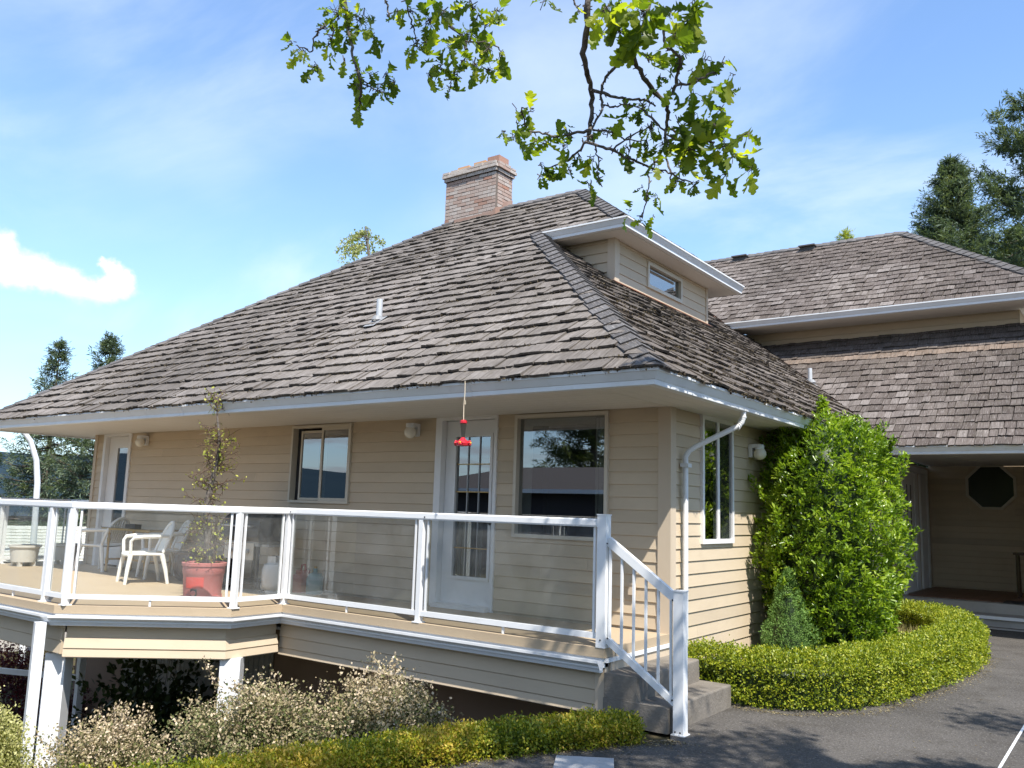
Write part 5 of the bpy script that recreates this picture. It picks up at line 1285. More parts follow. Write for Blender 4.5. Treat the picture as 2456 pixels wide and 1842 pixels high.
# ------------------------------------------------------------------ clipped box hedges
def hedge(name, path, wid, h, label, mt, n, zfn, leaf=(0.016, 0.030), gold=0.0, nsingle=0):
    t = thing(name, (*path[len(path)//2], zfn(*path[len(path)//2])), label, 'hedge')
    P2_ = [Vector((x, y, 0)) for x, y in path]; cum = [0]
    for a, b in zip(P2_, P2_[1:]): cum.append(cum[-1]+(b-a).length)
    Lh = cum[-1]
    def at(s):
        for i in range(len(cum)-1):
            if s <= cum[i+1] or i == len(cum)-2:
                f = (s-cum[i])/(cum[i+1]-cum[i]); p = P2_[i].lerp(P2_[i+1], f)
                d0 = (P2_[i+1]-P2_[max(i-1, 0)]).normalized(); d1 = (P2_[min(i+2, len(P2_)-1)]-P2_[i]).normalized(); d = d0.lerp(d1, f).normalized(); return p, d
    core = MB(); rows = []; ns = int(Lh/0.12)+1
    for i in range(ns+1):
        p, d = at(Lh*i/ns); r = Vector((d.y, -d.x, 0)); e = min(1, 0.55+min(i, ns-i)*0.25); w2 = (wid/2-0.10)*e; z0 = zfn(p.x, p.y); hh = (h-0.13)*(0.85+0.15*e)
        rows.append([p-r*w2*0.9+Vector((0, 0, z0)), p-r*w2+Vector((0, 0, z0+hh*0.8)), p-r*w2*0.75+Vector((0, 0, z0+hh)), p+r*w2*0.75+Vector((0, 0, z0+hh)), p+r*w2+Vector((0, 0, z0+hh*0.8)), p+r*w2*0.9+Vector((0, 0, z0))])
    vs = [q for r in rows for q in r]; fs = [(i*6+k, i*6+k+1, (i+1)*6+k+1, (i+1)*6+k) for i in range(ns) for k in range(5)]
    fs += [tuple(range(6)), tuple(range(ns*6, ns*6+6))[::-1]]
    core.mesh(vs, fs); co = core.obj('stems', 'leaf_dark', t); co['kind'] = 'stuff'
    tips = []; outs = []
    while len(tips) < n:
        s = random.uniform(-wid*0.35, Lh+wid*0.35); sc = max(0, min(Lh, s)); p, d = at(sc); r = Vector((d.y, -d.x, 0))
        over = s-sc; a = random.random()*(2*h+wid)
        if a < h: q = (-wid/2, a); o_ = -r
        elif a < h+wid: q = (a-h-wid/2, h); o_ = Vector((0, 0, 1))
        else: q = (wid/2, 2*h+wid-a); o_ = r
        k = math.sqrt(max(0.0, 1-(over/(wid*0.36))**2)); x = q[0]*k
        rz_ = 1-0.22*(abs(q[0])/(wid/2))**4 if q[1] > h*0.8 else 1
        pt = p+d*over+r*x+Vector((0, 0, zfn(p.x, p.y)+0.02+q[1]*rz_*(0.8+0.2*k)))
        o2 = (o_+d*(over/(wid*0.36))*0.8).normalized()
        bmp = 0.036*noise.noise((pt.x*3.2, pt.y*3.2, pt.z*3.2+seed_))+0.022*noise.noise((pt.x*9, pt.y*9, pt.z*9))+random.gauss(0, 0.009)+(0.05*random.random() if random.random() < 0.02 else 0)
        tips.append(tuple(pt+o2*bmp)); outs.append(tuple(o2))
    tips = np.array(tips); outs = np.array(outs)
    P, D, N, L, Wd, T = shoots(tips, outs, 5, 0.014, *leaf, 0.62, back=0.10)
    if gold: T = np.clip(T+gold*np.repeat(np.array([noise.noise((p[0]*1.3, p[1]*1.3, 5)) for p in tips]), 5)+0.12, 0, 1)
    leaf_obj('foliage', mt, t, P, D, N, L, Wd, T, 'diamond')
    return t
seed_ = 0.0
hedge('box_hedge', [(0.16, 0.32), (0.62, 0.36), (1.05, 0.46), (1.38, 0.82), (1.60, 1.5), (1.78, 2.6), (1.90, 3.8), (1.88, 5.0), (1.60, 6.2), (1.08, 7.0), (0.45, 7.4)], 0.56, 0.50, 'clipped bright green box hedge curving round the bed beside the entry', 'leaf_box', 21000, lambda x, y: 0.0, (0.018, 0.034))
seed_ = 7.0
def lowz(x, y): return -0.06
hedge('box_hedge', [(0.42, -1.72), (0.16, -2.18), (-0.10, -2.66), (-0.38, -3.28), (-0.58, -3.98), (-0.82, -4.72), (-1.1, -5.35), (-1.7, -6.6)], 0.40, 0.235, 'low yellowish box hedge running along the edge of the drive below the deck', 'leaf_box_gold', 16000, lowz, (0.017, 0.030), 0.55)

# ------------------------------------------------------------------ tall evergreen bush by the side wall
def tall_bush():
    cx_, cy_ = 0.66, 3.12
    t = thing('evergreen_bush', (cx_, cy_, 0), 'tall glossy bright green evergreen bush growing against the side wall', 'bush')
    m = MB()
    for k in range(7):
        a = k*0.9; m.tube([(cx_+0.1*math.cos(a), cy_+0.1*math.sin(a), -0.05), (cx_+0.3*math.cos(a), cy_+0.35*math.sin(a), 1.2), (cx_+0.35*math.cos(a+0.3), cy_+0.5*math.sin(a+0.3), 2.4)], [0.035, 0.025, 0.01], 6)
    m.obj('stem', 'bark', t)
    def rad(z):   # half widths at height
        prof = [(0.0, 0.45), (0.3, 0.68), (0.9, 0.80), (1.6, 0.88), (2.1, 0.84), (2.5, 0.78), (2.82, 0.64), (3.0, 0.42), (3.10, 0.08)]
        for (a, b), (c, d) in zip(prof, prof[1:]):
            if z <= c: return b+(d-b)*(z-a)/(c-a)
        return 0.02
    core = MB(); rows = []
    for i in range(17):
        z = 0.02+3.0*i/16; r = rad(z)-0.33; rows += [(cx_+max(0.02, r)*math.cos(q)*(1+0.12*math.sin(3*q+z*2)), cy_+1.25*max(0.02, r)*math.sin(q), z) for q in [2*math.pi*k/16 for k in range(16)]]
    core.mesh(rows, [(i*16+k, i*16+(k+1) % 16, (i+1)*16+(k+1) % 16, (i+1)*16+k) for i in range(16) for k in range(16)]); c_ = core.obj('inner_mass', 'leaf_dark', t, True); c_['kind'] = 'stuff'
    tips = []; outs = []
    while len(tips) < 3900:
        z = random.uniform(0.05, 3.3); r = rad(z)
        if random.random() > r/0.86+0.1: continue
        a = random.uniform(0, 2*math.pi); dv = Vector((math.cos(a), math.sin(a), 0.25)).normalized()
        lum = 1+0.27*noise.noise((math.cos(a)*1.6+3, math.sin(a)*1.6, z*1.3))+0.19*noise.noise((math.cos(a)*4, math.sin(a)*4, z*3.2))
        dep = random.choice((1, 1, 1, 0.86, 0.72)); rr = r*(1+(lum-1)*min(1, r/0.6))*dep
        q = Vector((cx_+rr*math.cos(a), cy_+1.25*rr*math.sin(a), z+random.gauss(0, 0.03)))
        if q.x < 0.05: continue
        tips.append(tuple(q)); outs.append(tuple((dv+Vector((0, 0, 0.25))).normalized()))
    for _ in range(48):   # shoots that break the outline
        z = random.uniform(0.9, 3.0); a = random.uniform(0, 2*math.pi); r = rad(z)*1.10
        p0 = Vector((cx_+r*math.cos(a), cy_+1.25*r*math.sin(a), z)); dv = Vector((math.cos(a)*0.6, math.sin(a)*0.6, 0.8)).normalized()
        if p0.x < 0.08: continue
        for k in range(4): tips.append(tuple(p0+dv*0.05*k)); outs.append(tuple(dv))
    tips = np.array(tips); outs = np.array(outs)
    P, D, N, L, Wd, T = shoots(tips, outs, 9, 0.022, 0.042, 0.080, 0.42, back=0.05, upb=0.3)
    T = np.clip(T+0.42*np.repeat(np.array([noise.noise((q[0]*2.1, q[1]*2.1, q[2]*2.1)) for q in tips]), 9), 0, 1)
    # the 300 leaves nearest the camera stay single, the rest are one mass
    u, v, zz = project(P); near = np.argsort(np.linalg.norm(P-np.array(CAMP), axis=1)+(D@np.array(FW))*0.3)[:300]
    mask = np.ones(len(P), bool); mask[near] = False
    leaf_obj('foliage', 'leaf_bush', t, P[mask], D[mask], N[mask], L[mask], Wd[mask], T[mask], 'leaf')
    me = [leaves_mesh('leaf', 'leaf_bush', [[0, 0, 0]], [[1, 0, 0]], [[0, 0, 1]], [1.0], [0.42], [tv], 'leaf') for tv in (0.2, 0.4, 0.6, 0.8)]
    for i in near:
        d = Vector(D[i]).normalized(); n_ = Vector(N[i]); s_ = n_.cross(d).normalized(); n_ = d.cross(s_)
        X = Matrix(((d.x, s_.x, n_.x, P[i][0]), (d.y, s_.y, n_.y, P[i][1]), (d.z, s_.z, n_.z, P[i][2]), (0, 0, 0, 1))) @ Matrix.Scale(L[i], 4)
        inst('leaf', me[min(3, int(T[i]*4))], X, t)
tall_bush()
def cone_spruce():
    cx_, cy_, H = 0.52, 2.05, 1.22
    t = thing('dwarf_spruce', (cx_, cy_, 0), 'small blue-green dwarf spruce cone in front of the tall bush', 'conifer')
    m = MB(); m.tube([(cx_, cy_, -0.05), (cx_, cy_, H*0.3)], [0.03, 0.02], 6); m.obj('trunk', 'bark', t)
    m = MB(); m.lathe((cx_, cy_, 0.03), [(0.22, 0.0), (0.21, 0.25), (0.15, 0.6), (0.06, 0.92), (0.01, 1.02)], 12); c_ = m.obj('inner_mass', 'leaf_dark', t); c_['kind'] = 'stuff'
    tips = []; outs = []
    while len(tips) < 2600:
        z = random.uniform(0.03, H); r = 0.29*(1-(z/H)**1.7)**0.85+0.015; a = random.uniform(0, 6.283)
        if random.random() > r/0.34+0.12: continue
        rr = r*(1+0.42*noise.noise((math.cos(a)*2, math.sin(a)*2, z*5))+0.1*noise.noise((math.cos(a)*6, math.sin(a)*6, z*12)))*random.choice((1, 1, 0.85))
        tips.append((cx_+rr*math.cos(a), cy_+rr*math.sin(a), z)); outs.append((math.cos(a)*0.7, math.sin(a)*0.7, 0.55))
    P, D, N, L, Wd, T = shoots(np.array(tips), np.array(outs), 8, 0.012, 0.018, 0.034, 0.22, back=0.03)
    leaf_obj('foliage', 'leaf_spruce', t, P, D, N, L, Wd, T, 'diamond')
cone_spruce()
# dry grass inside the hedge ring
bd = MB(); bd.prism([(0.02, 0.2), (0.9, 0.3), (1.45, 1.4), (1.6, 3.6), (1.5, 5.4), (0.9, 6.6), (0.02, 7.1)], -0.02, 0.03); tag(bd.obj('planting_bed', 'soil'), kind='structure')
n = 5200; P = np.stack([rng.uniform(0.05, 1.5, n), rng.uniform(2.9, 6.4, n), np.full(n, 0.02)], 1)
leaf_o = leaf_obj('dry_grass', 'grass_dry', None, P, rng.normal(size=(n, 3))*[0.35, 0.35, 0]+[0, 0, 1], rdir(n), rng.uniform(0.08, 0.30, n), np.full(n, 0.006), rng.random(n), 'diamond')
# meadow grass and weeds on the slope under the deck
n = 26000; X = rng.uniform(-16, -0.4, n); Y = rng.uniform(-9, -0.2, n); ok = np.array([edge_dist(a, b) > 0.45 if b < -1.4 else a < -0.2 for a, b in zip(X, Y)]); X, Y = X[ok], Y[ok]
P = np.stack([X, Y, [ground_z(a, b) for a, b in zip(X, Y)]], 1); n = len(P)
leaf_obj('grass', 'leaf_dark', None, P, rng.normal(size=(n, 3))*[0.5, 0.5, 0]+[0, 0, 1], rdir(n), rng.uniform(0.06, 0.2, n), rng.uniform(0.006, 0.012, n), rng.random(n), 'diamond')
n = 40000; P = np.stack([rng.uniform(-24, -13, n), rng.uniform(-3, 8, n), np.full(n, GROUND_L-0.03)], 1)
leaf_obj('lawn', 'leaf_box', None, P, rng.normal(size=(n, 3))*[0.4, 0.4, 0]+[0, 0, 1], rdir(n), rng.uniform(0.03, 0.07, n), rng.uniform(0.006, 0.012, n), rng.random(n)*0.6, 'diamond')

# fallen bits and soil along the edges of the drive
n = 5200; P = []
while len(P) < n:
    if random.random() < 0.45:
        i = random.randrange(6); f = random.random(); x = EDGE[i][0]+f*(EDGE[i+1][0]-EDGE[i][0])+0.12+abs(random.gauss(0, 0.10)); y = EDGE[i][1]+f*(EDGE[i+1][1]-EDGE[i][1])-0.05
    elif random.random() < 0.6:
        hp = [(0.62, 0.06), (1.15, 0.12), (1.66, 0.66), (1.90, 1.45), (2.08, 2.6), (2.20, 3.8), (2.17, 5.1), (1.85, 6.4)]; i = random.randrange(7); f = random.random(); x = hp[i][0]+f*(hp[i+1][0]-hp[i][0])+abs(random.gauss(0, 0.07))-0.02; y = hp[i][1]+f*(hp[i+1][1]-hp[i][1])-abs(random.gauss(0, 0.05))
    else: x, y = random.uniform(-0.2, 6), random.uniform(-6, 8)
    P.append((x, y, 0.006))
leaf_obj('leaf_litter', 'leaf_litter', None, np.array(P), rng.normal(size=(n, 3))*[1, 1, 0.15], rdir(n)*0.35+[0, 0, 1], rng.uniform(0.008, 0.028, n), rng.uniform(0.005, 0.014, n), rng.random(n), 'diamond')

# ------------------------------------------------------------------ arching shrubs below the deck
def arching_shrub(name, c, r, h, label, mt, nst, nl, L0=0.016, L1=0.034, tint0=0.55, droop=0.5, base=None, stemmat='twig_red'):
    t = thing(name, c, label, 'shrub'); m = MB(); P = []; D = []; T = []
    for k in range(nst):
        a = random.uniform(0, 6.283); lean = random.random()**0.6; L = (0.65+0.40*random.random())*(1.2 if k < nst*0.12 else 1.0)
        end = Vector((c[0]+r*lean*math.cos(a)*L, c[1]+r*lean*math.sin(a)*L, c[2]+h*L*(1-0.55*lean*lean)))
        b = Vector((c[0]+0.08*math.cos(a), c[1]+0.08*math.sin(a), c[2])); mid = b.lerp(end, 0.5)+Vector((0, 0, h*0.22*L))
        pts = []
        for i in range(7):
            f = i/6; q = b*(1-f)**2+mid*2*f*(1-f)+end*f*f; q += Vector((random.gauss(0, 0.012), random.gauss(0, 0.012), random.gauss(0, 0.012))); pts.append(q)
        if k < 60: m.tube(pts, [0.005*(1-0.7*i/6) for i in range(7)], 4, False)
        for j in range(nl//nst):
            f = random.uniform(0.22, 1.0)**0.8; spray = k < nst*0.12; i = min(5, int(f*6)); q = pts[i].lerp(pts[i+1], f*6-i); dd = (pts[i+1]-pts[i]).normalized()
            q2 = q+Vector(tuple(rng.normal(size=3)))*(0.026 if spray else 0.075*(1.2-0.55*f)); P.append(tuple(q2)); D.append(tuple(dd*0.5+Vector(tuple(rng.normal(size=3)))*0.7))
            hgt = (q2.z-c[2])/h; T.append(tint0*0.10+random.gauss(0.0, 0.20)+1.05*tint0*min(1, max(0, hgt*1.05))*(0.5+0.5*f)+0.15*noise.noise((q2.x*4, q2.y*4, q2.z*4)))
    m.obj('stem', stemmat, t)
    n = len(P); P = np.array(P); L = rng.uniform(L0, L1, n)
    leaf_obj('foliage', mt, t, P, np.array(D), rdir(n)+[0, 0, 0.6], L, L*0.66, np.array(T), 'diamond'); return t
def gz(x, y): return ground_z(x, y)
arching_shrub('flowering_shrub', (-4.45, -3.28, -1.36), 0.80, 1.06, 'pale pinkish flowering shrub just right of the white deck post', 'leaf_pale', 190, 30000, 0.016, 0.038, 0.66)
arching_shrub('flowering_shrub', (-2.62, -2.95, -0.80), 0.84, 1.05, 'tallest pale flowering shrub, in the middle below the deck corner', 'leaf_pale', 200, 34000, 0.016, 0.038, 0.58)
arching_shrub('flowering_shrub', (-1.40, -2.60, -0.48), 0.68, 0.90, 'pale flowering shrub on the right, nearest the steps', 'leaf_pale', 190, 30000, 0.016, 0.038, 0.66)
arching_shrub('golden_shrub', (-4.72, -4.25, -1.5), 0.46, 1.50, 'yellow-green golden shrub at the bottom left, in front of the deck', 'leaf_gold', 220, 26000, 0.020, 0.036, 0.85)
arching_shrub('red_maple_shrub', (-13.0, -0.2, -2.15), 1.25, 1.35, 'dark red maple shrub beyond the white lower rail', 'leaf_red', 160, 7000, 0.03, 0.06, 0.5)
arching_shrub('red_maple_shrub', (-10.9, 0.55-1.2, -2.15), 0.9, 1.0, 'smaller dark red shrub seen behind the thick white deck post', 'leaf_red', 110, 4000, 0.03, 0.06, 0.4)
arching_shrub('rhododendron', (-7.3, -1.0, -2.15), 1.15, 2.05, 'dark large-leaved evergreen shrub in the shade under the deck', 'leaf_dark', 120, 2600, 0.07, 0.14, 0.6, stemmat='bark')
# white lower rail and wire lattice under the deck
lr = thing('lower_rail', (-10.6, -0.9, -2.15), 'plain white lower rail and post standing below the deck', 'railing')
MB().bar((-13.6, -1.75, -1.13), (-9.98, -0.66, -1.06), 0.05, 0.085).obj('rail', 'white_paint', lr)
for x, y in ((-9.93, -0.62), (-12.2, -1.33)): MB().box(x-0.05, x+0.05, y-0.05, y+0.05, -2.25, 0.30).obj('post', 'white_paint', lr) if x > -10 else MB().box(x-0.03, x+0.03, y-0.03, y+0.03, -2.25, -1.10).obj('post', 'white_paint', lr)
lt = thing('trellis', (-7.9, -0.10, -2.15), 'pale wire trellis against the lower wall behind the dark shrub', 'trellis')
m = MB(); m.box(-9.7, -6.0, -0.03, -0.012, -2.2, 0.28); m.obj('panel', 'basement_light', lt)
m = MB()
for k in range(34): m.box(-9.7+0.11*k, -9.692+0.11*k, -0.045, -0.037, -2.2, 0.28)
for k in range(22): m.box(-9.7, -6.0, -0.054, -0.046, -2.15+0.11*k, -2.142+0.11*k)
m.obj('wire', 'grey_metal', lt)

# ------------------------------------------------------------------ small tree in the red planter
def potted_tree():
    bx, by, bz = RPX, RPY, ZD+0.37
    t = thing('potted_tree', (bx, by, bz), 'tall thin young tree with sparse yellow-green leaves growing in the red planter', 'tree')
    tr = [Vector((bx+0.03*math.sin(k*1.1)+0.012*k/2, by+0.03*math.cos(k*0.9), bz-0.03+k*0.205)) for k in range(11)]
    m = MB(); m.tube(tr, [0.066, 0.058, 0.052, 0.044, 0.038, 0.033, 0.027, 0.022, 0.016, 0.011, 0.006], 8); m.obj('trunk', 'bark_grey', t, True)
    tw = MB(); P = []; D = []; N = []; T = []; L = []
    MB().box(bx+0.075, bx+0.105, by+0.05, by+0.08, bz-0.05, bz+0.62).obj('stake', 'bark', t)
    for k in range(125):
        f = random.uniform(0.05, 1.0); i = min(9, int(f*10)); p = tr[i].lerp(tr[i+1], f*10-i); a = random.uniform(0, 6.283)
        ln_ = (0.50-0.24*f)*random.uniform(0.5, 1.15) if f > 0.1 else random.uniform(0.15, 0.33); d = Vector((math.cos(a), math.sin(a), random.uniform(-0.15, 0.5))).normalized()
        if f > 0.92: d = (d+Vector((0, 0, 1.0))).normalized(); ln_ = random.uniform(0.12, 0.3)
        pts = [p]; q = p
        for s in range(6):
            d = (d+Vector((random.gauss(0, 0.28), random.gauss(0, 0.28), random.gauss(-0.02, 0.22)))).normalized(); q = q+d*ln_/6; pts.append(q)
        tw.tube(pts, [0.0065, 0.0055, 0.0045, 0.004, 0.0035, 0.003, 0.002], 4, False)
        for b in range(5):
            j = random.randint(1, 5); d2 = (d+Vector(tuple(rng.normal(size=3)))*0.9).normalized(); q2 = pts[j]; sub = [q2]
            for s in range(3): d2 = (d2+Vector((random.gauss(0, 0.3), random.gauss(0, 0.3), random.gauss(0, 0.25)))).normalized(); q2 = q2+d2*random.uniform(0.02, 0.05); sub.append(q2)
            tw.tube(sub, [0.0035, 0.003, 0.0025, 0.002], 3, False)
            for l in range(random.randint(0, 3)):
                P.append(tuple(sub[random.randint(1, 3)])); D.append((random.gauss(0, 0.5), random.gauss(0, 0.5), random.gauss(-0.6, 0.5))); N.append(tuple(rng.normal(size=3))); T.append(random.random()); L.append(random.uniform(0.014, 0.034) if random.random() < 0.85 else 0.048)
    for k in range(60):
        a = random.uniform(0, 6.283); r = random.uniform(0.02, 0.24); P.append((bx+r*math.cos(a), by+r*math.sin(a), bz+random.uniform(0.03, 0.16))); D.append((math.cos(a)*0.6, math.sin(a)*0.6, random.gauss(-0.1, 0.4))); N.append((0, 0, 1)); T.append(random.random()); L.append(random.uniform(0.03, 0.06))
    tw.obj('twig', 'twig_red', t)
    P = np.array(P); D = np.array(D); N = np.array(N)+rdir(len(P))*0.3; L = np.array(L); T = np.array(T)
    k = min(280, len(P)); sel = np.argsort(-L)[:k]; mask = np.ones(len(P), bool); mask[sel] = False
    if mask.any(): leaf_obj('foliage', 'leaf_yellow', t, P[mask], D[mask], N[mask], L[mask], L[mask]*0.6, T[mask], 'leaf')
    me = [leaves_mesh('leaf', 'leaf_yellow', [[0, 0, 0]], [[1, 0, 0]], [[0, 0, 1]], [1.0], [0.62], [tv], 'leaf') for tv in (0.15, 0.4, 0.65, 0.9)]
    for i in sel:
        d = Vector(D[i]).normalized(); n_ = Vector(N[i]); s_ = n_.cross(d).normalized(); n_ = d.cross(s_)
        X = Matrix(((d.x, s_.x, n_.x, P[i][0]), (d.y, s_.y, n_.y, P[i][1]), (d.z, s_.z, n_.z, P[i][2]), (0, 0, 0, 1))) @ Matrix.Scale(L[i], 4); inst('leaf', me[min(3, int(T[i]*4))], X, t)
potted_tree()

# ------------------------------------------------------------------ conifers and other trees behind
def conifer(name, base, H, R0, label, mt='needles', whorls=34, per=7, sprays=26, crown0=0.08, gap=0.0, droop=0.25, tipup=0.15, sl=0.5, taper=1.0, thin=1.0, bare=0.0):
    t = thing(name, base, label, 'tree', None); b = Vector(base); m = MB()
    m.tube([b, b+Vector((0, 0, H*0.5)), b+Vector((0, 0, H*0.985))], [H*0.016+0.03, H*0.009+0.02, 0.012], 8); m.obj('trunk', 'bark', t, True)
    lm = MB(); P = []; D = []; N = []; L = []; T = []
    for k in range(whorls):
        f = crown0+(1-crown0)*(k/whorls)**0.9; z = H*f; r = R0*max(0.02, (1-f)/(1-crown0))**taper
        for j in range(per):
            if random.random() < gap: continue
            a = random.uniform(0, 6.283); ln_ = r*random.uniform(0.62, 1.12); d = Vector((math.cos(a), math.sin(a), 0.0)); p0 = b+Vector((0, 0, z+random.gauss(0, H*0.008)))
            up_ = tipup+0.55*f**3
            def at(u): return p0+d*(ln_*u)+Vector((0, 0, -droop*ln_*math.sin(u*2.2)+up_*ln_*u*u))
            lm.tube([at(0), at(0.35), at(0.7), at(1.0)], [0.012+0.012*ln_, 0.01+0.008*ln_, 0.008, 0.004], 4, False)
            ns = max(4, int(sprays*(0.35+0.65*ln_/R0)*thin))
            for s in range(ns):
                u = random.uniform(0.15+bare, 1.03); q = at(min(u, 1.0)); sd = d.cross(Vector((0, 0, 1))); w_ = ln_*0.34*(1.08-u)
                off = sd*random.uniform(-w_, w_)+Vector((0, 0, random.gauss(-0.04, 0.05)*ln_))
                P.append(tuple(q+off)); dv = d*0.7+sd*(off.dot(sd)/max(w_, 0.01))*0.7+Vector((0, 0, random.gauss(-0.15+0.4*f, 0.3))); D.append(tuple(dv)); N.append((random.gauss(0, 0.4), random.gauss(0, 0.4), 1)); L.append(sl*random.uniform(0.5, 1.15)*(0.5+0.5*min(1, ln_/R0+0.2))); T.append(random.gauss(0.42, 0.2)+0.25*(u-0.6))
    for s in range(14): P.append(tuple(b+Vector((0, 0, H*(0.955+0.045*s/14))))); D.append((random.gauss(0, 0.5), random.gauss(0, 0.5), 0.7)); N.append((0.3, 0, 1)); L.append(sl*0.45); T.append(0.5)
    lo_ = lm.obj('limb', 'bark', t); lo_['kind'] = 'stuff'
    # each spray is a bundle of narrow needle blades
    K = 15; P = np.repeat(np.array(P), K, 0); n = len(P); D = np.repeat(np.array(D), K, 0); D = D/np.linalg.norm(D, axis=1, keepdims=True); N = np.repeat(np.array(N), K, 0); L = np.repeat(np.array(L), K); T = np.repeat(np.array(T), K)+rng.normal(0, 0.1, n)
    P = P+D*L[:, None]*rng.uniform(-0.2, 0.55, (n, 1))+rng.normal(size=(n, 3))*L[:, None]*0.10; D = D+rdir(n)*0.85; L = L*rng.uniform(0.22, 0.5, n)
    leaf_obj('crown', mt, t, P, D, N, L, L*0.22, T, 'diamond'); return t
conifer('spruce_tree', (-2.25, 34.2, -0.5), 18.9, 6.0, 'bushy blue-green spruce behind the right end of the upper roof', 'needles_blue', 54, 10, 32, 0.25, sl=0.85, droop=0.10, tipup=0.24, taper=0.95)
conifer('spruce_tree', (0.35, 31.5, -0.5), 14.4, 4.2, 'lower green conifer in front of the tall ragged fir', 'needles', 36, 8, 26, 0.25, sl=0.75, droop=0.05, tipup=0.35)
conifer('fir_tree', (1.38, 27.0, -0.5), 18.2, 4.9, 'tall ragged dark fir with gaps between drooping limbs at the right edge', 'needles_blue', 24, 6, 52, 0.25, gap=0.08, sl=0.75, droop=0.22, tipup=0.24, taper=0.62, bare=0.08)
conifer('fir_tree', (-24.6, 5.55, -6.5), 13.4, 4.6, 'tall narrow conifer whose tip shows left above the low end of the roof', 'needles_blue', 44, 7, 24, 0.1, gap=0.1, sl=0.55, droop=0.12, tipup=0.10, thin=0.8)
conifer('fir_tree', (-22.2, 5.95, -6.5), 13.4, 4.4, 'bushy conifer whose broad tip shows just above the roof slope on the left', 'needles_blue', 44, 8, 26, 0.1, gap=0.05, sl=0.55, droop=0.10, tipup=0.22)
conifer('fir_tree', (-27.0, 3.9, -6.5), 9.4, 3.0, 'lower conifer at the far left edge behind the curved pole', 'needles', 30, 8, 24, 0.1, sl=0.6, droop=0.12, tipup=0.3)
conifer('fir_tree', (-10.4, 47.2, -1.0), 21.2, 4.0, 'distant conifer whose golden tip peeks over the upper ridge', 'leaf_yellow', 24, 6, 14, 0.6, sl=0.8, droop=0.05, tipup=0.4)
def birch():
    b = Vector((-14.0, 9.1, -2.3)); t = thing('birch_tree', b, 'thin weeping birch top showing above the roof slope', 'tree'); m = MB()
    m.tube([b, b+Vector((0.1, 0, 6)), b+Vector((-0.05, 0, 11.3)), b+Vector((-0.3, 0.0, 12.3))], [0.13, 0.09, 0.045, 0.02], 7); m.obj('trunk', 'bark_grey', t, True)
    lm = MB(); P = []; D = []
    for k in range(46):
        z = random.uniform(9.0, 12.35); a = random.uniform(0, 6.283); p = b+Vector((-0.15, 0, z)); d = Vector((math.cos(a), math.sin(a), 1.1)).normalized(); pts = [p]; ln_ = random.uniform(0.8, 1.9)*(1.15-(z-9)/4.5)
        for s in range(9): d = (d+Vector((0, 0, -0.30))+Vector((random.gauss(0, 0.08), random.gauss(0, 0.08), 0))).normalized(); p = p+d*ln_/7; pts.append(p)
        lm.tube(pts, [0.012]*3+[0.008]*4+[0.005]*3, 4, False)
        for s in range(75): i = random.randint(2, 8); q = pts[i].lerp(pts[i+1], random.random())+Vector(tuple(rng.normal(size=3)))*0.05; P.append(tuple(q)); D.append((random.gauss(0, 0.5), random.gauss(0, 0.5), -0.6))
    lm.obj('limb', 'bark_grey', t); n = len(P); L = rng.uniform(0.05, 0.10, n)
    leaf_obj('crown', 'leaf_birch', t, np.array(P), np.array(D), rdir(n), L, L*0.7, rng.random(n), 'diamond')
birch()
# neighbouring low building with a pale tiled roof
nb = thing('neighbour_house', (-20, 2.4, -3.0), 'low outbuilding with a pale scalloped tile roof just beyond the deck end', 'house')
c0 = Vector((-19.4, 2.2, 0.12)); ax = Vector((0.39, 0.92, 0)).normalized(); up_ = Vector((-0.86, 0.36, 0.34)).normalized()
m = MB(); h_ = Vector((-0.92, 0.39, 0)); Q = [c0-ax*5.5+h_*0.3, c0+ax*5.5+h_*0.3, c0+ax*5.5+h_*2.2, c0-ax*5.5+h_*2.2]
m.prism([(q.x, q.y) for q in Q], -3.2, 0.06); m.obj('wall', 'basement_light', nb)
m = MB(); m.mesh([c0-ax*6, c0+ax*6, c0+ax*6+up_*2.4, c0-ax*6+up_*2.4], [(0, 1, 2, 3)]); rf = m.obj('roof', 'roof_tile', nb)
nn = ax.cross(up_).normalized()
if nn.z < 0: nn = -nn
tl = MB()
for r in range(10):
    for k in range(40):
        p = c0+ax*(-6+0.3*k)+up_*(0.22*r); r_ = 0.15; vs = []
        for j in range(5):
            e = -1+j*0.5; vs += [p+ax*(0.15+e*r_)+up_*(0.10*(abs(e)))+nn*(0.03+0.05*(1-abs(e))), p+ax*(0.15+e*r_)+up_*0.30+nn*(0.01+0.03*(1-abs(e)))]
        tl.mesh(vs+[v-nn*0.05 for v in vs[::2]], [(2*j, 2*j+2, 2*j+3, 2*j+1) for j in range(4)]+[(10+j, 11+j, 2*j+2, 2*j) for j in range(4)], random.random())
o = tl.obj('roof_tile', 'roof_tile', nb); o['kind'] = 'stuff'
# curved white pole
cp = thing('curved_pole', (-17.75, 2.15, -2.15), 'tall white pole curving over at the top, beyond the deck end', 'pole')
m = MB(); m.tube([(-17.75, 2.16, -2.2), (-17.78, 2.15, 0.6), (-17.80, 2.10, 2.1), (-17.83, 2.03, 2.65), (-17.87, 1.86, 3.10), (-17.95, 1.62, 3.42), (-18.05, 1.30, 3.66), (-18.15, 0.9, 3.8)], [0.075, 0.072, 0.07, 0.066, 0.062, 0.058, 0.055, 0.05], 12); m.obj('shaft', 'gutter_white', cp, True)
m = MB(); m.tube([(-18.12, 1.0, 3.77), (-18.2, 0.7, 3.82), (-18.28, 0.35, 3.80)], [0.08, 0.13, 0.07], 12); m.obj('lamp_head', 'grey_metal', cp, True)

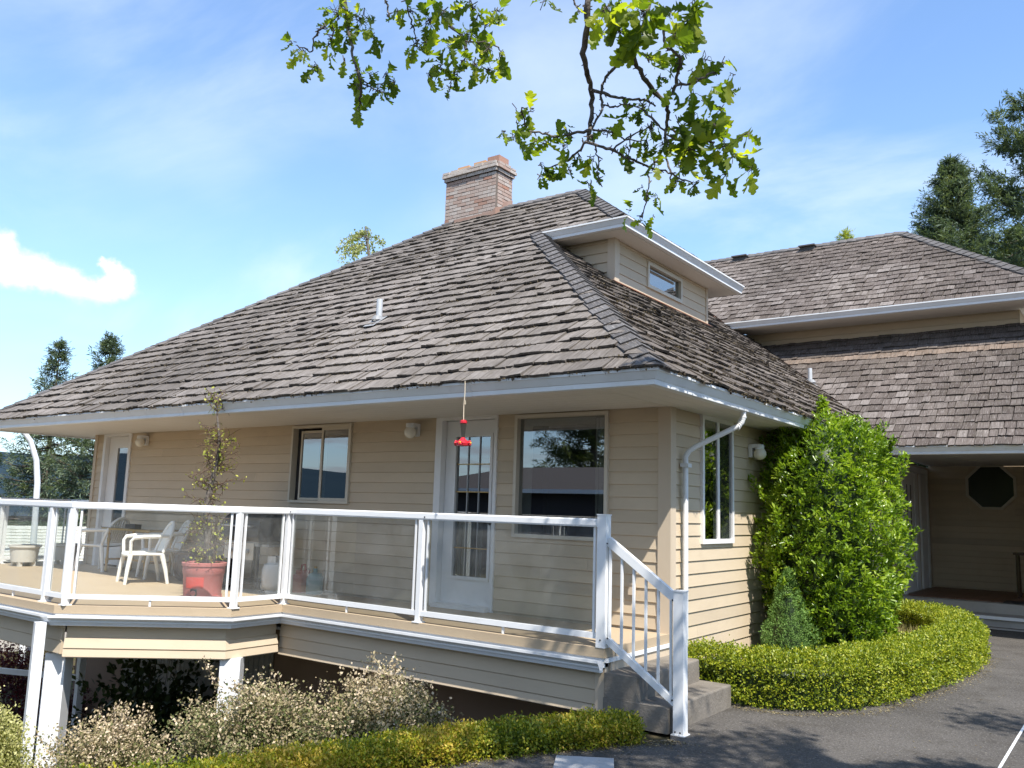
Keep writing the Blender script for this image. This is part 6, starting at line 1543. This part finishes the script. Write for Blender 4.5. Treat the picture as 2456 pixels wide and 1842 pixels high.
# ------------------------------------------------------------------ across the drive: garage and fir seen only in the panes, then added unseen firs
gr = thing('neighbour_garage', (-14, -19, 0), 'dark single-storey garage with a shallow roof and white gutter across the drive', 'garage')
m = MB(); m.box(-19.5, -7.2, -24, -17.0, -2.5, 2.45); m.obj('wall', 'garage_wall', gr)
m = MB(); m.mesh([(-20.2, -16.4, 2.5), (-6.6, -16.4, 2.5), (-9.4, -20.5, 3.5), (-17.0, -20.5, 3.5), (-6.6, -24.6, 2.5), (-20.2, -24.6, 2.5)], [(0, 1, 2, 3), (1, 4, 2), (4, 5, 3, 2), (5, 0, 3)]); m.obj('roof', 'garage_roof', gr)
m = MB(); m.ext([(0, 0), (0.10, 0), (0.10, -0.14), (0, -0.14)], [(-20.2, -16.38, 2.52), (-20.2, -24.6, 2.52), (-6.6, -24.6, 2.52), (-6.6, -16.38, 2.52)][::-1], True); m.obj('gutter', 'gutter_white', gr)
conifer('fir_tree', (-17.2, -27.5, -1.5), 14.5, 4.2, 'dark fir behind the garage across the drive', 'needles', 34, 8, 30, 0.1, sl=0.7, droop=0.12, tipup=0.3)

for x, y, h, r in ((-2, -34, 15, 5.5), (8, -38, 17, 6), (18, -30, 15, 5.5), (25, -14, 11, 4.5)):  # unseen firs added behind the camera to cut sky light on the porch
    conifer('fir_tree', (x, y, -1.5), h, r, {-2: 'tall fir added out of view south of the drive to dim sky light', 8: 'tallest fir added out of view south of the drive to dim sky light', 18: 'broad fir added out of view south-east of the drive to dim sky light', 25: 'short fir added out of view east of the drive to dim sky light'}[x], 'needles', 30, 8, 30, 0.06, sl=0.9, droop=0.12, tipup=0.25)
BRANCHES = [
    ([(2.548, -5.915, 3.488), (2.554, -5.925, 3.432), (2.521, -5.878, 3.348), (2.474, -5.813, 3.305), (2.442, -5.734, 3.293), (2.416, -5.665, 3.276), (2.394, -5.625, 3.226), (2.392, -5.625, 3.158), (2.409, -5.665, 3.104)], 0.0104, 0.0072),
    ([(2.483, -5.786, 3.04), (2.461, -5.779, 3.015), (2.406, -5.747, 3.008), (2.337, -5.704, 3.01), (2.247, -5.69, 3.009)], 0.0055, 0.002),
    ([(2.499, -5.802, 3.193), (2.519, -5.755, 3.194), (2.532, -5.677, 3.208), (2.546, -5.598, 3.233), (2.564, -5.546, 3.248), (2.596, -5.522, 3.224)], 0.0056, 0.0032),
    ([(2.472, -5.761, 3.072), (2.392, -5.735, 3.09), (2.312, -5.713, 3.105), (2.253, -5.726, 3.127), (2.218, -5.773, 3.127), (2.247, -5.83, 3.13), (2.286, -5.903, 3.143)], 0.0055, 0.002),
    ([(2.468, -5.785, 3.021), (2.497, -5.757, 3.015), (2.511, -5.691, 3.02), (2.517, -5.605, 3.026), (2.53, -5.53, 3.029), (2.568, -5.481, 3.013), (2.617, -5.482, 2.993), (2.677, -5.507, 2.947), (2.741, -5.538, 2.905)], 0.0055, 0.0024),
    ([(2.477, -5.747, 3.076), (2.49, -5.67, 3.098), (2.491, -5.592, 3.108), (2.514, -5.535, 3.112), (2.56, -5.519, 3.105)], 0.004, 0.002),
    ([(2.447, -5.708, 3.079), (2.421, -5.642, 3.068), (2.412, -5.601, 3.034), (2.413, -5.608, 2.989), (2.442, -5.638, 2.931)], 0.0031, 0.0016),
    ([(2.654, -5.659, 3.573), (2.644, -5.688, 3.477), (2.625, -5.708, 3.391), (2.602, -5.696, 3.33), (2.593, -5.646, 3.314), (2.576, -5.572, 3.315), (2.57, -5.489, 3.306), (2.581, -5.429, 3.284)], 0.0075, 0.0083),
    ([(2.606, -5.703, 3.325), (2.536, -5.663, 3.336), (2.465, -5.626, 3.344), (2.427, -5.6, 3.328), (2.419, -5.604, 3.289), (2.44, -5.627, 3.226), (2.449, -5.672, 3.159), (2.447, -5.706, 3.104)], 0.0057, 0.0033),
    ([(2.506, -5.739, 3.162), (2.555, -5.741, 3.145), (2.589, -5.708, 3.156), (2.603, -5.637, 3.166)], 0.0032, 0.0016),
    ([(2.67, -5.61, 3.184), (2.656, -5.547, 3.189), (2.619, -5.475, 3.178), (2.585, -5.418, 3.139), (2.577, -5.394, 3.081), (2.598, -5.405, 3.012), (2.621, -5.444, 2.942)], 0.0073, 0.0024),
    ([(2.635, -5.538, 3.224), (2.651, -5.508, 3.262), (2.674, -5.522, 3.283), (2.709, -5.577, 3.295), (2.75, -5.643, 3.293), (2.755, -5.71, 3.296), (2.743, -5.736, 3.303), (2.73, -5.735, 3.36), (2.701, -5.708, 3.423)], 0.0064, 0.004),
    ([(2.714, -5.606, 3.233), (2.78, -5.642, 3.201), (2.834, -5.675, 3.19), (2.863, -5.679, 3.197), (2.875, -5.642, 3.218)], 0.0047, 0.0024),
    ([(2.619, -5.468, 3.163), (2.654, -5.459, 3.137), (2.715, -5.479, 3.097), (2.772, -5.515, 3.056), (2.823, -5.539, 3.03)], 0.0048, 0.0024),
    ([(2.583, -5.6, 3.187), (2.641, -5.61, 3.118), (2.678, -5.6, 3.072), (2.718, -5.542, 3.044), (2.739, -5.459, 3.033)], 0.0041, 0.002),
    ([(2.591, -5.578, 2.961), (2.618, -5.608, 2.913), (2.612, -5.609, 2.866), (2.579, -5.572, 2.827), (2.542, -5.515, 2.827)], 0.0028, 0.0016),
    ([(2.443, -5.571, 3.081), (2.463, -5.508, 3.134), (2.49, -5.474, 3.167), (2.552, -5.47, 3.179)], 0.0033, 0.0024),
    ([(2.499, -5.524, 3.145), (2.489, -5.513, 3.1), (2.497, -5.535, 3.031)], 0.0024, 0.0016),
    ([(1.794, -6.288, 3.547), (1.794, -6.266, 3.466), (1.818, -6.268, 3.374), (1.848, -6.275, 3.287), (1.868, -6.271, 3.23), (1.857, -6.242, 3.193), (1.815, -6.198, 3.183), (1.755, -6.145, 3.175)], 0.0057, 0.0033),
    ([(1.824, -6.381, 3.356), (1.76, -6.355, 3.366), (1.697, -6.32, 3.374), (1.654, -6.287, 3.357), (1.644, -6.314, 3.36), (1.661, -6.366, 3.342)], 0.0033, 0.0016),
    ([(1.857, -6.372, 3.333), (1.83, -6.356, 3.31)], 0.0024, 0.0016),
    ([(1.744, -6.151, 3.286), (1.748, -6.115, 3.284), (1.79, -6.1, 3.259), (1.864, -6.092, 3.215)], 0.0029, 0.0016),
    ([(1.873, -6.253, 3.208), (1.872, -6.21, 3.211), (1.865, -6.14, 3.242), (1.852, -6.075, 3.281)], 0.0024, 0.0016),
    ([(1.994, -6.072, 3.584), (1.978, -6.016, 3.55), (2.011, -5.977, 3.498), (2.069, -5.968, 3.437), (2.105, -5.989, 3.368)], 0.005, 0.0058),
    ([(2.131, -6.027, 3.375), (2.189, -6.025, 3.354), (2.216, -5.997, 3.351), (2.215, -5.932, 3.353)], 0.0033, 0.0016),
    ([(2.048, -5.924, 3.391), (2.01, -5.904, 3.381), (1.987, -5.92, 3.341), (2.002, -5.953, 3.288)], 0.0029, 0.0016),
    ([(2.096, -5.961, 3.418), (2.083, -5.93, 3.49), (2.088, -5.914, 3.54)], 0.0029, 0.0021),
    ([(2.019, -6.219, 3.479), (1.982, -6.149, 3.454), (1.937, -6.081, 3.453), (1.899, -6.029, 3.448), (1.899, -6.005, 3.442)], 0.0029, 0.0017),
    ([(1.861, -6.155, 3.57), (1.854, -6.133, 3.532), (1.879, -6.141, 3.483)], 0.0033, 0.0025),
    ([(2.404, -5.787, 3.575), (2.409, -5.771, 3.548), (2.436, -5.791, 3.507), (2.481, -5.826, 3.465)], 0.0029, 0.0016),
]
CLUSTERS = [  # centre, spread, leaves, leaf length
    ((1.777, -6.287, 3.461), 0.077, 26, 0.056),
    ((1.841, -6.24, 3.438), 0.068, 18, 0.056),
    ((1.938, -6.285, 3.335), 0.041, 10, 0.056),
    ((1.78, -6.243, 3.406), 0.034, 6, 0.056),
    ((1.725, -6.387, 3.288), 0.033, 9, 0.056),
    ((1.717, -6.319, 3.265), 0.029, 9, 0.056),
    ((1.768, -6.464, 3.269), 0.02, 4, 0.056),
    ((1.726, -6.279, 3.364), 0.021, 5, 0.056),
    ((1.76, -6.294, 3.304), 0.013, 3, 0.056),
    ((1.768, -6.164, 3.295), 0.043, 12, 0.056),
    ((1.762, -6.159, 3.24), 0.038, 10, 0.056),
    ((1.842, -6.223, 3.124), 0.02, 6, 0.056),
    ((1.895, -6.189, 3.189), 0.041, 9, 0.056),
    ((1.954, -6.218, 3.209), 0.028, 6, 0.056),
    ((1.921, -6.259, 3.208), 0.024, 4, 0.056),
    ((1.982, -6.208, 3.181), 0.008, 2, 0.056),
    ((1.85, -6.313, 3.256), 0.012, 2, 0.056),
    ((1.98, -6.207, 3.442), 0.033, 7, 0.066),
    ((2.099, -6.265, 3.371), 0.032, 6, 0.066),
    ((2.038, -6.112, 3.43), 0.05, 12, 0.066),
    ((2.128, -6.146, 3.415), 0.041, 10, 0.066),
    ((2.214, -6.098, 3.435), 0.049, 10, 0.066),
    ((2.212, -5.96, 3.491), 0.034, 6, 0.066),
    ((2.009, -6.143, 3.341), 0.041, 9, 0.066),
    ((2.035, -6.107, 3.243), 0.016, 2, 0.066),
    ((2.046, -6.065, 3.284), 0.05, 10, 0.066),
    ((2.057, -5.981, 3.293), 0.042, 8, 0.066),
    ((2.209, -6.109, 3.326), 0.056, 14, 0.066),
    ((2.148, -5.94, 3.472), 0.043, 8, 0.066),
    ((2.255, -6.057, 3.289), 0.048, 10, 0.066),
    ((2.108, -5.946, 3.328), 0.051, 12, 0.066),
    ((2.13, -5.896, 3.328), 0.034, 7, 0.066),
    ((2.287, -6.025, 3.279), 0.032, 6, 0.066),
    ((2.015, -5.966, 3.261), 0.03, 5, 0.066),
    ((2.051, -6.143, 3.336), 0.025, 4, 0.066),
    ((2.087, -6.046, 3.355), 0.033, 6, 0.066),
    ((2.45, -6.013, 3.418), 0.024, 4, 0.066),
    ((2.525, -5.939, 3.403), 0.012, 2, 0.066),
    ((2.587, -5.865, 3.413), 0.057, 14, 0.09),
    ((2.559, -5.693, 3.503), 0.069, 16, 0.09),
    ((2.691, -5.796, 3.405), 0.065, 16, 0.09),
    ((2.705, -5.659, 3.472), 0.068, 14, 0.09),
    ((2.754, -5.585, 3.477), 0.043, 9, 0.09),
    ((2.484, -5.702, 3.448), 0.034, 5, 0.09),
    ((2.593, -5.784, 3.38), 0.049, 10, 0.09),
    ((2.662, -5.739, 3.372), 0.049, 10, 0.09),
    ((2.605, -5.71, 3.363), 0.033, 6, 0.09),
    ((2.618, -5.619, 3.353), 0.042, 8, 0.09),
    ((2.774, -5.733, 3.331), 0.04, 7, 0.09),
    ((2.793, -5.635, 3.495), 0.042, 6, 0.09),
    ((2.636, -5.568, 3.295), 0.03, 4, 0.066),
    ((2.724, -5.555, 3.376), 0.034, 6, 0.09),
    ((2.85, -5.674, 3.257), 0.04, 4, 0.09),
    ((2.725, -5.503, 3.332), 0.017, 2, 0.09),
    ((2.73, -5.673, 3.189), 0.02, 2, 0.066),
    ((2.875, -5.584, 3.275), 0.025, 3, 0.09),
    ((2.873, -5.501, 3.265), 0.025, 3, 0.09),
    ((2.839, -5.418, 3.253), 0.026, 3, 0.09),
    ((2.77, -5.583, 3.193), 0.037, 5, 0.09),
    ((2.755, -5.436, 3.226), 0.043, 6, 0.09),
    ((2.826, -5.487, 3.17), 0.037, 5, 0.09),
    ((2.743, -5.56, 3.112), 0.057, 9, 0.09),
    ((2.814, -5.518, 3.094), 0.041, 6, 0.09),
    ((2.915, -5.495, 3.047), 0.049, 4, 0.09),
    ((2.731, -5.623, 3.09), 0.024, 3, 0.09),
    ((2.846, -5.518, 3.023), 0.057, 10, 0.09),
    ((2.738, -5.417, 3.036), 0.042, 6, 0.09),
    ((2.797, -5.316, 3.059), 0.043, 7, 0.09),
    ((2.914, -5.453, 2.943), 0.036, 4, 0.09),
    ((2.846, -5.499, 2.918), 0.028, 4, 0.09),
    ((2.544, -5.524, 3.237), 0.043, 12, 0.048),
    ((2.535, -5.625, 3.164), 0.025, 5, 0.066),
    ((2.616, -5.595, 3.114), 0.049, 16, 0.048),
    ((2.669, -5.581, 3.041), 0.057, 18, 0.048),
    ((2.572, -5.543, 3.078), 0.033, 8, 0.048),
    ((2.484, -5.529, 3.095), 0.03, 5, 0.066),
    ((2.715, -5.498, 3.045), 0.041, 10, 0.09),
    ((2.76, -5.505, 3.081), 0.033, 6, 0.09),
    ((2.643, -5.613, 2.97), 0.04, 8, 0.048),
    ((2.629, -5.406, 3.047), 0.051, 10, 0.09),
    ((2.748, -5.535, 2.894), 0.04, 8, 0.048),
    ((2.652, -5.473, 2.951), 0.041, 8, 0.048),
    ((2.546, -5.418, 2.932), 0.03, 4, 0.066),
    ((2.581, -5.591, 2.902), 0.012, 2, 0.048),
    ((2.135, -5.805, 3.13), 0.021, 3, 0.066),
    ((2.14, -5.736, 3.142), 0.034, 6, 0.066),
    ((2.246, -5.79, 3.188), 0.029, 5, 0.066),
    ((2.184, -5.795, 3.207), 0.013, 2, 0.066),
    ((2.265, -5.896, 3.099), 0.02, 2, 0.066),
    ((2.262, -5.78, 3.079), 0.012, 2, 0.066),
    ((2.322, -5.811, 3.044), 0.016, 3, 0.066),
    ((2.307, -5.662, 3.156), 0.034, 6, 0.066),
    ((2.353, -5.745, 3.046), 0.033, 6, 0.066),
    ((2.307, -5.748, 3.088), 0.021, 3, 0.066),
    ((2.404, -5.554, 3.157), 0.03, 4, 0.066),
    ((2.291, -5.602, 3.026), 0.043, 4, 0.066),
    ((2.354, -5.549, 3.075), 0.034, 5, 0.066),
    ((2.375, -5.675, 3.033), 0.029, 4, 0.066),
    ((2.251, -5.732, 3.006), 0.029, 5, 0.066),
    ((2.213, -5.675, 2.992), 0.03, 4, 0.066),
    ((2.279, -5.701, 2.977), 0.012, 2, 0.066),
    ((2.41, -5.654, 2.932), 0.033, 3, 0.066),
    ((2.406, -5.614, 2.913), 0.01, 1, 0.066),
    ((2.534, -5.583, 2.832), 0.024, 2, 0.066),
    ((2.538, -5.506, 2.813), 0.025, 3, 0.066),
    ((2.514, -5.373, 2.888), 0.022, 1, 0.066),
]

# ------------------------------------------------------------------ the oak whose limbs hang into the view
oak = thing('oak_tree', (6.9, -5.2, 0), 'oak tree with lobed green leaves on twisting twigs hanging in from above', 'tree')
m = MB(); m.tube([(6.9, -5.2, -0.1), (6.85, -5.2, 0.6), (6.75, -5.25, 1.8), (6.6, -5.2, 3.0), (6.4, -5.1, 4.2), (6.2, -4.8, 6.0), (6.0, -4.6, 7.5)], [0.36, 0.29, 0.26, 0.24, 0.20, 0.14, 0.06], 14); m.obj('trunk', 'bark', oak, True)
limb = MB()
def limb_to(pts, r0, r1):
    n = len(pts); limb.tube(pts, [r0+(r1-r0)*i/(n-1) for i in range(n)], 8)
limb_to([(6.5, -5.15, 3.6), (5.6, -5.9, 4.7), (4.4, -6.2, 4.9), (3.3, -6.1, 4.5), (2.72, -5.95, 3.75), (2.6, -5.95, 3.55)], 0.11, 0.012)
limb_to([(4.4, -6.2, 4.9), (3.6, -5.7, 4.7), (2.95, -5.55, 4.1), (2.82, -5.55, 3.75)], 0.05, 0.012)
limb_to([(5.6, -5.9, 4.7), (4.2, -7.0, 5.0), (2.9, -6.8, 4.6), (2.0, -6.35, 3.95), (1.85, -6.25, 3.6)], 0.07, 0.010)
limb_to([(2.9, -6.8, 4.6), (2.4, -6.2, 4.3), (2.2, -6.0, 3.75)], 0.04, 0.010)
limb_to([(6.4, -5.1, 4.2), (6.0, -4.2, 5.6), (5.4, -3.2, 6.4)], 0.10, 0.03); limb_to([(6.4, -5.1, 4.2), (7.6, -4.3, 5.6), (8.6, -3.6, 6.4)], 0.10, 0.03)
limb_to([(6.2, -4.8, 6.0), (5.0, -5.0, 6.9), (4.2, -5.0, 7.2)], 0.08, 0.02)
limb.obj('limb', 'bark', oak, True)
def oak_leaf_mesh(tint, seed):
    rs = random.Random(seed); xs_ = []
    lob = [(0.0, 0.015), (0.10, 0.03), (0.20, 0.15), (0.27, 0.19), (0.33, 0.10), (0.40, 0.14), (0.47, 0.27), (0.55, 0.28), (0.60, 0.14), (0.67, 0.19), (0.75, 0.29), (0.83, 0.24), (0.86, 0.13), (0.93, 0.14), (0.99, 0.06), (1.0, 0.0)]
    bend = rs.uniform(-0.75, 0.8); cup = rs.uniform(-0.3, 1.3); tw = rs.uniform(-0.6, 0.6)
    def P(x, y):
        z = bend*(x*x-0.3*x)+cup*y*y*2+tw*x*y+0.03*math.sin(9*x+seed); return (x, y, z)
    L = [(x, y*rs.uniform(0.85, 1.15)) for x, y in lob]; Rr = [(x+rs.uniform(-0.015, 0.015), -y*rs.uniform(0.85, 1.15)) for x, y in lob]
    m = MB(); n = len(lob); vs = [P(x, 0) for x, _ in lob]+[P(*q) for q in L]+[P(*q) for q in Rr]; fs = []
    for i in range(n-1): fs += [(i, i+1, n+i+1, n+i), (2*n+i, 2*n+i+1, i+1, i)]
    m.mesh(vs, fs, tint); m.bar((-0.16, 0, -0.01), (0.02, 0, 0.0), 0.016, 0.016, t=tint)
    return m
OLM = [(t_, oak_leaf_mesh(t_, i)) for i, t_ in enumerate((0.12, 0.3, 0.45, 0.6, 0.75, 0.9, 0.35, 0.5))]
OLD = [m.data('oak_leaf', 'leaf_oak') for _, m in OLM]
OLV = []
for d in OLD:
    a = np.empty(len(d.vertices)*3, np.float32); d.vertices.foreach_get('co', a); OLV.append(a.reshape(-1, 3))
bobs = []
for pts, r0, r1 in BRANCHES:
    m = MB(); P = [Vector(p) for p in pts]; Q = []; n = len(P)
    for i in range(n-1):       # catmull-rom with a little crookedness
        a, b, c, d = P[max(i-1, 0)], P[i], P[i+1], P[min(i+2, n-1)]
        for k in range(4):
            t = k/4; q = 0.5*((2*b)+(c-a)*t+(2*a-5*b+4*c-d)*t*t+(3*b-a-3*c+d)*t*t*t)
            if i+k > 0: q = q+Vector(tuple(rng.normal(size=3)))*0.0022
            Q.append(q)
    Q.append(P[-1]); nq = len(Q)
    m.tube(Q, [(r0+(r1-r0)*i/(nq-1))*random.uniform(0.85, 1.2) for i in range(nq)], 8)
    for k in range(int(nq*0.9)):    # buds and spurs
        q = Q[random.randint(1, nq-1)]; dv = Vector(tuple(rdir(1)[0])); ln_ = random.uniform(0.006, 0.022); m.tube([q, q+dv*ln_], [0.0028, 0.0016], 5)
    bobs.append((m.obj('branch', 'bark_grey', oak, True), Q))
leafs = []
for c, r, k, L in CLUSTERS:
    c = Vector(c)
    for i in range(k):
        off = Vector(tuple(rdir(1)[0]))*r*random.random()**0.5; p = c+off*0.6
        d = (off.normalized()*0.7+Vector((0, 0, -0.75))+Vector(tuple(rdir(1)[0]))*0.55).normalized()
        n_ = Vector(tuple(rdir(1)[0]))*0.8+Vector((0, 0, 0.5))+SUN*0.3
        s_ = n_.cross(d).normalized(); n_ = d.cross(s_); l = L*random.choice((0.5, 0.65, 0.8, 0.95, 1.1))*random.uniform(0.9, 1.1)
        X = Matrix(((d.x, s_.x, n_.x, p.x), (d.y, s_.y, n_.y, p.y), (d.z, s_.z, n_.z, p.z), (0, 0, 0, 1))) @ Matrix.Scale(l, 4)
        # small twig that carries the leaf back towards the cluster
        leafs.append((l, X, random.randrange(len(OLD)), p, c))
leafs.sort(key=lambda q: -q[0])
for l, X, k, p, c in leafs[:300]: inst('leaf', OLD[k], X, oak)
tw = MB()
for l, X, k, p, c in leafs:
    q = X @ Vector((-0.15, 0, -0.01)); tw.tube([q, q.lerp(c, 0.6)+Vector(tuple(rng.normal(size=3)))*0.004, c+Vector(tuple(rng.normal(size=3)))*0.01], [0.0010, 0.0014, 0.0018], 4, False)
o = tw.obj('twig', 'bark_grey', oak); o['kind'] = 'stuff'
def joined(items, name, parent, mt):
    V = []; F = []; T = []; nv = 0; src = [(OLV[i], [tuple(p.vertices) for p in OLD[i].polygons], OLM[i][0]) for i in range(len(OLD))]
    for X, k in items:
        co, fs, t = src[k]; A = np.array(X.to_3x3()); w_ = co@A.T+np.array(X.translation); V.append(w_); F += [tuple(nv+q for q in f) for f in fs]; T += [t]*len(fs); nv += len(co)
    me = bpy.data.meshes.new(name); me.from_pydata(np.concatenate(V).tolist(), [], F); at = me.attributes.new('tint', 'FLOAT', 'FACE'); at.data.foreach_set('value', T); me.materials.append(M[mt])
    o = link(bpy.data.objects.new(name, me), parent); o['kind'] = 'stuff'; return o
joined([(X, k) for l, X, k, p, c in leafs[300:]], 'small_leaves', oak, 'leaf_oak')
# the rest of the crown, overhead and to the right, which dapples the drive
n = 33000
C = []
while len(C) < 280:
    h = random.uniform(5.2, 8.4); gx0, gy0 = random.uniform(-1.2, 6.0), random.uniform(-5.2, -0.5)
    C.append((gx0+0.59*h, gy0-0.353*h, h, random.uniform(0.22, 0.5)))
C += [(2.6+0.59*h+random.uniform(-0.3, 1.2), 1.2-0.353*h+random.uniform(-0.4, 0.4), h, 0.4) for h in (6.0, 6.5, 6.8, 7.1, 7.4, 8.0)]
C = np.array(C)
I = rng.integers(0, len(C), n); P = C[I, :3]+rng.normal(size=(n, 3))*C[I, 3:4]*0.5
u, v, z = project(P); keep = ~((z > 0) & (u > -120) & (u < 2580) & (v > -130) & (v < 1900))
# the crown thins out towards the house: its shade ends on the drive
gx_s = P[:, 0]-0.59*P[:, 2]; gy_s = P[:, 1]+0.353*P[:, 2]
lim = -0.50-0.15*np.clip(gx_s-1.2, 0, 1)+0.35*np.sin(gx_s*2.3)+0.25*np.sin(gx_s*5.1+1)
keep &= (gy_s < lim) | ((gx_s > 2.3) & (gy_s > 0.5) & (gy_s < 2.2))
for c, r, k, l in CLUSTERS[36:]:      # the sunlit limb: no foliage between it and the sun
    d = P-np.array(c); t_ = d@np.array(SUN); keep &= ~((t_ > 0) & (np.linalg.norm(d-t_[:, None]*np.array(SUN), axis=1) < 0.22))
P = P[keep]; n = len(P)
L = rng.uniform(0.07, 0.12, n)
leaf_obj('crown', 'leaf_oak', oak, P, rdir(n)+[0, 0, -0.5], rdir(n)*0.7+[0, 0, 1], L, L*0.62, rng.random(n), 'leaf')
